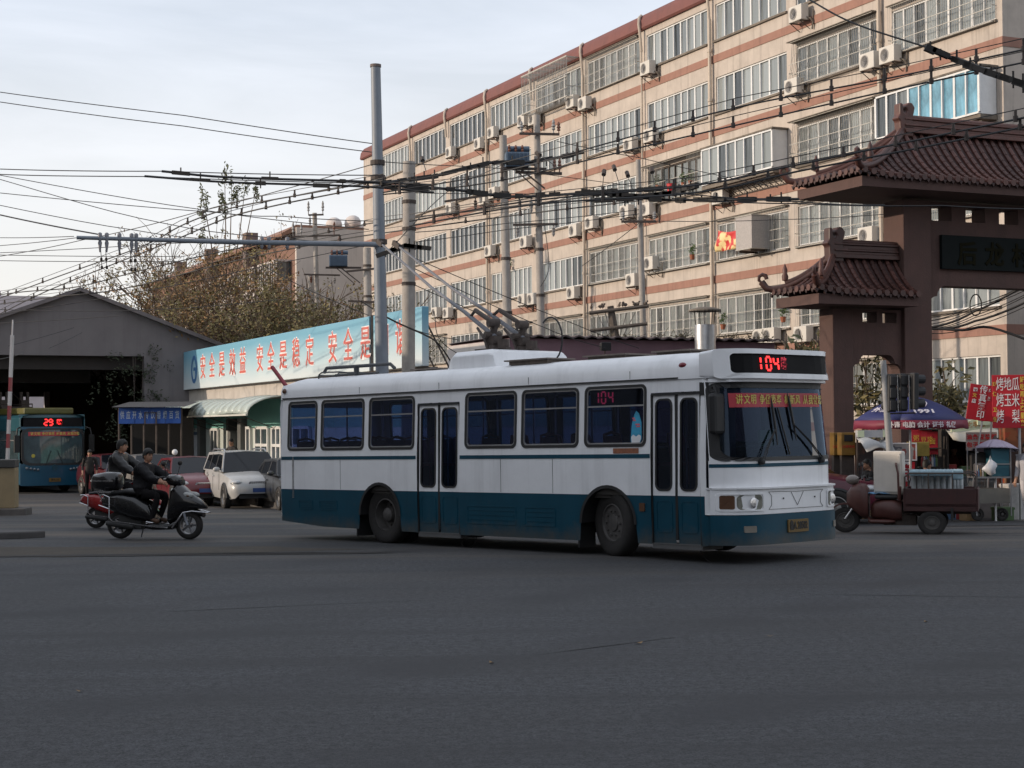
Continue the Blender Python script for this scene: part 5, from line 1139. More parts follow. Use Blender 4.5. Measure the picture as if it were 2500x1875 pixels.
# doors: two leaves each
for d0, d1 in DOORS:
    m_ = (d0 + d1) / 2
    for a, b in ((d0 + .02, m_ - .025), (m_ + .025, d1 - .02)):
        k = 4; n = 4 * (k + 1); o_ = rrect(a + .004, b - .004, .25, 2.38, .005, k); i_ = rrect(a + .045, b - .045, .99, 2.335, .11, k)
        d = bpy.data.objects.new('door', None); COL.objects.link(d); d.parent = bus
        mb = MB(); S = side(NEAR, -.025); zs = (.29, .93)
        mb.m(1).add([S(a, .25), S(b, .25), S(b, .93), S(a, .93)], [(0, 1, 2, 3)]); mb.m(0)
        o_ = rrect(a, b, .932, 2.38, .004, k); i_ = rrect(a + .05, b - .05, 1.0, 2.335, .10, k)
        mb.add([S(*p) for p in o_] + [S(*p) for p in i_], [(i, (i + 1) % n, n + (i + 1) % n, n + i) for i in range(n)])
        dd = mb.build('leaf_panel', [BUSW, BUST], d)
        mb = MB(); ring(mb, i_, rrect(a + .078, b - .078, 1.028, 2.307, .075, k), side(NEAR, -.012), side(NEAR, -.04)); mb.build('window_seal', GASKET, d)
        mb = MB(); mb.add([side(NEAR, -.03)(*p) for p in ((a + .07, 1.02), (b - .07, 1.02), (b - .07, 2.31), (a + .07, 2.31))], [(0, 1, 2, 3)]); mb.build('pane', BGLASS, d)
        mb = MB(); ring(mb, rrect(a + .06, b - .06, .40, .86, .06), rrect(a + .072, b - .072, .412, .848, .055), side(NEAR, -.021), side(NEAR, -.03)); mb.build('pressing', BUST, d)
    mb = MB(); mb.prism([(m_ - .024, .3), (m_ + .024, .3), (m_ + .024, 2.39), (m_ - .024, 2.39)], side(NEAR, -.01), side(NEAR, -.05)); mb.build('door_seal', BLACK, bus)
    mb = MB()
    for x in (d0 - .004, d1 - .016): mb.prism([(x, .24), (x + .02, .24), (x + .02, 2.40), (x, 2.40)], side(NEAR, .006), side(NEAR, -.05))
    mb.prism([(d0 + .018, 2.382), (d1 - .018, 2.382), (d1 - .018, 2.41), (d0 + .018, 2.41)], side(NEAR, .008), side(NEAR, -.05)); mb.build('door_frame', GASKET, bus)
    mb = MB(); mb.box(d0, d1, -1.20, -.75, .17, .23); mb.box(d0, d1, -1.205, -1.17, .232, .25); mb.build('step', mat('step_grey', (.10, .10, .10), .7), bus)
def dense(pts, lim=.5):                                          # outline points added along the straight runs so that it follows the curve
    out = []
    for i, p in enumerate(pts):
        q = pts[(i + 1) % len(pts)]; out.append(p)
        if abs(p[0] - q[0]) > lim: out += [(p[0] + (q[0] - p[0]) * k / 16, p[1]) for k in range(1, 16)]
    return out
# --- front end: plan curve shared by all the pieces
def fx(y, z=1.0): return 10.44 + .57 * (1 - abs(y / 1.30) ** 7) + (.0 if z < 1.40 else -.10 * (z - 1.40))
def front(z0, z1, nm, m, off=0.0, y0=-1.26, y1=1.26, n=24, thick=None, zz=None):
    zs = zz or (z0, z1); mb = MB(); ys_ = [(y0 + y1) / 2 + (y1 - y0) / 2 * math.sin(math.pi * (i / n - .5)) for i in range(n + 1)]
    rows = [[(fx(y, z) + off, y * (sy(z) / 1.22 if abs(y) > 1.1 else 1), z) for y in ys_] for z in zs]; mb.grid(rows)
    if thick: mb.grid([[(p[0] - thick, p[1] * .995, p[2]) for p in r] for r in (rows[0], rows[-1])]); a = len(mb.v)
    for r0 in (rows[0], rows[-1]):                        # lips
        mb.grid([r0, [(p[0] - (thick or .05), p[1] * .99, p[2]) for p in r0]])
    return mb.build(nm, m, bus, smooth=40)
front(.30, .68, 'bumper', BUST, .10, -1.285, 1.285, thick=.12, zz=(.25, .31, .60, .67))
front(.68, 1.03, 'lamp_panel', BUSW, .085, -1.28, 1.28, thick=.1, zz=(.676, .70, 1.0, 1.028))
front(1.03, 1.43, 'front_panel', BUSW, .0, zz=(1.0, 1.1, 1.25, 1.43))
front(1.335, 1.385, 'front_stripe', BUST, .006)
front(1.03, 1.06, 'front_trim', BUSW, .12, -1.28, 1.28, thick=.12, zz=(1.031, 1.055))
# panel seams on the lamp panel
mb = MB()
def fline(pts, w=.003, off=.09):
    for (ya, za), (yb, zb_) in zip(pts[:-1], pts[1:]): mb.tube([(fx(ya + (yb - ya) * k / 4) + off, ya + (yb - ya) * k / 4, za + (zb_ - za) * k / 4) for k in range(5)], w, 4)
fline([(-.62, .985), (-.40, .985), (.0, .975), (.62, .985)]); fline([(-.62, .985), (-.56, .93), (-.56, .80), (-.62, .74), (.62, .74), (.56, .80), (.56, .93), (.62, .985)]); fline([(-.12, .97), (.02, .78), (.16, .97)]); mb.build('panel_seam', GASKET, bus)
def fpatch(y0, y1, z0, z1, r, nm, m, off, thick=.03, k=4):
    mb = MB(); mb.prism(rrect(y0, y1, z0, z1, r, k), lambda p, q: (fx(p, .9) + off, p, q), lambda p, q: (fx(p, .9) + off - thick, p, q)); return mb.build(nm, m, bus)
for sg in (-1, 1):
    ya, yb = sorted((sg * .72, sg * 1.255)); mb = MB(); ring(mb, dense(rrect(ya, yb, .725, .975, .03), .3), dense(rrect(ya + .02, yb - .02, .745, .955, .03), .3), lambda p, q: (fx(p, .9) + .10, p, q), lambda p, q: (fx(p, .9) + .07, p, q)); mb.build('lamp_surround', BUSW, bus)
    ya, yb = sorted((sg * .76, sg * 1.10)); h = fpatch(ya, yb, .745, .955, .06, 'headlight', HEADL, .098); 
    mb = MB(); c = Vector((fx((ya + yb) / 2) + .102, (ya + yb) / 2 - sg * .03, .84)); mb.lathe([(.075, 0), (.05, .004), (.001, .006)], c, 'x', 14, caps=False); mb.build('bulb_lens', CHROME, h)
    ya, yb = sorted((sg * 1.125, sg * 1.235)); fpatch(ya, yb, .755, .945, .02, 'turn_signal', AMBER, .100)
    ya, yb = sorted((sg * .88, sg * 1.04)); fpatch(ya, yb, .43, .52, .012, 'fog_light', mat('fog_lens', (.22, .20, .17), .3), .112)
PLATE = mat('yellow_number_plate', (.15, .09, .02), .5, .1)
pl = fpatch(-.24, .22, .40, .58, .012, 'number_plate', PLATE, .125, .02)
DKINK = mat('plate_ink', (.012, .012, .012), .5); RY = (math.pi / 2, 0, math.pi / 2)
lettering('鲁A 28502', .105, DKINK, pl, (fx(0) + .129, -.01, .49), RY, .002, .004, sx=.86, sy=1.35)
for y in (-.3, .42): mb = MB(); mb.cyl((fx(y) + .09, y, .885), (fx(y) + .10, y, .885), .012, n=8); mb.build('bolt', GASKET, bus)
# windscreen with its black rubber
def wsf(off): return lambda y, z: (fx(y, z) + off, y * (sy(z) / 1.22 if abs(y) > 1.1 else 1), z)
K = 6; wo, wi, we = rrect(-1.25, 1.25, 1.42, 2.53, .10, K), rrect(-1.185, 1.175, 1.475, 2.45, .13, K), rrect(-1.255, 1.255, 1.40, 2.56, .004, K); N = 4 * (K + 1)
wo, wi, we = dense(wo), dense(wi), dense(we)
mb = MB(); N = len(wo); mb.add([wsf(.0)(*p) for p in we] + [wsf(.0)(*p) for p in wo], [(i, (i + 1) % N, N + (i + 1) % N, N + i) for i in range(N)]); mb.build('windscreen_surround', BUSW, bus)
mb = MB(); ring(mb, wo, wi, wsf(.014), wsf(-.02)); ws = mb.build('windscreen', GASKET, bus)
mb = MB(); ny = 16; mb.grid([[wsf(-.004)(1.19 * math.sin(math.pi * (i / ny - .5)), z) for i in range(ny + 1)] for z in (1.465, 1.8, 2.1, 2.46)]); mb.build('pane', WGLASS, ws, smooth=60)
# the slogan strip inside the glass
BANR = mat('slogan_strip_red', (.42, .035, .05), .5, .1)
mb = MB(); mb.grid([[wsf(.004)(-1.07 + 1.90 * i / 20, z + .01 * (i / 20)) for i in range(21)] for z in (2.175, 2.375)]); bn = mb.build('slogan_strip', BANR, ws)
SLOG = mat('slogan_gold', (.62, .50, .12), .5); txt = '讲文明 争做表率 树新风 从我做起'; x = -1.0
for ch in txt:
    if ch == ' ': x += .06; continue
    z = 2.275; e = .01; yc = x + .055; an = math.atan2(fx(yc + .05, z) - fx(yc - .05, z), .1); lettering(ch, .125, SLOG, bn, (fx(yc, z) + .010, yc, z + .004), (math.pi / 2, 0, math.pi / 2 - an), .002, .002, sx=.92, sy=1.15, name='lettering'); x += .124
# wipers and centre stay
for y0, z0, y1, z1 in ((-.68, 1.42, -.34, 2.02), (.69, 1.42, .10, 2.08)):
    w_ = bpy.data.objects.new('wiper', None); COL.objects.link(w_); w_.parent = bus
    for o_ in (-.025, .025): mb = MB(); mb.tube([(fx(y0, 1.4) + .06, y0 + o_, z0), (fx((y0 + y1) / 2, 1.8) + .07, (y0 + y1) / 2 + o_ * .6, (z0 + z1) / 2 - .05), (fx(y1, z1 - .2) + .05, y1 + o_ * .3, z1 - .16)], .009, 5); mb.build('arm', BLACK, w_)
    mb = MB(); mb.tube([(fx(y1, z + .0) + .03, y1 + (.02 if y1 < 0 else -.01) - (z - z1) * (.06 if y1 < 0 else .14), z) for z in (z1 - .38, z1 - .1, z1 + .14, z1 + .30)], [.008, .022, .022, .006], 5); mb.build('blade', BLACK, w_)
    mb = MB(); mb.lathe([(.05, 0), (.045, .06), (.02, .07)], (fx(y0, 1.4) + .0, y0, z0 - .01), 'x', 10); mb.build('pivot', BLACK, w_)
mb = MB(); mb.tube([wsf(.02)(-.03, 1.50), wsf(.02)(-.20, 2.17)], .014, 5); mb.build('centre_stay', BLACK, ws)
# route sign box over the windscreen
front(2.53, 2.60, 'visor', BUSW, .10, thick=.12, zz=(2.535, 2.585))
sf = lambda off: lambda y, z: (fx(y, z) + .17 + off, y * .985, z)
so, si = dense(rrect(-1.24, 1.24, 2.58, 3.0, .05, 4)), dense(rrect(-1.12, 1.12, 2.655, 2.93, .05, 4))
mb = MB(); N = len(so); mb.add([sf(0)(*p) for p in so] + [sf(0)(*p) for p in si], [(i, (i + 1) % N, N + (i + 1) % N, N + i) for i in range(N)]); ring(mb, si, [(p[0] * .995, p[1]) for p in si], sf(.0), sf(-.05))
mb.grid([[sf(0)(*p) for p in so + so[:1]], [(10.36, p[0] * .965, 2.60 + (p[1] - 2.58) / .42 * (.37 + .05 * (1 - p[0] ** 2 / 1.5))) for p in so + so[:1]]])
sb = mb.build('sign_box', BUSW, bus, smooth=35)
mb = MB(); mb.grid([[sf(-.03)(1.13 * math.sin(math.pi * (i / 16 - .5)), z) for i in range(17)] for z in (2.645, 2.94)]); sg_ = mb.build('route_display', mat('display_black', (.006, .006, .007), .6, 0, spec=.15), sb)
for ch, y in (('1', -.74), ('0', -.52), ('4', -.35)): o = led(ch, y, 2.70, .10, .185, .030, lambda p, q, d: (fx(p, q) + .145 + d, p * .985, q)).build('led_digit', LED_RED, sb)
lettering('路', .17, LED_DIM, sb, (fx(-.12, 2.8) + .147, -.12, 2.79), RY, .002, .004, sx=.85, sy=1.1)
for y in (-1.16,): pass
mb = MB(); mb.ell((10.02, -sy(2.8) + .0, 2.80), (.075, .035, .04), 10, 6); mb.build('roof_marker', REDL, bus, smooth=60)
mb = MB(); mb.ell((.10, -1.2, 2.76), (.05, .04, .05), 8, 6); mb.build('tail_marker', AMBER, bus, smooth=60)
# side 104 display in the window and the blue poster
sd_ = bpy.data.objects.new('side_display', None); COL.objects.link(sd_); sd_.parent = bus
mb = MB(); mb.box(8.12, 9.26, -1.13, -1.09, 2.27, 2.52); mb.build('display_case', mat('display_black', (0, 0, 0)), sd_)
for ch, x in (('1', 8.21), ('0', 8.36), ('4', 8.51)): led(ch, x, 2.30, .085, .17, .024, lambda p, q, d: (p, -1.1345 - d, q)).build('led_digit', mat('led_red_soft', (.8, .05, .10), .5, 0, emit=.75), sd_)
STK = mat('poster_cyan', (.04, .30, .48), .5, .3, 6)
mb = MB(); mb.prism([(9.02, 1.70), (9.20, 1.70), (9.23, 1.76), (9.22, 2.0), (9.17, 2.13), (9.11, 2.17), (9.07, 2.10), (9.03, 1.98), (9.01, 1.76)], side(NEAR, -.0075), side(NEAR, -.0095)); ps = mb.build('poster', STK, bus)
mb = MB(); mb.prism([(9.03, 1.705), (9.19, 1.705), (9.215, 1.76), (9.215, 1.80), (9.17, 1.82), (9.12, 1.79), (9.06, 1.82), (9.02, 1.79)], side(NEAR, -.0055), side(NEAR, -.0072)); mb.build('poster_foot', WHITE, ps)
mb = MB()
for x, z, w_ in ((9.04, 2.05, .05), (9.05, 2.02, .06), (9.10, 1.96, .09), (9.12, 1.93, .08)): mb.prism([(x, z), (x + w_, z), (x + w_, z + .02), (x, z + .02)], side(NEAR, -.005), side(NEAR, -.0072))
mb.build('poster_print', mat('poster_pink', (.6, .12, .16), .5), ps)
# mirror
mi = bpy.data.objects.new('mirror', None); COL.objects.link(mi); mi.parent = bus
mb = MB(); mb.box(-.075, .06, -.15, .12, -.30, .28); o = mb.build('housing', BLACK, mi, bevel=.05); o.location = (10.72, -1.24, 2.10); o.rotation_euler = (0, 0, .1)
mb = MB(); mb.tube([(10.52, -1.13, 2.46), (10.66, -1.24, 2.48), (10.72, -1.25, 2.34)], .018, 6); mb.tube([(10.45, -1.14, 2.40), (10.68, -1.24, 2.40)], .014, 6); mb.build('arm', BLACK, mi)
mb = MB(); mb.box(10.36, 10.52, -1.20, -1.12, 2.36, 2.54); mb.build('bracket', BLACK, mi)
# wheels
def wheel(px, py, name, par, R, w, side_sg, rim=.29, steer=0.0, studs=10, dish=.06, tyre_m=None, rim_m=None, z=None):
    t = bpy.data.objects.new(name, None); COL.objects.link(t); t.parent = par; t.location = (px, py, R if z is None else z); t.rotation_euler = (0, 0, steer)
    h = w / 2; s = side_sg
    mb = MB(); mb.lathe([(rim, s * h * .80), (R * .72, s * h * .98), (R * .90, s * h), (R * .975, s * h * .80), (R, s * h * .45), (R, -s * h * .45), (R * .975, -s * h * .8), (R * .9, -s * h), (rim, -s * h * .8)], axis='y', n=36, caps=False)
    mb.build('tyre', tyre_m or TYRE, t, smooth=50)
    mb = MB(); mb.lathe([(rim, s * h * .82), (rim * .93, s * h * .86), (rim * .88, s * (h * .8 - dish)), (rim * .45, s * (h * .8 - dish * 1.1)), (rim * .42, s * (h * .8 - dish * .2)), (rim * .25, s * (h * .8)), (.001, s * (h * .82))], axis='y', n=28, caps=False); mb.build('rim', rim_m or RIMM, t, smooth=40)
    if studs:
        mb = MB()
        for k in range(studs): a = 2 * math.pi * k / studs; p = Vector((rim * .64 * math.cos(a), s * (h * .8 - dish * 1.05), rim * .64 * math.sin(a))); mb.cyl(p, p + Vector((0, s * .03, 0)), .016, n=6)
        mb.build('wheel_nuts', rim_m or RIMM, t)['kind'] = 'stuff'
    return t
wheel(RWX, -.98, 'wheel', bus, .505, .27, -1, steer=0, dish=.17); wheel(RWX, .98, 'wheel', bus, .505, .27, 1, dish=.17); wheel(RWX, -.66, 'wheel', bus, .505, .26, -1); wheel(RWX, .66, 'wheel', bus, .505, .26, 1)
wheel(FWX, -.99, 'wheel', bus, .505, .27, -1, steer=-.24, dish=.02); wheel(FWX + .42, .88, 'wheel', bus, .505, .27, 1, steer=-.28, dish=.02)
for cx in (RWX, FWX):
    for sg in (-1, 1):
        mb = MB(); aa = [rad(180 * k / 18) for k in range(19)]; rows = [[(cx + r_ * math.cos(a), sg * y, max(.24, WZ + r_ * .97 * math.sin(a))) for a in aa] for r_, y in ((.595, sy(.8) + .010), (.545, sy(.8) + .012), (.545, .55))]; mb.grid(rows); mb.add([(cx + .56 * math.cos(a), sg * .55, WZ + .54 * math.sin(a)) for a in aa] + [(cx + .56, sg * .55, .28), (cx - .56, sg * .55, .28)][::-1], [tuple(range(21))]); mb.build('wheel_arch', GASKET, bus, smooth=40)
mb = MB(); mb.box(FWX - .66, FWX - .63, -1.2, -.85, .12, .62); mb.build('mudflap', BLACK, bus); mb = MB(); mb.box(RWX - .70, RWX - .67, -1.2, -.6, .12, .5); mb.build('mudflap', BLACK, bus)
# underframe, floor, inside
mb = MB(); mb.box(.3, 10.3, -.52, .52, .36, .62); mb.box(4.0, 5.2, -1.05, 1.0, .20, .36); mb.box(6.2, 7.4, .2, 1.1, .25, .55); mb.cyl((RWX, -.6, .5), (RWX, .6, .5), .11, n=10); mb.cyl((FWX, -.9, .46), (FWX, .9, .46), .06, n=8); mb.build('chassis', mat('underframe_black', (.012, .012, .012), .9), bus)
mb = MB(); mb.tube([(5.0, -1.0, .26), (4.98, -1.05, .05), (5.15, -1.05, -.03), (5.3, -1.05, .08), (5.32, -1.0, .26)], .008, 4); mb.tube([(10.1, -1.0, .25), (10.2, -1.02, .08), (10.4, -1.05, -.02)], .008, 4); mb.build('earth_strap', BLACK, bus)
mb = MB(); mb.box(.02, 10.3, -1.12, 1.16, .88, .925); mb.box(0.02, 4.0, -1.16, -1.12, .93, 1.6); mb.box(5.16, 9.38, -1.16, -1.12, .93, 1.6); mb.box(.02, 10.3, 1.14, 1.18, .93, 1.6); mb.box(.03, 10.3, -1.10, 1.1, 2.60, 2.63); mb.build('floor', [BUSF], bus)
CURT = mat('blue_curtain', (.02, .07, .28), .8, .2, 5)
for x in (1.5, 3.3, 4.9, 6.5): mb = MB(); mb.grid([[(x + .07 * i, 1.10 + .03 * math.sin(i * 2.1), z) for i in range(6)] for z in (1.66, 2.5)]); mb.build('curtain', CURT, bus)
seat = None
for i, x in enumerate((.35, 1.15, 1.9, 2.6, 5.3, 6.0, 6.7, 7.4, 8.1)):
    for sg in (-1, 1):
        for yy in ((.72,) if x > 5 else (.55, .95)):
            if seat is None:
                mb = MB(); mb.box(-.21, .21, -.2, .2, .40, .45); mb.tube([(-.2, -.17, .45), (-.27, -.19, .75), (-.29, -.17, .90), (-.29, 0, .94), (-.29, .17, .90), (-.27, .19, .75), (-.2, .17, .45)], .022, 6); mb.grid([[(-.22 - .07 * k / 4, y, .46 + .42 * k / 4) for y in (-.17, 0, .17)] for k in range(5)]); mb.cyl((0, 0, .0), (0, 0, .4), .03, n=6); seat = mb.mesh('seat', PINKS)
            link('seat', seat, bus, (x + .35, sg * yy, .93))
for x in (1.0, 3.9, 5.2, 6.6, 8.0, 9.4):
    for y in (-.42, .42): mb = MB(); mb.cyl((x, y, .93), (x, y, 2.6), .017, n=6); mb.build('handrail', ALU, bus)
mb = MB(); mb.box(9.9, 10.45, -.55, 1.05, 1.0, 1.40); mb.build('dashboard', mat('dash_beige', (.42, .37, .30), .7), bus, bevel=.05)
mb = MB(); mb.lathe([(.24, -.015), (.255, 0), (.24, .015), (.225, 0), (.24, -.015)], n=24, caps=False); mb.box(-.22, .22, -.02, .02, -.02, .0); mb.box(-.02, .02, -.22, .0, -.02, 0); o = mb.build('steering_wheel', BLACK, bus, smooth=40); o.location = (10.15, .45, 1.56); o.rotation_euler = (0, -.75, 0)
mb = MB(); mb.box(9.28, 9.68, .18, .70, 1.15, 1.35); mb.box(9.18, 9.34, .20, .68, 1.35, 2.05); mb.build('driver_seat', mat('beige_seat_cover', (.55, .48, .38), .8), bus, bevel=.06)
mb = MB(); mb.box(10.0, 10.04, .52, .98, 1.62, 1.86); mb.build('notice_sheet', mat('mint_sheet', (.30, .55, .45), .6), bus)
mb = MB(); mb.box(9.04, 9.07, .05, 1.12, .93, 1.75); mb.box(9.042, 9.068, .05, 1.12, 1.752, 2.3); mb.build('cab_partition', BUSG, bus)
# --- roof gear
ZR = 3.0
mb = MB(); rows = []
for x, w_, h in ((4.40, .80, .02), (4.50, .84, .22), (4.62, .88, .29), (5.50, .88, .30), (5.60, .85, .27), (5.64, .83, .02)):
    rows.append([(x, -w_, ZR - .02), (x, -w_, ZR - .02 + h * .75), (x, -w_ + .09, ZR - .02 + h), (x, w_ - .09, ZR - .02 + h), (x, w_, ZR - .02 + h * .75), (x, w_, ZR - .02)])
mb.grid(rows); mb.f += [[0, 1, 2, 3, 4, 5], [30, 31, 32, 33, 34, 35]]; mb.mi += [0, 0]; mb.build('roof_fairing', BUSW, bus, smooth=25, bevel=.03)
for i, (x0, x1, y0, y1) in enumerate(((6.1, 7.0, -.95, -.45), (7.70, 8.5, -.75, .1), (9.1, 9.75, -.7, .3), (3.0, 3.7, -.4, .4))):
    mb = MB(); mb.box(x0, x1, y0, y1, ZR - .02, ZR + .035); mb.box(x0 - .06, x1 + .06, y0 - .06, y1 + .06, ZR + .037, ZR + .06); mb.build('roof_hatch', mat('worn_wood_board', (.17, .14, .12), .8, .3, 8), bus)
# trolley poles and their sprung bases
TH = [P(928, 593, 32.2), P(968, 598, 31.6)]; bus_M = None
bpy.context.view_layer.update(); bus_M = bus.matrix_world.copy(); bI = bus_M.inverted()
for i, (bx, by) in enumerate(((5.10, -.36), (5.02, .36))):
    tp = bI @ TH[i]; b0 = Vector((bx, by, ZR + .285)); pv = b0 + Vector((-.05, 0, .27)); d = (tp - pv).normalized(); s_ = d.cross(Vector((0, 0, 1))).normalized()
    tb = bpy.data.objects.new('trolley_base', None); COL.objects.link(tb); tb.parent = bus
    mb = MB(); mb.box(bx - .45, bx + .35, by - .06, by + .06, ZR + .285, ZR + .33); mb.cyl(b0, b0 + Vector((0, 0, .12)), .12, .08, 12); mb.box(bx - .12, bx + .09, by - .09, by + .09, ZR + .40, ZR + .53); mb.cyl(pv + s_ * .15, pv - s_ * .15, .055, n=10); mb.cyl(b0 + Vector((.22, 0, .03)), b0 + Vector((.22, 0, .18)), .10, n=8); mb.cyl(b0 + Vector((-.2, .1, .03)), b0 + Vector((-.2, .1, .2)), .07, n=8)
    for k in (-.13, .13): mb.tube([b0 + s_ * k, b0 + s_ * k + Vector((-.08, 0, .2)), pv + s_ * k + d * .35], .024, 6)
    mb.build('turntable', IRON, tb)
    upv = s_.cross(d).normalized(); upv = upv if upv.z > 0 else -upv
    mb = MB(); e = pv + upv * .20 + d * .05
    mb.cyl(e, pv + d * .80 + upv * .17, .042, n=8); mb.cyl(pv + d * .80 + upv * .17, pv + d * .95, .028, n=6); mb.cyl(e + s_ * .10, e - s_ * .10, .075, n=14); mb.cyl(e + s_ * .05 - upv * .02, pv, .06, n=8); mb.build('spring', IRON, tb, smooth=40)
    L = (tp - pv).length
    mb = MB(); mb.tube([pv - d * .1, pv + d * 1.2], .042, 8, .036); mb.tube([pv + d * 1.2, pv + d * L * .5 + Vector((0, 0, -.05)), pv + d * L], .034, 8, .022); o = mb.build('trolley_pole', mat('pole_grey_paint', (.15, .155, .175), .5, .2, 6), bus, smooth=50)
    mb = MB(); mb.box(-.13, .13, -.03, .03, -.05, .05, Matrix.Translation(tp) @ d.to_track_quat('X', 'Z').to_matrix().to_4x4()); mb.cyl(tp - Vector((0, 0, .06)), tp + Vector((0, 0, .08)), .025, n=6); mb.build('trolley_head', IRON, o)
mb = MB(); c = Vector((5.62, .45, ZR + .52)); mb.tube([c + Vector((.28 * math.cos(a), 0, .38 * math.sin(a) - .05)) for a in [rad(130 - 16 * k) for k in range(17)]], .016, 5); mb.build('cable_loop', BLACK, bus)
# pole rest near the tail
RACKM = mat('rack_dark_grey', (.055, .06, .065), .6)
rk_ = MB(); rk_.cyl((1.75, -.75, ZR - .06), (1.75, -.75, ZR + .17), .05, n=8); rk_.tube([(.75, -.75, ZR + .09), (.83, -.75, ZR + .17), (2.75, -.75, ZR + .16), (2.87, -.75, ZR + .08)], .032, 8); rk_.build('pole_rest', RACKM, bus)
mb = MB()
for y in (-.95, -.55): mb.tube([(.85, y, ZR - .04), (.86, y, ZR + .04), (.95, y, ZR + .08), (1.5, y, ZR + .07), (2.0, y, ZR + .02)], .014, 5)
mb.tube([(.86, -.95, ZR + .03), (.86, -.55, ZR + .03)], .014, 5); mb.tube([(1.1, -.75, ZR + .03), (2.4, -.75, ZR + .02)], .02, 5); mb.build('roof_rack', RACKM, bus)
mb = MB(); mb.cyl((.02, -1.10, 2.86), (-.36, -1.16, 3.24), .038, n=8); mb.build('tail_boom', mat('faded_red_paint', (.28, .045, .06), .6, .15, 8), bus)

# ================================================================ THE BLUE BUS, line 29
B2B = mat('blue_bus_paint', (.006, .065, .115), .35, .08, 1.2, coat=.2); B2T = mat('blue_bus_teal_roof', (.02, .085, .11), .35, .1, 1.2, coat=.3); B2Y = mat('yellow_roof_pod', (.10, .09, .02), .5)
q = P(133, 1190, 62.0); zt0 = gz(q.x, 62)
HD = math.atan2(-.85, .53)
bus2 = thing('trolleybus', 'blue trolleybus with red 29 sign waiting at the dark depot mouth', 'trolleybus', (q.x, q.y, zt0), HD)      # local x points at us; origin under the front face
W2 = 1.25
def bx_(y): return -.16 * abs(y / W2) ** 3
def f2(off): return lambda y, z: (bx_(y) + off - .05 * max(0, z - 1.0) - .06 * max(0, z - 2.2), y, z)
def slab(nm, z0, z1, m, off=0, y0=-W2, y1=W2, zz=None):
    mb = MB(); zs = zz or [z0 + (z1 - z0) * i / 3 for i in range(4)]; mb.grid([[f2(off)(y0 + (y1 - y0) * i / 16, z) for i in range(17)] for z in zs]); return mb.build(nm, m, bus2, smooth=50)
slab('bumper', .32, .78, B2B, .05, zz=(.30, .34, .70, .80)); slab('front_panel', .78, 1.12, B2B, .0); slab('roof_front', 2.86, 2.98, B2T, -.02)
mb = MB(); L2 = 11.5
for sg in (-1, 1):
    mb.m(0).box(-L2, -.16, sg * (W2 - .04), sg * W2, .33, 1.15); mb.m(1).box(-L2, -.2, sg * (W2 - .05), sg * (W2 - .01), 2.36, 2.86)
    for x in range(8): mb.m(1).box(-L2 + x * 1.58, -L2 + x * 1.58 + .14, sg * (W2 - .045), sg * (W2 - .005), 1.152, 2.358)
mb.box(-L2, -.16, -W2 + .05, W2 - .05, .33, .6); mb.m(0).box(-L2 - .04, -L2, -W2, W2, .33, 2.9); mb.build('body', [B2B, B2T], bus2, bevel=.02)
mb = MB(); sec = lambda x: [(x, s * y, z) for s, y, z in ((-1, W2 - .01, 2.80), (-1, W2 - .10, 2.92), (-1, W2 - .35, 2.98), (1, W2 - .35, 2.98), (1, W2 - .10, 2.92), (1, W2 - .01, 2.80))]; mb.grid([sec(-L2), sec(-.25), sec(-.14)]); mb.build('roof', B2T, bus2, smooth=60)
for sg in (-1, 1):
    for x in range(7):
        mb = MB(); a = -L2 + x * 1.58 + .14; mb.box(a, a + 1.44, sg * (W2 - .03), sg * (W2 - .02), 1.16, 2.35); mb.m(1).box(a, a + 1.44, sg * (W2 - .032), sg * (W2 - .008), 1.98, 2.02); mb.build('window', [DGLASS, ALU], bus2)
mb = MB(); o_, i_ = dense(rrect(-1.2, 1.2, 1.06, 2.46, .28, 5)), dense(rrect(-1.12, 1.12, 1.14, 2.40, .30, 5)); ring(mb, o_, i_, f2(.012), f2(-.03)); w2 = mb.build('windscreen', GASKET, bus2)
mb = MB(); mb.grid([[f2(-.012)(-1.15 + 2.3 * i / 12, z) for i in range(13)] for z in (1.12, 1.6, 2.0, 2.42)]); mb.build('pane', DGLASS, w2, smooth=60)
slab('header', 2.42, 2.52, B2B, .01)
mb = MB(); mb.grid([[f2(.02)(-1.12 + 2.24 * i / 12, z) for i in range(13)] for z in (2.52, 2.84)]); ds = mb.build('route_display', mat('display_black', (0, 0, 0)), bus2)
R2 = (math.pi / 2, 0, math.pi / 2)
for ch, y in (('2', -.36), ('9', -.18)): led(ch, y, 2.57, .13, .22, .045, lambda p, q, d: (f2(.03)(p, q)[0] + d, p, q)).build('led_digit', LED_RED, ds)
lettering('路', .21, LED_RED, ds, (f2(.04)(.2, 2.7)[0], .21, 2.68), R2, .003, .008)
mb = MB(); mb.grid([[f2(.006)(-.95 + 1.9 * i / 10, z) for i in range(11)] for z in (2.17, 2.32)]); b2n = mb.build('slogan_strip', BANR, w2)
x = -.88
for ch in txt:
    if ch == ' ': x += .055; continue
    lettering(ch, .12, SLOG, b2n, (f2(.013)(x + .06, 2.245)[0], x + .06, 2.245), R2, .002, .002, sx=.95); x += .122
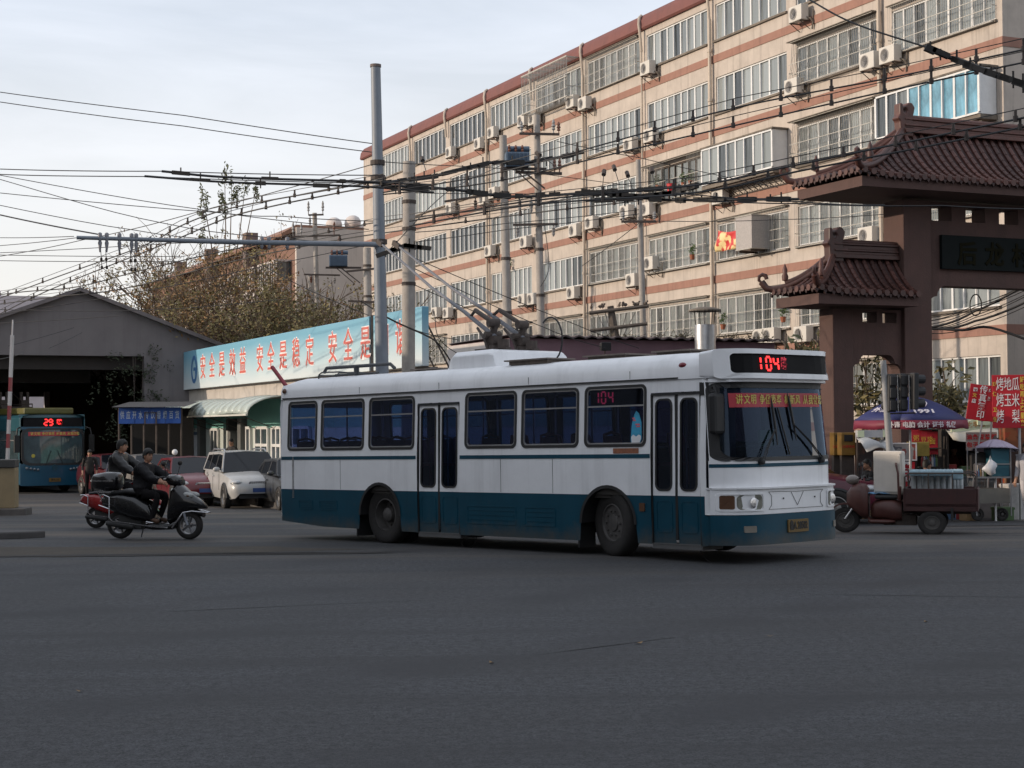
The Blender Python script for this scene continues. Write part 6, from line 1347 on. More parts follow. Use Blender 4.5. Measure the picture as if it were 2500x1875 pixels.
for sg in (-1, 1):
    mb = MB()
    for k in range(4): y = sg * (.62 + .13 * k); mb.ell((f2(.03)(y, .9)[0], y, .90 + .02 * k), (.03, .055, .05), 8, 6)
    mb.build('headlight', mat('dark_headlamp', (.12, .14, .16), .15, spec=.9), bus2, smooth=60)
    mb = MB(); mb.tube([(-.25, sg * 1.22, 2.5), (-.05, sg * 1.38, 2.45), (0, sg * 1.42, 2.2)], .03, 6); mb.box(-.05, .07, sg * 1.42 - .10, sg * 1.42 + .10, 1.55, 2.2); mb.build('mirror', BLACK, bus2, bevel=.03)
    mb = MB(); y = sg * .35; mb.tube([f2(.04)(y * .9, 1.10), f2(.04)(y * .35, 1.62)], .012, 4); mb.build('wiper', BLACK, bus2)
mb = MB(); mb.lathe([(.075, .03), (.095, .035), (.095, .05), (.075, .05)], (0, 0, .99), 'x', 20, caps=False); mb.box(.03, .045, -.06, .06, .975, 1.005); mb.build('emblem', B2T, bus2)
mb = MB(); mb.prism(rrect(-.22, .22, .44, .58, .01), lambda p, q: (.07, p, q), lambda p, q: (.04, p, q)); pl2 = mb.build('number_plate', PLATE, bus2)
lettering('鲁A 28', .10, DKINK, pl2, (.073, 0, .51), R2, .002)
mb = MB(); mb.lathe([(.07, .0), (.07, .01), (.001, .012)], (f2(-.01)(-.78, 1.42)[0], -.78, 1.42), 'x', 14); mb.build('round_sticker', mat('sticker_yellow', (.45, .38, .06), .5), w2)
for sg in (-1, 1):
    for wx in (-2.3, -8.4): wheel(wx, sg * 1.06, 'wheel', bus2, .5, .28, sg)
mb = MB(); mb.box(-9, -.7, -.95, .95, 2.99, 3.24); mb.build('roof_pod', B2Y, bus2, bevel=.06)
mb = MB(); mb.box(-6.2, -5.2, -.62, .62, 3.25, 3.34)
for y in (-.42, .42): mb.box(-5.9, -5.5, y - .16, y + .16, 3.34, 3.62); mb.box(-5.75, -5.6, y - .18, y - .08, 3.6, 3.95); mb.box(-5.75, -5.6, y + .08, y + .18, 3.6, 3.95)
mb.build('trolley_base', IRON, bus2)
for y in (-.42, .42): mb = MB(); mb.tube([(-5.7, y, 3.5), (-8.5, y - .38, 4.5), (-11.2, y - .75, 5.2)], .035, 6, .022); mb.build('trolley_pole', IRON, bus2)
mb = MB()
for y in (-.9, .0): mb.tube([(-7.5, y, 3.24), (-7.5, y, 3.42), (-3.0, y, 3.42), (-3.0, y, 3.24)], .025, 5)
mb.build('roof_rail', IRON, bus2)
# ================================================================ PEOPLE
def person(label, loc, rotz, J, tops, legs, shoes=None, hair=True, scale=1.0, cat='person', group=None, sleeves=None, grip=None, look=0.0, puffy=0.0):
    """J: joint positions (local, facing +x): pelvis, chest, neck, head, and for l/r: sh, el, wr, hip, kn, an, toe. One skinned surface coloured by what each face belongs to."""
    t = thing('person', label, cat, loc, rotz, group); t.scale = (scale,) * 3
    V, E_, R, part = [], [], [], []
    def add(p, r, k, prev=None):
        V.append(Vector(p)); R.append(r); part.append(k)
        if prev is not None: E_.append((prev, len(V) - 1))
        return len(V) - 1
    pv = add(J['pelvis'], (.145, .17), 'leg')
    wa = add(Vector(J['pelvis']).lerp(Vector(J['chest']), .5), (.125 + puffy, .155 + puffy), 'top', pv); ch = add(J['chest'], (.125 + puffy, .17 + puffy), 'top', wa)
    ub = add(Vector(J['chest']).lerp(Vector(J['neck']), .62), (.085, .12), 'top', ch); nk = add(J['neck'], (.056, .056), 'skin', ub); h0 = add(Vector(J['neck']).lerp(Vector(J['head']), .45), (.052, .052), 'skin', nk)
    for s in 'lr':
        sh = add(J[s + 'sh'], (.072 + puffy,) * 2, 'top', ub); up = add(Vector(J[s + 'sh']).lerp(Vector(J[s + 'el']), .5), (.058 + puffy,) * 2, 'top', sh); el = add(J[s + 'el'], (.050 + puffy,) * 2, 'top', up); fo = add(Vector(J[s + 'el']).lerp(Vector(J[s + 'wr']), .5), (.046 + puffy * .7,) * 2, 'top', el); wr = add(J[s + 'wr'], (.030,) * 2, 'skin', fo)
        dr = (Vector(J[s + 'wr']) - Vector(J[s + 'el'])).normalized(); add(Vector(J[s + 'wr']) + dr * .075, (.022, .042), 'skin', wr)
        hp = add(J[s + 'hip'], (.098,) * 2, 'leg', pv); th = add(Vector(J[s + 'hip']).lerp(Vector(J[s + 'kn']), .5), (.088,) * 2, 'leg', hp); kn = add(J[s + 'kn'], (.065,) * 2, 'leg', th); ca = add(Vector(J[s + 'kn']).lerp(Vector(J[s + 'an']), .4), (.062,) * 2, 'leg', kn); an = add(J[s + 'an'], (.045,) * 2, 'leg', ca); add(J[s + 'toe'], (.04, .046), 'shoe', an)
    me = bpy.data.meshes.new('body'); me.from_pydata(V, E_, []); o = link('body', me, t)
    sk = o.modifiers.new('skin', 'SKIN'); sk.use_smooth_shade = True
    for i, r in enumerate(R): me.skin_vertices[0].data[i].radius = r; me.skin_vertices[0].data[i].use_root = (i == 0)
    ss = o.modifiers.new('sub', 'SUBSURF'); ss.levels = 2; ss.render_levels = 2
    dg = bpy.context.evaluated_depsgraph_get(); m2 = bpy.data.meshes.new_from_object(o.evaluated_get(dg)); o.modifiers.clear(); o.data = m2; m2.name = 'body'
    mats = {'top': 0, 'leg': 1, 'skin': 2, 'shoe': 3}; zn = J['neck'][2] - .03; zp = J['pelvis'][2] - .06; vs = [v.co + v.normal * (.013 * abs(math.sin((v.co.z - zp) * 36)) if puffy and zp < v.co.z < zn else 0) for v in m2.vertices]; fs = [list(p.vertices) for p in m2.polygons]; mi = []
    segs = [(V[a], V[b], part[b], max(R[b])) for a, b in E_]
    for p in m2.polygons:
        c = p.center; best = None
        for a, b, k, r in segs:
            ab = b - a; u = max(0, min(1, (c - a).dot(ab) / max(1e-9, ab.length_squared))); d = (c - (a + ab * u)).length - r * .6
            if best is None or d < best[0]: best = (d, k)
        mi.append(mats[best[1]])
    mb = MB(); mb.v = [tuple(v) for v in vs]; mb.f = fs; mb.mi = mi
    # head: skull, jaw, nose, ears, sharing the body mesh
    H = Vector(J['head']); M = Matrix.Translation(H) @ Matrix.Rotation(look, 4, 'Z')
    mb.m(2); rows = []
    for i in range(11):
        a = math.pi * i / 10; z = -.125 * math.cos(a); row = []
        for j in range(14):
            b = 2 * math.pi * j / 14; w = math.sin(a) ** .8; jaw = 1 - .22 * max(0, -z / .125); x = .098 * w * math.cos(b); y = .076 * w * jaw * math.sin(b)
            if x > 0: x *= .90 - .04 * (z > .02); x += .016 * max(0, 1 - abs(z + .085) / .05) * w
            row.append(M @ Vector((x, y, z)))
        rows.append(row)
    mb.grid(rows, True)
    mb.add([M @ Vector(p) for p in ((.085, 0, .022), (.084, .018, -.028), (.084, -.018, -.028), (.116, 0, -.024), (.09, 0, -.036))], [(0, 1, 3), (0, 3, 2), (1, 4, 3), (2, 3, 4)])
    for s in (-1, 1): mb.box(-.012, .016, s * .074 - .006, s * .074 + .010, -.03, .03, M)
    mb.m(4)
    for s in (-1, 1): mb.box(.080, .0895, s * .032 - .013, s * .032 + .013, .006, .014, M); mb.box(.080, .090, s * .033 - .017, s * .033 + .017, .026, .032, M)
    mb.m(5).box(.078, .0925, -.024, .024, -.062, -.056, M)
    # fingers: four of unequal length and a thumb on each hand
    for s in 'lr':
        W = Vector(J[s + 'wr']); d = (W - Vector(J[s + 'el'])).normalized(); side_ = d.cross(Vector((0, 0, 1))); side_ = side_.normalized() if side_.length > .1 else Vector((0, 1, 0)); dn = d.cross(side_).normalized(); dn = dn if dn.z < 0 else -dn; mb.m(2)
        for k, L in enumerate((.066, .076, .071, .056)):
            p = W + d * .065 + side_ * (.026 - .0175 * k); q = p + d * L * .45 + dn * L * .18; r_ = q + d * L * (.05 if grip else .28) + dn * L * .36; e = r_ - d * L * (.3 if grip else -.05) + dn * L * .18; mb.tube([p, q, r_, e], .0085, 5, .0062)
        sg = 1 if s == 'l' else -1; p = W + d * .03 + side_ * .024 * -sg; mb.tube([p, p - side_ * .03 * sg + d * .025, p - side_ * .03 * sg + d * .05 + dn * .02], .0095, 5, .007)
    eye = mat('eye_dark', (.015, .012, .01), .3); lip = mat('lip', (.25, .10, .08), .5)
    o.data = mb.mesh('body', [tops, legs, SKIN, shoes or mat('shoe_brown', (.09, .045, .025), .6), eye, lip], 60)
    if hair:
        hb = MB(); rows = []
        for i in range(8):
            a = math.pi * (.40 + .60 * i / 7); z = -.125 * math.cos(a); row = []
            for j in range(16):
                b = 2 * math.pi * j / 16; w = math.sin(a) ** .8; x = .104 * w * math.cos(b); zz = z
                if i == 0: zz = .052 if math.cos(b) > .45 else (.0 if math.cos(b) > -.1 else -.065)
                if i == 1: zz = max(z, .07 if math.cos(b) > .45 else z)
                row.append(M @ Vector((x * (1.08 if x < 0 else 1.0), .086 * w * math.sin(b), zz + .010)))
            rows.append(row)
        hb.grid(rows, True); hb.build('hair', HAIR, t, smooth=70)
    return t
def stance(h=1.7, lean=0.0, step=.12, arms=((.02, .28, 0), (.02, -.28, 0)), bend=.06):
    k = h / 1.7; J = {'pelvis': (0, 0, .93), 'chest': (lean * .35, 0, 1.24), 'neck': (lean * .62, 0, 1.47), 'head': (lean * .75 + .02, 0, 1.60)}
    for s, sg, a in (('l', 1, arms[0]), ('r', -1, arms[1])):
        J[s + 'sh'] = (lean * .5, sg * .19, 1.40); J[s + 'el'] = (lean * .5 + a[0] - .05, sg * .25, 1.12); J[s + 'wr'] = (lean * .5 + a[0] + bend, sg * .24, .88)
        st = step * sg; J[s + 'hip'] = (0, sg * .09, .88); J[s + 'kn'] = (st * .6 + .02, sg * .10, .48); J[s + 'an'] = (st, sg * .10, .08); J[s + 'toe'] = (st + .15, sg * .12, .035)
    return {a: Vector(v) * k for a, v in J.items()}
def seated(seat=.45, lean=.05, kneex=.42, arm=(.30, .12), feet=(.38, .05), head_dx=0.02, kspread=.12):
    J = {'pelvis': (0, 0, seat + .10), 'chest': (lean * .4, 0, seat + .38), 'neck': (lean * .8, 0, seat + .60), 'head': (lean * .9 + head_dx, 0, seat + .73)}
    for s, sg in (('l', 1), ('r', -1)):
        J[s + 'sh'] = (lean * .6, sg * .18, seat + .53); J[s + 'el'] = (lean * .6 + arm[0] * .45, sg * .25, seat + .30); J[s + 'wr'] = (lean * .6 + arm[0], sg * .20, seat + arm[1])
        J[s + 'hip'] = (.03, sg * .10, seat + .07); J[s + 'kn'] = (kneex, sg * kspread, seat + .06); J[s + 'an'] = (feet[0], sg * .12, feet[1] + .05); J[s + 'toe'] = (feet[0] + .15, sg * .13, feet[1])
    return {a: Vector(v) for a, v in J.items()}
JKT = mat('black_padded_jacket', (.007, .007, .009), .62, .2, 8, bump=.9, bscale=11, spec=.25); LEATH = mat('black_leather_jacket', (.010, .010, .011), .40, .2, 8, bump=.5, bscale=16); TROU = mat('black_trousers', (.009, .008, .009), .85, spec=.2); NAVY = mat('navy_jacket', (.018, .024, .055), .75); DARKJ = mat('dark_coat', (.016, .013, .012), .8); PALEB = mat('pale_blue_jacket', (.11, .21, .27), .75, .1, 6, bump=.4, bscale=14); PALETR = mat('pale_trousers', (.50, .48, .50), .8)

# ================================================================ SCOOTERS
SCB = mat('scooter_black', (.005, .005, .006), .25, .1, 4, coat=.4); SCR = mat('scooter_red', (.24, .012, .012), .25, .1, 4, coat=.3)
def scooter(label, loc, rotz, paint, box=True, tail=None):
    t = thing('scooter', label, 'scooter', loc, rotz); L = []
    def W(x, nm='wheel'):
        w = bpy.data.objects.new(nm, None); COL.objects.link(w); w.parent = t; w.location = (x, 0, .235)
        mb = MB(); mb.lathe([(.15, -.05), (.20, -.058), (.228, -.035), (.236, 0), (.228, .035), (.20, .058), (.15, .05)], axis='y', n=28, caps=False); mb.build('tyre', TYRE, w, smooth=50)
        mb = MB(); mb.lathe([(.155, -.045), (.14, -.04), (.14, .04), (.155, .045)], axis='y', n=24, caps=False); mb.cyl((0, -.05, 0), (0, .05, 0), .045, n=10)
        for k in range(5): a = k * 1.2566; mb.cyl((.03 * math.cos(a), 0, .03 * math.sin(a)), (.145 * math.cos(a), 0, .145 * math.sin(a)), .018, n=6)
        mb.build('rim', mat('scooter_rim', (.20, .20, .21), .4, metal=.6), w)
    W(.62); W(-.62)
    P3 = lambda pts, hw, nm, m, bv=.03: MB().prism(pts, lambda p, q: (p, -hw, q), lambda p, q: (p, hw, q)).build(nm, m, t, bevel=bv, smooth=50)
    def shell(secs, nm, m):                              # secs: (x, z0, z1, half width); rounded cross sections
        mb = MB(); rows = []
        for x, z0, z1, w in secs:
            zc, h = (z0 + z1) / 2, (z1 - z0) / 2; rows.append([(x, w * math.copysign(abs(math.cos(a)) ** .7, math.cos(a)), zc + h * math.copysign(abs(math.sin(a)) ** .7, math.sin(a))) for a in [2 * math.pi * k / 16 for k in range(16)]])
        mb.grid(rows, True); n = 16; k = len(mb.v) - n * len(rows); mb.f += [list(range(k, k + n)), list(range(k + n * (len(rows) - 1), k + n * len(rows)))]; mb.mi += [mb.cur] * 2; return mb.build(nm, m, t, smooth=60)
    shell([(-.95, .58, .66, .06), (-.86, .50, .74, .13), (-.6, .40, .76, .19), (-.3, .30, .72, .21), (-.05, .28, .62, .19), (.06, .26, .36, .15)], 'rear_body', paint)
    shell([(-.10, .17, .26, .15), (.02, .15, .27, .18), (.35, .16, .27, .17), (.44, .20, .34, .14)], 'footboard', SCB)
    shell([(.30, .26, .52, .16), (.36, .26, .86, .19), (.46, .34, .92, .20), (.60, .46, .80, .17), (.80, .50, .66, .11), (.93, .50, .56, .04)], 'front_apron', paint)
    shell([(.36, .42, .50, .08), (.48, .42, .52, .09), (.66, .44, .52, .085), (.88, .36, .46, .06)], 'front_mudguard', paint)
    shell([(-.74, .72, .78, .12), (-.45, .73, .83, .16), (-.12, .71, .80, .15), (.02, .66, .72, .10)], 'seat', BLACK)
    shell([(.22, .92, 1.0, .07), (.30, .88, 1.06, .15), (.42, .86, 1.05, .16), (.50, .88, .98, .10)], 'handlebar_cover', paint)
    hb = bpy.data.objects.new('handlebar', None); COL.objects.link(hb); hb.parent = t
    for s in (-1, 1):
        mb = MB(); mb.tube([(.32, s * .10, 1.0), (.26, s * .26, 1.02), (.20, s * .37, 1.0)], .017, 8); mb.build('grip', BLACK, hb)
        mb = MB(); mb.tube([(.30, s * .18, 1.0), (.32, s * .33, .99)], .008, 5); mb.build('lever', CHROME, hb)
        mb = MB(); mb.tube([(.30, s * .20, 1.02), (.32, s * .27, 1.20)], .008, 5); mb.ell((.31, s * .29, 1.24), (.022, .075, .045), 10, 6); mb.build('mirror', BLACK, hb, smooth=60)
    mb = MB(); mb.lathe([(.02, 0), (.065, -.03), (.08, -.01)], (.50, 0, .95), 'x', 12); mb.build('headlight', HEADL, t)
    for s in (-1, 1):
        mb = MB(); mb.ell((.62, s * .12, .72), (.13, .035, .055), 10, 6); mb.build('lamp_lens', mat('scooter_lens', (.30, .31, .30), .12, spec=.9), t, smooth=60)
        mb = MB(); mb.ell((.66, s * .135, .715), (.03, .03, .022), 8, 5); mb.build('turn_signal', AMBER, t, smooth=60)
        mb = MB(); y = s * .235; mb.tube([(-.92, y * .5, .72), (-.80, y, .73), (-.70, y, .69), (-.70, y, .36), (-.64, y, .30), (-.35, y, .27), (.05, y, .22), (.35, y * .95, .20)], .013, 6); mb.build('guard_rail', CHROME, t, smooth=60)
        mb = MB(); mb.tube([(.42, y * .95, .20), (.52, y, .32), (.62, y, .45), (.74, y * .75, .47), (.97, y * .15, .44)], .012, 6); mb.build('guard_rail', CHROME, t, smooth=60)
        mb = MB(); mb.tube([(-.95, y * .5, .55), (-.80, y, .53), (-.71, y, .50)], .011, 6); mb.build('guard_rail', CHROME, t)
    for s in (-1, 1): mb = MB(); mb.cyl((.50, s * .07, .60), (.62, s * .07, .235), .022, n=8); mb.build('fork_leg', STEEL, t)
    mb = MB(); mb.ell((-.93, 0, .60), (.05, .10, .05), 10, 6); mb.build('tail_light', tail or REDL, t, smooth=60)
    mb = MB(); mb.box(-.62, -.2, -.09, .09, .16, .40); mb.cyl((-.80, -.14, .26), (-.3, -.14, .20), .045, n=8); mb.build('engine', mat('engine_dark', (.03, .03, .03), .6), t, bevel=.02)
    mb = MB(); mb.tube([(-.25, .1, .2), (-.35, .2, .02)], .012, 5); mb.build('stand', STEEL, t)
    if box:
        shell([(-1.10, .86, 1.02, .10), (-1.05, .80, 1.07, .17), (-.85, .78, 1.10, .20), (-.66, .80, 1.09, .18), (-.62, .84, 1.04, .12)], 'top_box', SCB)
        mb = MB(); mb.tube([(-1.1, -.12, .955), (-1.04, -.19, .955), (-.66, -.19, .955)], .010, 4); mb.build('box_trim', CHROME, t)
        mb = MB(); mb.box(-1.0, -.68, -.10, .10, .755, .785); mb.tube([(-.98, -.1, .77), (-.9, -.12, .66), (-.74, -.12, .68)], .012, 5); mb.build('rack', CHROME, t)
    return t
g = G(378, 1316); SC_ROT = rad(-15); SCK = 1.14
sc1 = scooter('black scooter with chrome guard rails and top box ridden past the kerb', (g.x, g.y, g.z), SC_ROT, SCB); sc1.scale = (SCK,) * 3
g2 = G(300, 1290); sc2 = scooter('red and black scooter half hidden behind the black scooter', (g2.x, g2.y, g2.z), rad(-12), SCR, box=False); sc2.scale = (1.0,) * 3
def rider(seat, arm_dx, look, hands=(.62, 1.02)):
    J = seated(seat, lean=.12, kneex=.36, feet=(.20, .30), kspread=.15)
    for s, sg in (('l', 1), ('r', -1)):
        J[s + 'wr'] = Vector((.60 + arm_dx, sg * .33, 1.01)); J[s + 'el'] = Vector((.36 + arm_dx * .5, sg * .30, seat + .33)); J[s + 'an'] = Vector((.28, sg * .15, .35)); J[s + 'toe'] = Vector((.43, sg * .16, .31)); J[s + 'kn'] = Vector((.40, sg * .17, .76))
    return J
def on(sc, x, y, z): return Matrix.Rotation(sc.rotation_euler.z, 4, 'Z') @ Vector((x, y, z)) * sc.scale.x + Vector(sc.location)
J = rider(.74, -.02, 0); p_ = person('person in black padded jacket riding the black scooter', on(sc1, -.24, 0, 0), sc1.rotation_euler.z, J, JKT, TROU, grip=True, look=-.35, scale=1.06, puffy=.030)
J = rider(.80, -.04, 0); p_ = person('person in shiny black leather jacket riding the red scooter behind', on(sc2, -.16, 0, 0), sc2.rotation_euler.z, J, LEATH, TROU, grip=True, look=.15, scale=1.16, puffy=.030)

# ================================================================ CARS
CGL = mat('car_glass', (.010, .012, .016), .06, .1, 3, spec=.35)
def car(label, loc, rotz, col, L=4.6, W=1.8, H=1.48, suv=False, name='parked_car', hood=.92, group='parked cars', rails=False, dirty=0.0):
    PT = mat('car_paint_' + label.split()[0] + str(int(L * 10)), col, .32, .08, 2, coat=.25, streak=dirty); t = thing(name, label, 'car', loc, rotz, group)
    w = W / 2; z0 = .22 if not suv else .30; belt = hood + .06; nose, tail_ = L / 2, -L / 2
    # lower body: sections along the length
    S_ = [(tail_, .55, belt - .12, .80), (tail_ + .10, z0 + .08, belt + .02, .92), (tail_ + .55, z0, belt + .05, .99), (-.3, z0, belt + .02, 1.0), (.55, z0, belt, 1.0), (nose - 1.25, z0, hood + .02, .99), (nose - .55, z0, hood - .08, .95), (nose - .14, z0 + .04, hood - .20, .86), (nose, z0 + .18, hood - .34, .72)]
    mb = MB(); rows = []
    for x, a, b, k in S_:
        ww = w * k; rows.append([(x, s * y, z) for s, y, z in ((-1, ww * .90, a), (-1, ww, a + (b - a) * .30), (-1, ww, a + (b - a) * .62), (-1, ww * .94, b - .03), (-1, ww * .80, b + .01), (1, 0, b + .045), (1, ww * .80, b + .01), (1, ww * .94, b - .03), (1, ww, a + (b - a) * .62), (1, ww, a + (b - a) * .30), (1, ww * .90, a))])
    mb.grid(rows); mb.f += [list(range(11)), [len(rows) * 11 - 11 + i for i in range(11)]]; mb.mi += [0, 0]
    body = mb.build('body', PT, t, smooth=45)
    rb, rf = (tail_ + .25 if suv else tail_ + .95), .35; wf, wr = nose - 1.30, (tail_ + .10 if suv else tail_ + .40)
    def ghs(x, z, k): return w * (k - (z - belt) / (H - belt) * .20)
    mb = MB(); pts = [(wr, belt + .0), (rb, H - .08), (rb + .35, H - .02), (-.3, H), (rf, H - .03), (wf, belt - .02)]
    top = [(x, z) for x, z in pts[1:5]]; rows = [[(x, -ghs(x, z, .93), z - .03), (x, -ghs(x, z, .93) + .12, z), (x, 0, z + .03), (x, ghs(x, z, .93) - .12, z), (x, ghs(x, z, .93), z - .03)] for x, z in top]; mb.grid(rows); mb.build('roof', PT, t, smooth=60)
    a, b, c, d = pts[0], pts[1], pts[4], pts[5]
    gl = lambda x, z, s, k=.93: (x, s * ghs(x, z, k), z)
    mb = MB(); mb.grid([[(c[0] + .02 + (d[0] - c[0]) * i / 4, y * (ghs(0, c[1] + (d[1] - c[1]) * i / 4, .93) - .02), c[1] + (d[1] - c[1]) * i / 4 + .02 - .02 * abs(y)) for y in (-1, -.5, 0, .5, 1)] for i in range(5)]); mb.build('windscreen', CGL, t, smooth=60)
    mb = MB(); mb.grid([[(b[0] + (a[0] - b[0]) * i / 3, y * (ghs(0, b[1] + (a[1] - b[1]) * i / 3, .93) - .02), b[1] + (a[1] - b[1]) * i / 3) for y in (-1, 0, 1)] for i in range(4)]); mb.build('rear_window', CGL, t, smooth=60)
    for s in (-1, 1):
        poly = [(wr + .12, belt + .03), (rb + .12, H - .13), (-.25, H - .085), (rf - .05, H - .115), (wf - .20, belt + .03)]
        mb = MB(); mb.prism(poly, lambda p, q: gl(p, q, s), lambda p, q: (p, s * (ghs(p, q, .93) - .03), q)); sw = mb.build('side_window', CGL, t)
        fr = [(wr, belt), (rb, H - .05), (-.25, H - .035), (rf, H - .06), (wf, belt)]
        mb = MB(); ring(mb, fr, poly, lambda p, q: (p, s * (ghs(p, q, .93) + .006), q), lambda p, q: (p, s * (ghs(p, q, .93) - .03), q)); mb.build('window_frame', PT, t)
        for xx in ((-.28, -.18),) + (((-1.25, -1.15),) if suv else ((-1.2, -1.14),)): mb = MB(); mb.prism([(xx[0], belt + .02), (xx[1], belt + .02), (xx[1] - .03, H - .09), (xx[0] - .03, H - .09)], lambda p, q: (p, s * (ghs(p, q, .93) + .008), q), lambda p, q: (p, s * (ghs(p, q, .93) - .02), q)); mb.build('door_pillar', BLACK, t)
        for xd in (-.22, .75, -1.1): mb = MB(); mb.tube([(xd, s * w * 1.001, belt - .05), (xd - .02, s * w * 1.003, z0 + .25)], .006, 4); mb.build('door_seam', BLACK, t)
        for xd in (-.05, -1.0): mb = MB(); mb.box(xd - .22, xd - .06, s * w - .012, s * w + .025, belt - .16, belt - .125); mb.build('door_handle', PT, t, bevel=.01)
        mb = MB(); mb.ell((wf - .18, s * (w + .09), belt + .07), (.07, .11, .075), 10, 6); mb.build('mirror', PT, t, smooth=60)
        mb = MB(); mb.ell((nose - .30, s * w * .70, hood - .24), (.26, .20, .085), 12, 7); mb.build('headlight', mat('car_headlamp', (.40, .41, .42), .1, .2, 12, spec=1.0), t, smooth=60)
        mb = MB(); mb.ell((nose - .06, s * w * .60, z0 + .22), (.06, .09, .05), 8, 6); mb.build('fog_light', CHROME, t, smooth=60)
        if rails: mb = MB(); mb.tube([(rb + .25, s * w * .68, H - .03), (rb + .45, s * w * .68, H + .05), (rf - .3, s * w * .68, H + .06), (rf - .1, s * w * .68, H - .02)], .022, 6); mb.build('roof_rail', ALU, t, smooth=60)
        for xw in (nose - .92, tail_ + .88):
            R = .33 if not suv else .37; mb = MB(); aa = [rad(180 * k / 14) for k in range(15)]; mb.grid([[(xw + r_ * math.cos(a_), s * y, R + r_ * math.sin(a_) * .98 - .02) for a_ in aa] for r_, y in ((R + .09, w * .985), (R + .05, w * 1.002), (R + .05, w * .55))]); mb.add([(xw + (R + .05) * math.cos(a_), s * w * .985, R - .02 + (R + .05) * math.sin(a_)) for a_ in aa], [tuple(range(15))]); mb.build('wheel_arch', BLACK, t)
            wheel(xw, s * (w - .09), 'wheel', t, R, .21, s, rim=R * .66, studs=5, dish=.04, rim_m=mat('alloy_rim', (.28, .27, .26), .4, .2, 8, metal=.7))
    mb = MB(); gz_ = hood - .30; ring(mb, rrect(-.34, .34, gz_ - .11, gz_ + .10, .08), rrect(-.29, .29, gz_ - .07, gz_ + .065, .06), lambda p, q: (nose - .00 - .1 * abs(p), p, q), lambda p, q: (nose - .06, p, q)); g_ = mb.build('grille', CHROME, t)
    mb = MB()
    for k in range(11): y = -.27 + .054 * k; mb.box(nose - .07, nose - .035, y - .006, y + .006, gz_ - .068, gz_ + .062)
    mb.build('grille_bar', CHROME, g_)['kind'] = 'stuff'
    mb = MB(); mb.box(nose - .09, nose - .072, -.30, .30, gz_ - .08, gz_ + .07); mb.build('grille_recess', BLACK, g_)
    mb = MB(); mb.prism(rrect(-.62, .62, z0 + .04, z0 + .20, .05), lambda p, q: (nose + .005 - .12 * abs(p), p, q), lambda p, q: (nose - .2, p, q)); mb.build('lower_intake', BLACK, t)
    mb = MB(); mb.box(nose - .02, nose + .012, -.22, .22, z0 + .22, z0 + .34); mb.build('number_plate', mat('blue_plate', (.03, .07, .22), .5), t)
    return t
def face(dx, dy): return math.atan2(dy, dx)
q = G(585, 1243); ca = face(.70, -.72)
car('silver crossover car with roof rails and dusty sunlit flank by the gatehouse', (-8.25, 50.4, gz(-8.2, 50)), face(.36, -.93), (.40, .40, .395), 4.55, 1.84, 1.70, True, hood=1.04, rails=True, dirty=.3)
car('dark red saloon car parked left of the silver crossover', (-10.35, 52.8, gz(-10, 52)), face(.38, -.92), (.115, .004, .009), 4.7, 1.82, 1.50, hood=.95)
car('charcoal saloon car parked between the silver crossover and the white trolleybus', (-6.35, 48.4, gz(-6, 48)), face(.36, -.93), (.028, .030, .034), 4.6, 1.80, 1.48, hood=.93)
car('maroon car parked behind the riders beside the blue trolleybus', (-14.5, 60.0, gz(-14, 60)), face(.52, -.85), (.07, .004, .008), 4.5, 1.8, 1.50, hood=.95)
car('grey car with pale sunlit roof parked behind the dark red saloon', (-12.6, 57.2, gz(-12, 57)), face(.5, -.86), (.17, .16, .15), 4.6, 1.8, 1.52, hood=.95)
car('maroon people carrier with sloping bonnet hidden behind the bus front', (5.9, 36.2, gz(6, 36)), face(.92, -.39), (.085, .008, .022), 4.7, 1.75, 1.60, True, hood=1.02)

# ================================================================ PEOPLE on foot
def put(px, py, Y): q = P(px, py, Y); return (q.x, Y, gz(q.x, Y))
person('person in navy jacket walking behind the riders', put(282, 1100, 47), face(.2, .98), stance(1.70, .05), NAVY, TROU)
person('person in a dark coat standing beside the blue trolleybus', put(219, 1100, 58), face(.2, -.98), stance(1.66), DARKJ, TROU)
person('person in dark coat walking behind the silver crossover car', (lambda q_: (q_.x, q_.y, -.17))(sgn_M @ Vector((s_at(567, 1.2), 1.2, 0))), face(-.6, -.8), stance(1.72, .04), DARKJ, TROU)
person('person with dark coat sitting near the tricycle front', put(2124, 1120, 37.2), face(-.9, -.2), seated(.52, .06), DARKJ, TROU)
person('person in pale blue jacket sitting beside the stall counter', put(2252, 1120, 37.0), face(.9, .2), seated(.50, .10), PALEB, mat('blue_trousers', (.03, .05, .10), .8))
person('vendor standing in the shade inside the snack kiosk', put(2328, 1080, 40.6), face(-.2, -.95), stance(1.66), mat('dull_red_top', (.12, .03, .025), .8), TROU)
person('person in pale trousers standing at the right edge beside the vendor cart', put(2509, 1200, 35.6), face(-.7, -.7), stance(1.7, .0, .2), mat('grey_top', (.35, .34, .36), .8), PALETR, mat('pale_shoe', (.45, .40, .40), .7))

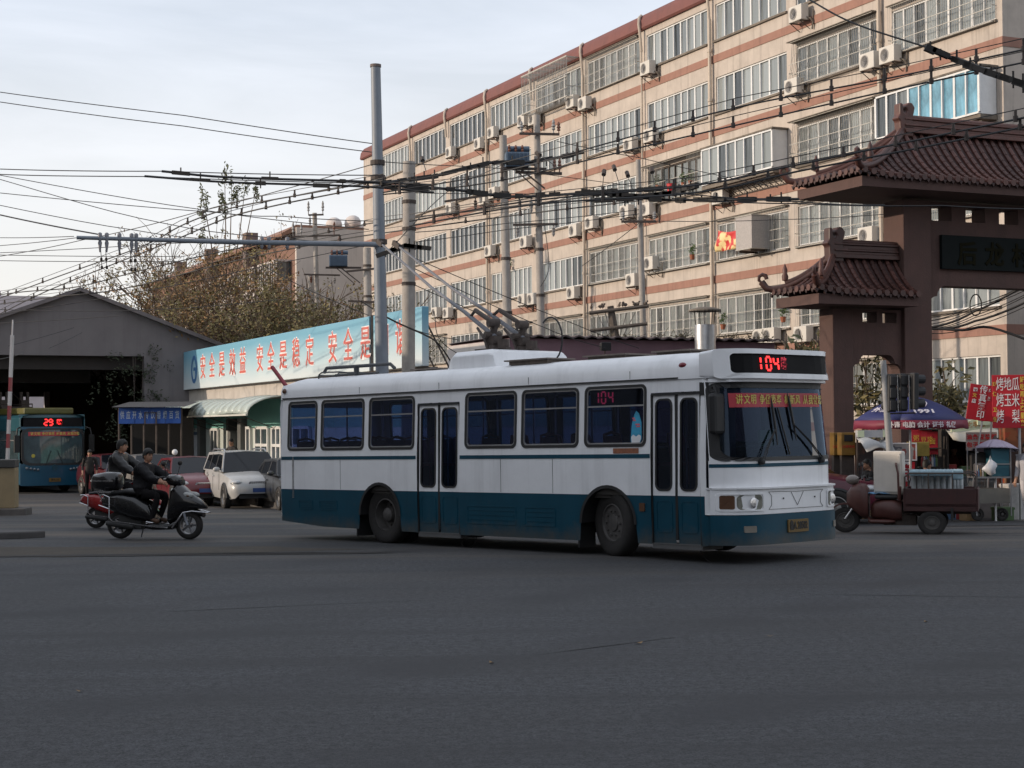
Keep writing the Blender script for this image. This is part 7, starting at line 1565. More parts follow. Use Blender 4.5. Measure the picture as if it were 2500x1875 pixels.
# ================================================================ CARGO TRICYCLE
TRR = mat('tricycle_red', (.075, .025, .020), .45, .2, 5, streak=.25); BEDR = mat('tricycle_bed_red', (.040, .011, .010), .6, .25, 5, streak=.3)
gA, gB = G(2062, 1300), G(2278, 1300); dv = (gA - gB); rt = math.atan2(dv.y + .25, dv.x); tq = (gA + gB) / 2
tri = thing('cargo_tricycle', 'worn red cargo tricycle with front apron, parked facing the white bus', 'tricycle', (tq.x, tq.y - .1, tq.z), rt); tri.scale = (1, 1, .88)
wb = dv.length / 2
def spoked(x, y, R, nm, s):
    w_ = wheel(x, y, nm, tri, R, .10, s, rim=R * .56, studs=0, dish=.02, rim_m=mat('tricycle_rim', (.07, .065, .06), .5, .2, 8, metal=.5)); return w_
fw = wheel(wb, 0, 'wheel', tri, .27, .08, 1, rim=.17, studs=5, dish=.02, rim_m=mat('tricycle_rim', (.07, .065, .06)))
spoked(-wb + .02, .52, .26, 'wheel', 1); spoked(-wb + .02, -.52, .26, 'wheel', -1)
def tshell(secs, nm, m):
    mb = MB(); rows = []
    for x, z0, z1, w in secs:
        zc, h = (z0 + z1) / 2, (z1 - z0) / 2; rows.append([(x, w * math.copysign(abs(math.cos(a)) ** .6, math.cos(a)), zc + h * math.copysign(abs(math.sin(a)) ** .6, math.sin(a))) for a in [2 * math.pi * k / 16 for k in range(16)]])
    mb.grid(rows, True); n = 16; mb.f += [list(range(n)), list(range(n * (len(rows) - 1), n * len(rows)))]; mb.mi += [0, 0]; return mb.build(nm, m, tri, smooth=60)
tshell([(wb - .44, .30, .96, .27), (wb - .38, .29, 1.06, .31), (wb - .27, .36, 1.08, .27), (wb - .13, .50, 1.02, .17), (wb - .03, .60, .86, .08)], 'front_apron', TRR)
mb = MB(); mb.ell((wb - .14, 0, 1.14), (.13, .12, .11), 12, 8); mb.build('headlight', mat('tricycle_lamp', (.22, .19, .17), .4, .2, 8), tri, smooth=60)
mb = MB(); mb.tube([(wb - .36, -.42, 1.16), (wb - .34, -.30, 1.22), (wb - .26, 0, 1.16), (wb - .34, .30, 1.22), (wb - .36, .42, 1.16)], .018, 7); mb.build('handlebar', BLACK, tri)
for s in (-1, 1):
    mb = MB(); mb.cyl((wb - .42, s * .42, 1.15), (wb - .48, s * .36, 1.15), .026, n=8); mb.tube([(wb - .30, s * .24, 1.2), (wb - .30, s * .30, 1.42)], .009, 5); mb.ell((wb - .30, s * .34, 1.46), (.02, .08, .055), 9, 6); mb.build('mirror', BLACK, tri)
    mb = MB(); mb.cyl((wb - .20, s * .08, .62), (wb, s * .08, .30), .026, n=8); mb.build('fork_leg', CHROME, tri)
mb = MB(); mb.prism([(wb + .22 * math.cos(a) * 1.55, .30 + .34 * math.sin(a)) for a in [rad(25 + 13 * k) for k in range(9)]] + [(wb + .20 * math.cos(a) * 1.5, .30 + .31 * math.sin(a)) for a in [rad(129 - 13 * k) for k in range(9)]], lambda p, q: (p, -.07, q), lambda p, q: (p, .07, q)); mb.build('front_mudguard', TRR, tri)
tshell([(-.12, .22, .30, .28), (.0, .20, .31, .34), (wb - .5, .20, .31, .32), (wb - .44, .22, .36, .26)], 'footboard', TRR)
tshell([(-.24, .26, .68, .30), (-.08, .25, .74, .32), (.10, .30, .74, .29), (.26, .30, .70, .25), (.33, .33, .62, .20)], 'battery_cover', TRR)
for k in range(4): mb = MB(); mb.box(.26, .345, -.14, .14, .38 + .06 * k, .40 + .06 * k); mb.build('vent_slot', BLACK, tri)
mb = MB(); mb.box(-.18, .26, -.25, .25, .735, .82); mb.build('seat', BLACK, tri, bevel=.03)
mb = MB(); mb.cyl((.04, -.30, .70), (.05, -.30, .92), .012, n=6); mb.cyl((.05, -.30, .90), (.05, -.30, 1.0), .024, n=8); mb.build('gear_lever', BLACK, tri)
for s in (-1, 1): mb = MB(); mb.tube([(-.20, s * .40, .72), (-.19, s * .41, 1.30), (-.16, s * .38, 1.46), (-.14, s * .20, 1.50)], .022, 7); mb.build('seat_frame', TRR, tri)
mb = MB(); mb.box(-.24, -.20, -.42, .42, .70, 1.02); mb.build('seat_back', TRR, tri, bevel=.02)
bx0, bx1 = -wb - .78, -.32
mb = MB(); mb.box(bx0, bx1, -.58, .58, .60, .66); mb.build('bed_floor', BEDR, tri)
for y in (-.58, .55): mb = MB(); mb.box(bx0, bx1, y, y + .03, .50, .98); mb.build('bed_side', BEDR, tri, bevel=.01)
for x in (bx0 - .03, bx1): mb = MB(); mb.box(x, x + .03, -.58, .58, .50, .98); mb.build('tailboard', BEDR, tri, bevel=.01)
for s in (-1, 1):
    y = s * .57; mb = MB(); mb.tube([(bx0 + .02, y, .98), (bx0 + .01, y, 1.24), (bx0 + .08, y, 1.30), (bx1 - .08, y, 1.30), (bx1, y, 1.22), (bx1, y, .98)], .018, 6); mb.build('bed_rail', IRON, tri, smooth=60)
    for k in range(2): mb = MB(); x = bx0 + (bx1 - bx0) * (k + 1) / 3; mb.tube([(x, y, .98), (x, y, 1.30)], .013, 5); mb.build('rail_post', IRON, tri)
mb = MB(); mb.box(-.5, .1, -.2, .2, .18, .40); mb.cyl((-wb, -.2, .28), (-wb, .2, .28), .12, n=12); mb.cyl((-wb + .02, -.45, .30), (-.4, -.40, .42), .03, n=6); mb.tube([(bx1 + .02, .1, .56), (-wb, .1, .34), (-wb, -.45, .32), (-wb, .45, .32)], .035, 6); mb.box(bx0 + .1, .3, -.05, .05, .42, .50); mb.build('chassis', IRON, tri)
for s in (-1, 1): mb = MB(); mb.box(-wb - .36, -wb - .32, s * .52 - .10, s * .52 + .10, .30, .58); mb.build('mudflap', BLACK, tri)
mb = MB(); mb.lathe([(.09, 0), (.09, .012), (.001, .02)], (.16, -.335, .48), 'y', 14); mb.build('badge', mat('badge_dark', (.05, .02, .02), .4), tri)
def intri(x, y, z): return Matrix.Rotation(rt, 4, 'Z') @ Vector((x, y, z * .88)) + Vector(tri.location)
FOAM = mat('dirty_foam', (.58, .53, .47), .85, .1, 3, streak=.2)
t = thing('foam_box', 'tall dirty white foam box lid propped on the tricycle seat', 'foam box', intri(-.02, .05, .83), rt + 1.25)
mb = MB(); mb.box(-.08, .10, -.30, .28, 0, .82); mb.build('board', FOAM, t, bevel=.03); mb = MB(); mb.box(.10, .125, -.27, .25, .05, .77); mb.build('panel', FOAM, t, bevel=.01); mb = MB(); mb.box(.10, .14, .20, .26, .08, .74); mb.build('rim', FOAM, t, bevel=.01)
t = thing('cover_cloth', 'blue and white cloth draped over the tricycle seat front', 'cloth', intri(.28, -.05, .80), rt)
mb = MB(); rows = [[(x, y, .045 - (.20 * max(0, x - .12) + .9 * max(0, x - .20)) - .5 * max(0, -y - .22) + .012 * math.sin(x * 40 + y * 22)) for y in [(-.30 + .06 * k) for k in range(10)]] for x in (-.3, -.2, -.1, 0, .08, .14, .2, .26)]; mb.grid(rows); o = mb.build('sheet', mat('blue_cloth', (.10, .24, .42), .7, .5, 5), t, smooth=60); o.modifiers.new('thick', 'SOLIDIFY').thickness = .008
BOT = mat('bottle_pack_film', (.50, .54, .55), .15, .15, 18, spec=.9); CAPB = mat('bottle_pack_blue', (.26, .38, .44), .25, .2, 14)
for i, (x, w_) in enumerate(((-.78, .34), (-1.16, .34))):
    t = thing('bottle_pack', ('shrink wrapped pack of water bottles in the tricycle bed, next to the seat', 'shrink wrapped pack of water bottles in the tricycle bed, next to the tailboard')[i], 'bottle pack', intri(x, -.22, .98 - .30), rt, 'water bottle packs in the tricycle bed')
    bt = None
    for a in range(6):
        for b in range(3):
            if bt is None: mb = MB(); mb.lathe([(.026, 0), (.030, .02), (.030, .16), (.026, .18), (.030, .2), (.030, .42), (.024, .50), (.012, .56), (.012, .60), (.002, .605)], n=8); bt = mb.mesh('bottle', BOT, 50)
            link('bottle', bt, t, (-.16 + .062 * a, -.065 + .062 * b, 0))
    mb = MB(); mb.box(-.19, .19, -.10, .10, .40, .60); mb.build('film_wrap', CAPB, t, bevel=.03)
t = thing('bottle_pack', 'large flat pale blue pack lying on the bottle packs', 'bottle pack', intri(-.78, .12, .98), rt, 'water bottle packs in the tricycle bed')
mb = MB(); mb.box(-.40, .40, -.20, .20, .22, .34); mb.build('film_wrap', CAPB, t, bevel=.04)
for k in range(7): mb = MB(); mb.cyl((-.33 + .11 * k, -.15, -.30), (-.33 + .11 * k, -.15, .215), .045, n=8); mb.build('bottle', BOT, t)
t = thing('rope', 'dark rope lashed in zigzags along the tricycle bed rail', 'rope', intri(bx0, -.62, .98), rt)
mb = MB(); LL = bx1 - bx0; mb.tube([(LL * k / 12, (.0, -.03)[k % 2], (.0, .30)[k % 2] - .04 * math.sin(k)) for k in range(13)], .016, 5); mb.tube([(LL * k / 10, -.02, -.06 - .12 * math.sin(math.pi * k / 10)) for k in range(11)], .014, 5); mb.build('strand', BLACK, t)

# ================================================================ TRAFFIC LIGHT leaning before the umbrella
ta, tb_ = P(2156, 880, 34.6), P(2184, 1215, 34.6); base = Vector((tb_.x + .02, 34.6, gz(7, 34.6) - .2)); tv = ta - base
tl = thing('traffic_light', 'leaning grey traffic light pole with unlit signal heads seen from behind', 'traffic light', base)
mb = MB(); mb.tube([tv * k / 6 for k in range(7)], .085, 12, .062); mb.build('pole', mat('galvanised_pole', (.27, .27, .27), .55, .15, 5, streak=.4), tl, smooth=50)
SIGB = mat('signal_black', (.022, .022, .024), .6, .2, 6)
for i, (px, py) in enumerate(((2178, 960), (2205, 958))):
    q = P(px, py, 34.55) - base; hd = bpy.data.objects.new('signal_head', None); COL.objects.link(hd); hd.parent = tl; hd.location = q; hd.rotation_euler = (0, .03, .45); hd.scale = (.85, .85, .90)
    mb = MB(); mb.box(-.115, .115, -.03, .12, -.44, .44); mb.build('housing', SIGB, hd, bevel=.02)
    for k in range(3):
        z = .29 - .29 * k; mb = MB(); mb.lathe([(.10, .12), (.105, .12), (.105, .30), (.10, .30)], (0, 0, z), 'y', 14, caps=False); mb.build('visor', SIGB, hd); mb = MB(); mb.box(-.105, .105, -.075, -.031, z - .12, z + .12); mb.build('rear_cover', SIGB, hd, bevel=.03)
q = P(2228, 955, 34.5) - base; hd = bpy.data.objects.new('signal_head', None); COL.objects.link(hd); hd.parent = tl; hd.location = q; hd.rotation_euler = (0, .03, -1.2); hd.scale = (.8, .8, .88)
mb = MB(); mb.box(-.115, .115, -.03, .12, -.44, .44); mb.build('housing', SIGB, hd, bevel=.02)
for k in range(3): mb = MB(); mb.lathe([(.10, .12), (.108, .12), (.108, .34), (.10, .34)], (0, 0, .29 - .29 * k), 'y', 14, caps=False); mb.build('visor', SIGB, hd)
for y in (915, 1010): mb = MB(); a = P(2160, y, 34.6) - base; mb.tube([a, P(2235, y - 2, 34.55) - base], .018, 5); mb.build('bracket', IRON, tl)
for px in (2191, 2219): mb = MB(); mb.tube([P(px, 915, 34.45) - base, P(px + 2, 1005, 34.45) - base], .012, 5); mb.build('conduit', CHROME, tl)
# ================================================================ STALLS on the right
def umbrella(label, c, R, h, H, mats, nrib=8, flap=.0, cat='umbrella', tilt=(0, 0)):
    t = thing('parasol', label, cat, c, 0, rot=(tilt[0], tilt[1], 0)); 
    mb = MB(); mb.cyl((0, 0, -.1), (0, 0, H - .05), .028, n=8); mb.build('pole', ALU, t)
    for i in range(nrib):
        a0, a1 = 2 * math.pi * i / nrib + .2, 2 * math.pi * (i + 1) / nrib + .2; rows = []
        for k in range(9):
            r = R * k / 8; z = H - (H - h) * (k / 8) ** 1.7; row = []
            for j in range(7):
                a = a0 + (a1 - a0) * j / 6; sag = 1 - .055 * math.sin(math.pi * j / 6) * (k / 8); row.append((r * math.cos(a) * sag, r * math.sin(a) * sag, z))
            rows.append(row)
        mb = MB(); mb.grid(rows); o = mb.build('canopy_panel', mats[i % len(mats)], t, smooth=60); o.modifiers.new('thick', 'SOLIDIFY').thickness = .006
        if flap:
            mb = MB(); e = rows[-1]; mb.grid([e, [(p[0] * 1.02, p[1] * 1.02, p[2] - flap - .02 * math.sin(j * 2.1)) for j, p in enumerate(e)]]); o = mb.build('valance', UMR, t, smooth=60); o.modifiers.new('thick', 'SOLIDIFY').thickness = .005
        mb = MB(); mb.tube([(R * k / 6 * math.cos(a0), R * k / 6 * math.sin(a0), H - (H - h) * (k / 6) ** 1.7 - .02) for k in range(7)], .009, 4); mb.build('rib', IRON, t)
        mb = MB(); mb.tube([(.03 * math.cos(a0), .03 * math.sin(a0), H - .55), (R * .55 * math.cos(a0), R * .55 * math.sin(a0), H - (H - h) * .55 ** 1.7 - .03)], .007, 4); mb.build('strut', IRON, t)
    mb = MB(); mb.lathe([(.05, H - .03), (.06, H + .01), (.02, H + .09), (.002, H + .10)], n=10); mb.build('finial', IRON, t)
    return t
UMB = mat('umbrella_navy', (.014, .018, .10), .6, .15, 4); UMR = mat('umbrella_red', (.17, .013, .035), .6, .15, 4)
UY = 36.2; uk = UY / 4000; uc = P(2222, 1046, UY); uL, uRt = P(2076, 1040, UY), P(2348, 1020, UY); UR = (uRt.x - uL.x) / 2
ub = Vector((uc.x, UY, gz(uc.x, UY))); Hh = P(2222, 968, UY).z - ub.z; hh = P(2222, 1026, UY).z - ub.z
um = umbrella('big navy and red advertising parasol over the stalls with 1991 printed on it', ub, UR, hh, Hh, [UMB, UMB, UMB, UMB], 4, .19); um.rotation_euler = (0, 0, rad(-60) - math.pi / 4 - .2 + rad(-8))
# print on the panel that faces us: crest, year, and the line of words on the valance
UW = mat('umbrella_print_white', (.60, .56, .60), .6); 
def umpt(a, k, off=.012):
    r = UR * k; z = Hh - (Hh - hh) * k ** 1.7; return Vector((r * math.cos(a), r * math.sin(a), z)), math.atan2((Hh - hh) * 1.7 * k ** .7, UR)
fa = -math.pi / 2 - um.rotation_euler.z - .03                # towards the camera, in the parasol's own frame
def umtext(s, size, k, da, m, sx=1.0, dz=0.0, fl=False):
    a = fa + da; p, sl = umpt(a, k); r_ = math.hypot(p.x, p.y) * (1 - .0 * k); nrm = Vector((math.cos(a) * math.sin(sl), math.sin(a) * math.sin(sl), math.cos(sl))); o = link('lettering', text_mesh(s, size, m, .002, .006), um, p + nrm * .03 + Vector((0, 0, dz)))
    o.rotation_euler = (math.pi / 2 - (math.pi / 2 - sl) if not fl else math.pi / 2 - .1, 0, a + math.pi / 2); o.scale = (sx, 1, 1); return o
umtext('1991', .20, .80, .09, UW, 1.3)
a = fa + .09; p, sl = umpt(a, .54); nrm = Vector((math.cos(a) * math.sin(sl), math.sin(a) * math.sin(sl), math.cos(sl))); X = Vector((-math.sin(a), math.cos(a), 0)); Yv = nrm.cross(X); F = lambda d: (lambda u_, v_: p + nrm * (.035 + d) + X * u_ + Yv * v_)
sh = [(-.16, .20), (.16, .20), (.17, -.02), (.10, -.16), (0, -.24), (-.10, -.16), (-.17, -.02)]
mb = MB(); ring(mb, sh, [(u_ * .88, v_ * .90) for u_, v_ in sh], F(0), F(.004)); mb.build('crest_outline', UW, um)
CRR = mat('crest_red', (.34, .03, .06), .6)
mb = MB()
for pts in ([(-.02, .18), (.02, .18), (.02, -.21), (-.02, -.21)], [(-.145, .03), (.145, .03), (.145, -.015), (-.145, -.015)]): mb.prism(pts, F(.0), F(.006))
for s in (-1, 1): mb.prism([(s * .135, .17), (s * .11, .175), (s * .02, .05), (s * .02, .02)], F(.0), F(.005)); mb.prism([(s * .10, -.14), (s * .12, -.12), (s * .02, -.02), (s * .02, -.05)], F(.0), F(.005))
mb.build('crest_cross', CRR, um)
for i, w_ in enumerate(('外语', '电脑', '会计', '证书', '礼仪')):
    da = -.48 + .25 * i; a = fa + da; r_ = UR * 1.03 * (1 - .055 * math.cos((a - fa + .12) * 2) ** 2 * .8); o = link('lettering', text_mesh(w_, .135, UW, .002, .004), um, (r_ * math.cos(a) * 1.015, r_ * math.sin(a) * 1.015, hh - .105)); o.rotation_euler = (math.pi / 2, 0, a + math.pi / 2)
umtext('外教', .2, .75, -.95, UW)

def board(name, label, cat, a, b, ztop, zbot, m, thick=.04, group=None, edge=None):     # an upright board between two ground points
    a, b = Vector((a.x, a.y, 0)), Vector((b.x, b.y, 0)); d = b - a; t = thing(name, label, cat, (a.x, a.y, zbot), math.atan2(d.y, d.x), group); L = d.length
    mb = MB(); mb.box(0, L, 0, thick, 0, ztop - zbot); mb.build('panel', m, t, bevel=.006)
    if edge: mb = MB(); ring(mb, [(0, 0), (L, 0), (L, ztop - zbot), (0, ztop - zbot)], [(.03, .03), (L - .03, .03), (L - .03, ztop - zbot - .03), (.03, ztop - zbot - .03)], lambda p, q: (p, -.012, q), lambda p, q: (p, -.001, q)); mb.build('frame', edge, t)
    return t, L, ztop - zbot
PRW = mat('print_white', (.72, .69, .68), .5); PRY = mat('print_gold', (.62, .42, .06), .5); REDB = mat('sign_board_red', (.42, .012, .022), .45, .1, 3)
# the big roast sweet potato sign
SY = 36.6; a, b = P(2423, 1000, SY), P(2530, 1000, SY - .15); zt_, zb_ = P(2460, 922, SY).z, P(2460, 1045, SY).z
t, L, Hs = board('vendor_sign', 'big bright red roast food sign with white characters at the right edge', 'sign', a, b, zt_ + .06, zb_, REDB, .05)
mb = MB(); mb.cyl((L * .62, .08, -2.6), (L * .62, .08, 0), .03, n=8); mb.build('post', ALU, t)
kx = L / (2530 - 2423)
for row, zc in (('烤地瓜', .81), ('烤玉米', .51), ('烤 梨', .20)):
    for i, ch in enumerate(row):
        if ch != ' ': lettering(ch, .30, PRW, t, ((17 + 19 * i + 2) * kx, -.006, Hs * zc), (math.pi / 2, 0, 0), .004, 0, sx=.58, sy=1.08)
for i, ch in enumerate('环保'): lettering(ch, .11, PRY, t, (6 * kx, -.006, Hs * (.82 - .18 * i)), (math.pi / 2, 0, 0), .003, .003, sx=.8)
for i, ch in enumerate('卫生'): lettering(ch, .11, PRY, t, (6 * kx, -.006, Hs * (.34 - .18 * i)), (math.pi / 2, 0, 0), .003, .003, sx=.8)
for i, ch in enumerate('好吃再上这里来'): lettering(ch, .145, PRY, t, (73 * kx, -.006, Hs * (.90 - .135 * i)), (math.pi / 2, 0, 0), .003, .004, sx=.62)
# two tilted red boards behind it
for i, (xa, xb, y0, y1, Y, lb, tx) in enumerate(((2358, 2404, 935, 1022, 37.4, 'tilted red board with a column of white characters left of the big red sign', '传真复印'), (2398, 2424, 940, 1028, 37.7, 'narrow dark red board tucked behind the big red sign', '冰糖'))):
    t, L, Hs = board('vendor_sign', lb, 'sign', P(xa, 1000, Y), P(xb, 1000, Y), P(xa, y0, Y).z, P(xa, y1, Y).z, REDB, .03); t.rotation_euler = (t.rotation_euler[0], rad(-9) * -1 if i == 0 else rad(4), t.rotation_euler[2])
    for k, ch in enumerate(tx): lettering(ch, .20 if i == 0 else .11, PRW, t, (L * (.72 if i == 0 else .4), -.005, Hs * (.86 - .235 * k)), (math.pi / 2, 0, 0), .003, .002, sx=.95)
    if i == 0:
        for k, ch in enumerate('图文店'): lettering(ch, .10, PRY if k == 1 else PRW, t, (L * .28, -.005, Hs * (.84 - .16 * k)), (math.pi / 2, 0, 0), .003, .003)
    mb = MB(); mb.cyl((L * .9, .05, -2.1), (L * .9, .05, Hs), .02, n=6); mb.build('post', ALU, t)
# snack kiosk with its pale fascia
KY = 39.6; ka, kb = P(2288, 1046, KY), P(2425, 1046, KY); kd = (kb - ka); kr = math.atan2(.12, 1); KL = kd.length; kz = gz(12, KY)
ks = thing('snack_kiosk', 'snack kiosk with pale green lettered fascia behind the parasol', 'kiosk', (ka.x, ka.y, kz), kr)
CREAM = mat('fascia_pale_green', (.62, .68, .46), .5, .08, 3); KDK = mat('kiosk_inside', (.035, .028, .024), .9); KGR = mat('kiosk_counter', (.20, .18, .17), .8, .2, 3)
kt = P(2340, 1040, KY).z - kz; kf = P(2340, 1060, KY).z - kz
mb = MB(); mb.prism([(0, kf + .05), (KL, kf + .18), (KL, kt + .12), (KL * .62, kt + .02), (KL * .42, kt + .16), (0, kt - .02)], lambda p, q: (p, -.9, q), lambda p, q: (p, -.84, q)); f_ = mb.build('fascia', CREAM, ks)
mb = MB(); mb.box(KL * .46, KL * .78, -.95, -.905, kt + .02, kt + .30); mb.build('raised_panel', CREAM, ks)
for i, ch in enumerate('小吃早点'): lettering(ch, .15, mat('fascia_ochre', (.50, .26, .10), .6), f_, (KL * (.20 + .12 * i), -.908, kf + .20 + .012 * i), (math.pi / 2, 0, 0), .003, .003)
mb = MB(); mb.grid([[(KL * i / 8, y, z - .05 * math.sin(i * .8)) for i in range(9)] for y, z in ((-.95, kf + .06), (-1.0, kf - .12), (-.2, kf + .30), (1.4, kf + .35))]); o = mb.build('awning', mat('awning_cream', (.48, .46, .40), .7, .1, 3), ks, smooth=60); o.modifiers.new('thick', 'SOLIDIFY').thickness = .012
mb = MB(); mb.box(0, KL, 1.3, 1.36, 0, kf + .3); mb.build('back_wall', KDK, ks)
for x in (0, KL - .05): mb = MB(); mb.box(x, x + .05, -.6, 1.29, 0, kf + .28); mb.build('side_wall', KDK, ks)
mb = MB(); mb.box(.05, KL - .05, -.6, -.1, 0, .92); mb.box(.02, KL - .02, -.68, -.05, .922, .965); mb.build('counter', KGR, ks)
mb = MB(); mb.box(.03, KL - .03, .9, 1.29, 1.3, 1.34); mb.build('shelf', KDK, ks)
rr = random.Random(77); GOODS = [mat('goods_' + n_, c_, .5, .2, 8) for n_, c_ in (('red', (.28, .03, .03)), ('white', (.45, .44, .43)), ('blue', (.08, .14, .24)), ('green', (.07, .13, .05)), ('tan', (.28, .18, .09)))]
gd = {'red': 'red', 'white': 'white', 'blue': 'blue', 'green': 'green', 'tan': 'tan'}; GN = list(gd)
for i in range(10):
    x = .2 + (KL - .4) * i / 9; k = i % 5; h = rr.uniform(.12, .3); t = thing('goods_box', ORD[i] + ' carton of goods from the left on the kiosk counter, ' + GN[k], 'carton', (ka.x + x * math.cos(kr) + .35 * math.sin(kr), ka.y + x * math.sin(kr) - .35, kz + .968), kr + rr.uniform(-.3, .3), 'goods on the kiosk counter')
    mb = MB(); mb.box(-.11, .11, -.09, .09, 0, h); mb.build('carton', GOODS[k], t, bevel=.012); mb = MB(); mb.box(-.112, .112, -.03, .03, h + .001, h + .006); mb.build('tape', GOODS[4], t)
# pale counter and boxes beside the person in blue
q = P(2290, 1046, 37.6); t = thing('display_counter', 'long grey display counter with faint lettering behind the tricycle', 'counter', (q.x, q.y, gz(9, 37.6)), .1)
mb = MB(); mb.box(0, 1.75, 0, .6, 0, .62); mb.box(-.03, 1.78, -.04, .62, .622, .68); mb.build('body', KGR, t, bevel=.01); mb = MB(); mb.box(.0, 1.75, .12, .6, .682, .96); mb.build('glass_case', glass_mat('case_glass', (.6, .65, .66), .15), t)
lettering('小笼包 豆浆 油条', .10, RED, t, (.9, -.005, .40), (math.pi / 2, 0, 0), .002)
# left kiosk under the parasol: poster boards, the red board with one large character, white awning
PY = 38.6
def poster_mat(name, base, cols, sc):
    m = mat(name, base, .5, .05); n, l = m.node_tree.nodes, m.node_tree.links; tc = n.new('ShaderNodeTexCoord'); v = n.new('ShaderNodeTexVoronoi'); v.inputs['Scale'].default_value = sc; v.distance = 'CHEBYCHEV'; l.new(tc.outputs['Object'], v.inputs['Vector'])
    r = n.new('ShaderNodeValToRGB'); r.color_ramp.interpolation = 'CONSTANT'; e = r.color_ramp.elements; e[0].color = (*base, 1); e[0].position = 0; e[1].position = .5; e[1].color = (*cols[0], 1)
    for k, c in enumerate(cols[1:]): x = e.new(.62 + .13 * k); x.color = (*c, 1)
    s = n.new('ShaderNodeSeparateColor'); l.new(v.outputs['Color'], s.inputs[0]); l.new(s.outputs[0], r.inputs[0]); l.new(r.outputs[0], n['Principled BSDF'].inputs['Base Color']); return m
PM1 = poster_mat('price_poster', (.34, .31, .29), ((.30, .06, .05), (.40, .24, .07), (.12, .12, .13)), 7.0); PM2 = poster_mat('menu_poster', (.36, .28, .24), ((.30, .05, .05), (.26, .08, .06), (.42, .36, .3)), 9.0)
t, L, Hs = board('price_board', 'white framed price board plastered with small photos behind the leaning pole', 'notice board', P(2157, 1000, PY), P(2237, 1000, PY), P(2190, 1081, PY).z, P(2190, 1125, PY).z, PM1, .04, edge=PRW)
t, L, Hs = board('red_notice', 'red board with one large white character below the price board', 'sign', P(2180, 1000, PY), P(2232, 1000, PY), P(2190, 1128, PY).z, P(2190, 1188, PY).z, REDB, .04); lettering('各', .36, PRW, t, (L * .5, -.006, Hs * .72), (math.pi / 2, 0, 0), .003, .012, sx=1.1); lettering('类早点', .15, PRW, t, (L * .5, -.006, Hs * .26), (math.pi / 2, 0, 0), .003, .004)
t, L, Hs = board('menu_board', 'red and cream menu board with rows of characters beside the lavender umbrella', 'notice board', P(2358, 1000, 38.0), P(2433, 1000, 38.0), P(2390, 1055, 38).z, P(2390, 1100, 38).z, mat('menu_cream', (.36, .29, .26), .6), .04)
for r_ in range(2):
    for c_ in range(5): lettering('油条豆浆面包子粥饭'[r_ * 5 + c_ if r_ * 5 + c_ < 9 else 0], .13, RED, t, (L * (.1 + .2 * c_), -.005, Hs * (.72 - .42 * r_)), (math.pi / 2, 0, 0), .003, .004)
q = P(2092, 1046, 38.2); q1 = P(2166, 1046, 38.2); aw = thing('stall_awning', 'white awning and light box of the stall under the parasol', 'awning', (q.x, q.y, 0), .08); LW = (q1 - q).length
z1_, z2_ = P(2120, 1050, 38.2).z, P(2120, 1068, 38.2).z
mb = MB(); mb.box(0, LW, -.05, .12, z2_, z1_); mb.build('light_box', mat('grey_fascia', (.40, .40, .41), .5), aw); 
for x0, x1 in ((0, LW * .22), (LW * .86, LW)): mb = MB(); mb.box(x0, x1, -.062, -.052, z2_ + .01, z1_ - .01); mb.build('white_panel', CREAM, aw)
mb = MB(); mb.grid([[(LW * i / 10, y, z + .05 * math.sin(i * .7 + y * 2) - (.05 * (i > 6))) for i in range(11)] for y, z in ((.1, z2_ - .02), (-.35, z2_ - .10), (-.75, z2_ - .28))]); o = mb.build('awning_cloth', mat('awning_white', (.50, .50, .50), .7, .1, 3), aw, smooth=60); o.modifiers.new('thick', 'SOLIDIFY').thickness = .01
for x in (0.02, LW - .02): mb = MB(); mb.cyl((x, .05, -.5), (x, .05, z2_), .025, n=6); mb.build('post', IRON, aw)
t, L, Hs = board('poster_wall', 'brown wall of faded posters under the white awning', 'notice board', P(2086, 1000, 38.5), P(2156, 1000, 38.5), P(2120, 1080, 38.5).z, gz(8, 38), poster_mat('faded_poster', (.10, .06, .045), ((.16, .07, .05), (.13, .05, .03), (.07, .05, .05)), 5.0), .04)
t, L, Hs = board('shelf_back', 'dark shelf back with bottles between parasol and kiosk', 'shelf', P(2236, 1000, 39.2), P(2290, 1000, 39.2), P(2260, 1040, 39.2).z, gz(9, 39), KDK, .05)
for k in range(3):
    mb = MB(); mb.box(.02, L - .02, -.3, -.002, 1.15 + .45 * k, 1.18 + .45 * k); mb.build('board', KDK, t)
    for i in range(8): mb = MB(); x = .1 + (L - .2) * i / 7; mb.lathe([(.035, 1.182 + .45 * k), (.035, 1.36 + .45 * k), (.012, 1.42 + .45 * k), (.012, 1.47 + .45 * k)], (x, -.15, 0), n=8); mb.build('bottle', GOODS[(i + k) % 4], t)
q = P(2255, 1095, 38.8); t = thing('yellow_sign', 'small dull yellow box sign under the parasol right of the price board', 'sign', (q.x, q.y - .1, q.z - .18), .05); mb = MB(); mb.box(-.42, .10, -.05, .05, 0, .34); mb.build('panel', mat('dull_yellow', (.28, .20, .035), .6, .2, 6), t, bevel=.01); mb = MB(); mb.box(-.36, -.32, -.02, .02, -1.4, 0); mb.build('post', IRON, t)
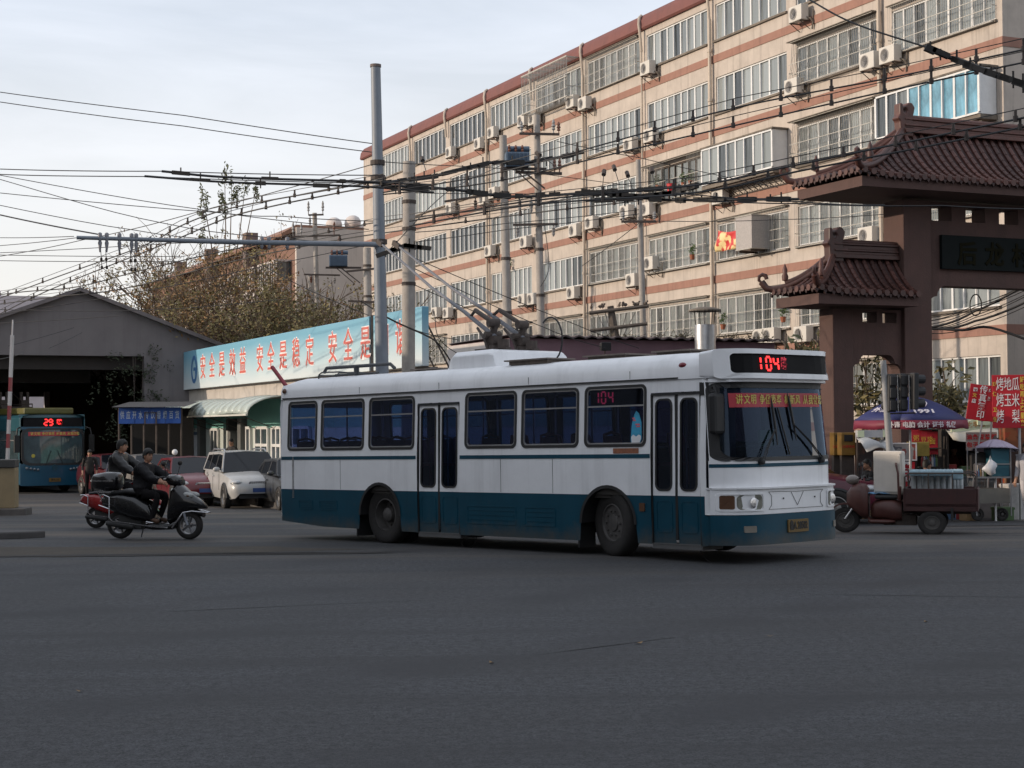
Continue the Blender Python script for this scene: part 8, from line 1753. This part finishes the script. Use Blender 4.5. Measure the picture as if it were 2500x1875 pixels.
# yellow newspaper box beside the bus
YB = mat('yellow_box_paint', (.16, .085, .010), .55, .15, 4, streak=.25)
for i, (px, Y, lb) in enumerate(((2071, 38.4, 'yellow steel kiosk box with red lettering right of the gate pillar foot'), (2047, 38.9, 'yellow steel kiosk box half hidden by the white bus'))):
    q = P(px, 1046, Y); zt_ = P(px, 1056, Y).z; zb_ = P(px, 1112, Y).z; t = thing('kiosk_box', lb, 'kiosk box', (q.x, q.y, zb_), .05, 'yellow kiosk boxes')
    w_ = .17 if i == 0 else .12
    mb = MB(); mb.box(-w_, w_, 0, .4, 0, zt_ - zb_); mb.build('casing', YB, t, bevel=.015); mb = MB(); mb.box(-w_ * .6, w_ * .6, -.015, -.002, (zt_ - zb_) * .62, (zt_ - zb_) * .9); mb.build('window', DARK, t)
    mb = MB(); mb.box(-w_ * .8, w_ * .8, .1, .3, -1.3, -.002); mb.build('stand', IRON, t)
    lettering('公用电话', .075, RED, t, (0, -.004, (zt_ - zb_) * .38), (math.pi / 2, 0, 0), .002)
# vendor cart with the lavender umbrella
CY = 35.8; q = P(2380, 1046, CY); q1 = P(2468, 1046, CY); CWD = (q1 - q).length; cz = gz(11, CY)
ct = thing('vendor_cart', 'vendor cart with teal panels under a lavender umbrella', 'cart', (q.x, q.y, cz), .05)
TEALB = mat('cart_teal', (.020, .095, .13), .5, .15, 4); zt_ = P(2440, 1095, CY).z - cz; zm = P(2440, 1163, CY).z - cz; zb_ = P(2440, 1195, CY).z - cz
mb = MB(); mb.box(CWD * .46, CWD - .03, 0, .5, zm, zt_); mb.build('cabinet', TEALB, ct, bevel=.01)
for z in (zm + (zt_ - zm) * .42,): mb = MB(); mb.box(CWD * .46, CWD - .03, -.015, -.002, z, z + .025); mb.build('trim', ALU, ct)
for x in (0, CWD - .02):
    for y in (-.02, .55): mb = MB(); mb.box(x, x + .025, y, y + .025, .12, zt_ + .02); mb.build('corner_post', ALU, ct)
mb = MB(); mb.box(.03, CWD - .03, .005, .5, zb_ - .3, zb_ + .02); mb.build('tray', mat('cart_tray', (.16, .15, .13), .7, .2, 4), ct); mb = MB(); mb.box(0, CWD, -.04, .56, zm - .04, zm - .003); mb.build('worktop', ALU, ct)
mb = MB(); mb.box(.04, CWD * .44, .35, .5, zm, zt_ - .1); mb.build('dark_screen', mat('cart_dark', (.02, .018, .018), .8), ct)
mb = MB(); mb.lathe([(.14, zm), (.15, zm + .25), (.12, zm + .28), (.001, zm + .30)], (CWD * .22, .2, 0), n=14); mb.build('pot', mat('pot_metal', (.15, .14, .14), .4, metal=.7), ct)
for x in (.12, CWD - .12): wheel(x, .25, 'wheel', ct, .14, .06, -1, rim=.08, studs=0)
for i in range(5): mb = MB(); mb.lathe([(.03, zm), (.03, zm + .1), (.012, zm + .14), (.012, zm + .17)], (CWD * (.05 + .06 * i), .06, 0), n=8); mb.build('jar', GOODS[(i * 2) % 5], ct)
LAV = mat('lavender_cloth', (.36, .31, .40), .7, .08, 4); q = P(2428, 1046, CY + .2); hU = P(2428, 1072, CY).z - cz; hE = P(2428, 1098, CY).z - cz
umbrella('small lavender umbrella over the vendor cart', (q.x, q.y, cz), .52, hE, hU, [LAV], 8, 0, tilt=(-.12, .04))
BAGW = mat('white_plastic_bag', (.60, .60, .62), .45, .08, 8)
q = P(2418, 1140, CY - .1); t = thing('plastic_bag', 'crumpled white plastic bag hanging from the vendor cart', 'bag', (q.x, q.y, q.z))
mb = MB(); rr = random.Random(8); rows = []
for i in range(9):
    k = i / 8; r_ = (.02, .06, .10, .125, .13, .14, .12, .09, .01)[i]; rows.append([(r_ * math.cos(a) * (1 + .22 * math.sin(3 * a + i)) + .02 * math.sin(i), r_ * .7 * math.sin(a), .16 - .34 * k + .012 * math.sin(5 * a)) for a in [2 * math.pi * j / 14 for j in range(14)]])
mb.grid(rows, True); mb.build('bag', BAGW, t, smooth=40); mb = MB(); mb.tube([(-.02, 0, .15), (0, 0, .24), (.02, 0, .15)], .008, 4); mb.build('handle', BAGW, t)
q = G(2395, 1240); t = thing('sack', 'slumped pale sack on the ground between tricycle and vendor cart', 'sack', (q.x - .25, q.y + .5, q.z)); mb = MB(); rows = []
for i, (r_, z) in enumerate(((.02, 0), (.2, .01), (.24, .15), (.20, .38), (.13, .55), (.08, .62), (.12, .70), (.02, .72))): rows.append([(r_ * math.cos(a) * (1 + .1 * math.sin(4 * a + i)), r_ * .8 * math.sin(a), z) for a in [2 * math.pi * j / 14 for j in range(14)]])
mb.grid(rows, True); mb.build('bag', mat('pale_sack', (.34, .33, .34), .8, .15, 6, bump=.5, bscale=20), t, smooth=60)
q = G(2398, 1243); t = thing('bucket', 'turquoise plastic bucket with a white stick beside the vendor cart', 'bucket', (q.x, q.y, q.z))
BK = mat('turquoise_plastic', (.055, .25, .29), .45, .06, 5); mb = MB(); mb.lathe([(.001, .0), (.125, .0), (.155, .30), (.17, .30), (.17, .325), (.15, .32), (.12, .03), (.001, .03)], n=20); mb.build('body', BK, t, smooth=40); mb = MB(); mb.tube([(-.165, 0, .30), (-.15, -.06, .20), (0, -.16, .16), (.15, -.06, .20), (.165, 0, .30)], .006, 4); mb.build('handle', CHROME, t)
lettering('108', .085, DKINK, t, (.055, -.157, .15), (math.pi / 2 + .08, 0, .3), .002)
t = thing('stick', 'white stick leaning out of the turquoise bucket', 'stick', (q.x, q.y, q.z + .04)); mb = MB(); mb.cyl((.06, .05, 0), (-.27, .12, .66), .02, n=8); mb.build('shaft', PRW, t)
# fence and hedge at the foot of the apartments, seen between kiosk and gate
fq0, fq1 = P(2268, 1046, 44.2), P(2560, 1046, 46.5); d = fq1 - fq0; fz = gz(12, 45); t = thing('garden_fence', 'rusty iron railing in front of the apartment ground floor', 'fence', (fq0.x, fq0.y, fz), math.atan2(d.y, d.x)); Lf = d.length
RUST = mat('rusty_railing', (.16, .11, .075), .7, .3, 6)
for z in (.3, 1.75): mb = MB(); mb.box(0, Lf, -.02, .02, z, z + .04); mb.build('rail', RUST, t)
br_ = MB().box(-.012, .012, -.012, .012, .1, 2.0).mesh('bar', RUST)
for i in range(int(Lf / .14)): link('bar', br_, t, (.07 + .14 * i, 0, 0))
sh_ = thing('shrub', 'dark shrubs behind the iron railing', 'shrub', (fq0.x + 1.2, fq0.y + 1.2, fz)); mb = MB(); rr = random.Random(55); leaf_cloud(mb, (0, 0, .7), (1.5, .5, .8), 500, .08, rr); mb.build('foliage', L_DARK, sh_)
# small orange cabinet and boxes at the far right
q = P(2478, 1080, 37.6); t = thing('drink_cooler', 'orange printed drinks cooler behind the lavender umbrella', 'cooler', (q.x, q.y, gz(12, 37)), .0); mb = MB(); mb.box(-.24, .24, 0, .5, .05, 2.1); mb.build('casing', poster_mat('cooler_print', (.22, .07, .025), ((.26, .05, .02), (.20, .10, .05), (.12, .04, .02)), 8.0), t, bevel=.02); mb = MB(); mb.box(-.2, .2, -.02, -.002, .5, 1.6); mb.build('door', mat('cooler_glass', (.05, .03, .025), .1, spec=.8), t)

# ================================================================ LEFT EDGE: barrier post, boom and blue stall
q0 = G(-60, 1262); q1 = G(36, 1258); t = thing('barrier_box', 'ochre barrier gate cabinet with dark cap at the left edge', 'barrier cabinet', (q1.x, q1.y, q1.z), .12); zc1 = P(36, 1142, q1.y).z - q1.z; zc2 = P(36, 1122, q1.y).z - q1.z
OCH = mat('ochre_paint', (.26, .20, .115), .75, .12, 2, streak=.3)
mb = MB(); mb.box(-.95, 0, 0, .6, .19, zc1); mb.build('cabinet', OCH, t, bevel=.02); mb = MB(); mb.box(-1.0, .005, -.04, .64, zc1 + .002, zc2); mb.build('cap', mat('cabinet_cap', (.05, .05, .05), .7), t, bevel=.02); mb = MB(); mb.box(-1.3, .32, -.2, .8, -.05, .188); mb.build('plinth', PAVE, t, bevel=.03)
q = P(18, 1128, q1.y + 1.2); tt = P(30, 818, q1.y + 1.2); t = thing('barrier_boom', 'raised red and white barrier boom standing upright above the ochre cabinet', 'barrier', q); v = tt - q; WB = mat('boom_white', (.48, .47, .48), .6, .1, 4); RB = mat('boom_red', (.22, .04, .05), .6, .1, 4)
for k in range(9): mb = MB(); mb.box(-.085, .085, -.03, .03, 0, v.length / 9 - .003, Matrix.Translation(v * k / 9) @ v.to_track_quat('Z', 'Y').to_matrix().to_4x4()); mb.build('stripe', RB if k in (1, 3, 5) else WB, t)
mb = MB(); mb.cyl((0, 0, -1.2), (0, 0, .05), .1, n=10); mb.build('pivot', IRON, t)
mb = MB(); mb.cyl(v, v * 1.12, .025, n=6); mb.build('tip', WB, t)
# blue stall
SBY = 60.0; a, b = P(290, 1000, SBY), P(442, 1000, SBY); st = thing('blue_stall', 'small dark stall with a bright blue lettered banner beside the depot', 'stall', (a.x, a.y, gz(-14, 60)), math.atan2((b - a).y, (b - a).x)); L = (b - a).length; z0_ = gz(-14, 60)
zt_, zb_ = P(360, 995, SBY).z - z0_, P(360, 1034, SBY).z - z0_; BLU = mat('banner_blue', (.013, .07, .30), .5, .1, 3)
for k in range(4): mb = MB(); mb.box(L * k / 4 + .005, L * (k + 1) / 4 - .005, -.04 + .01 * (k % 2), 0, zb_, zt_); mb.build('banner', BLU, st)
for i, ch in enumerate('供应开水冷饮香烟百货'): lettering(ch, .22, mat('banner_print', (.30, .36, .46), .6), st, (L * (.06 + .098 * i), -.045, (zt_ + zb_) / 2), (math.pi / 2, 0, 0), .003, .003, sx=.7, sy=1.4)
mb = MB(); mb.grid([[(x, y, zt_ + z) for x in (-.2, L * .5, L + .2)] for y, z in ((-.3, .02), (2.5, .25))]); mb.build('roof', mat('stall_roof', (.05, .05, .055), .9), st)
for i in range(6): mb = MB(); mb.cyl((L * i / 5, .05, -.2), (L * i / 5, .05, zt_), .045, n=6); mb.build('post', IRON, st)
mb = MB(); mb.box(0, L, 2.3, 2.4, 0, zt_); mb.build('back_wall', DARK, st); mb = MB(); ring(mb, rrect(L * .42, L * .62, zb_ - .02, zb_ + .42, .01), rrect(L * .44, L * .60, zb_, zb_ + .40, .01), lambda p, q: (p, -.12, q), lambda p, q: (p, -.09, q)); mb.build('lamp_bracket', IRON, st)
q = P(427, 1104, 56); t = thing('convex_mirror', 'small round white convex mirror on a post beside the gatehouse', 'mirror', (q.x, q.y, gz(-11, 56))); h = q.z - gz(-11, 56); mb = MB(); mb.ell((0, 0, h), (.10, .05, .10), 12, 8); mb.build('mirror', WHITE, t, smooth=60); mb = MB(); mb.cyl((0, .05, 0), (0, .05, h), .03, n=6); mb.build('post', IRON, t)
# more of the clutter round the stalls
rr = random.Random(91)
for i, (px, Y, w_, h_, d_, c_, lb) in enumerate(((2122, 37.8, .5, .42, .4, 'tan', 'brown carton on the ground behind the tricycle seat'), (2168, 37.6, .35, .6, .35, 'white', 'white crate standing under the price board'), (2300, 37.2, .45, .3, .4, 'blue', 'blue crate on the ground before the display counter'), (2338, 37.2, .4, .5, .35, 'red', 'red crate next to the blue crate by the display counter'), (2362, 36.4, .3, .35, .3, 'tan', 'small carton beside the pale sack'), (2474, 36.9, .5, .8, .4, 'white', 'pale chest under the big red sign'), (2445, 36.4, .4, .3, .3, 'green', 'green crate under the vendor cart tray'))):
    q = P(px, 1046, Y); t = thing('crate', lb, 'crate', (q.x, q.y, gz(q.x, Y)), rr.uniform(-.2, .3), 'crates and cartons round the stalls')
    mb = MB(); mb.box(-w_ / 2, w_ / 2, -d_ / 2, d_ / 2, 0, h_); mb.build('carton', GOODS[GN.index(c_)], t, bevel=.012)
    mb = MB(); mb.box(-w_ / 2 - .012, w_ / 2 + .012, -d_ / 2 - .012, d_ / 2 + .012, h_ - .06, h_ - .01); mb.build('rim', GOODS[GN.index(c_)], t)
for i, (px, py, Y, lb) in enumerate(((2262, 1062, 39.0, 'red paper banner strip hanging right of the parasol pole'), (2236, 1058, 39.0, 'red paper banner strip hanging over the bottle shelf'), (2276, 1066, 39.0, 'red paper banner strip hanging left of the snack kiosk'))):
    q = P(px, py, Y); t = thing('banner_strip', lb, 'banner', q, .05, 'red strips under the parasol'); mb = MB(); mb.grid([[(x, .012 * math.sin(z * 9 + i), z) for x in (-.13, 0, .13)] for z in (.12, 0, -.15, -.30, -.42)]); o = mb.build('sheet', REDB, t); o.modifiers.new('thick', 'SOLIDIFY').thickness = .005
    lettering('豆浆' if i == 0 else '粥' if i == 1 else '面', .15, PRY, t, (0, -.02, -.12), (math.pi / 2, 0, 0), .002)
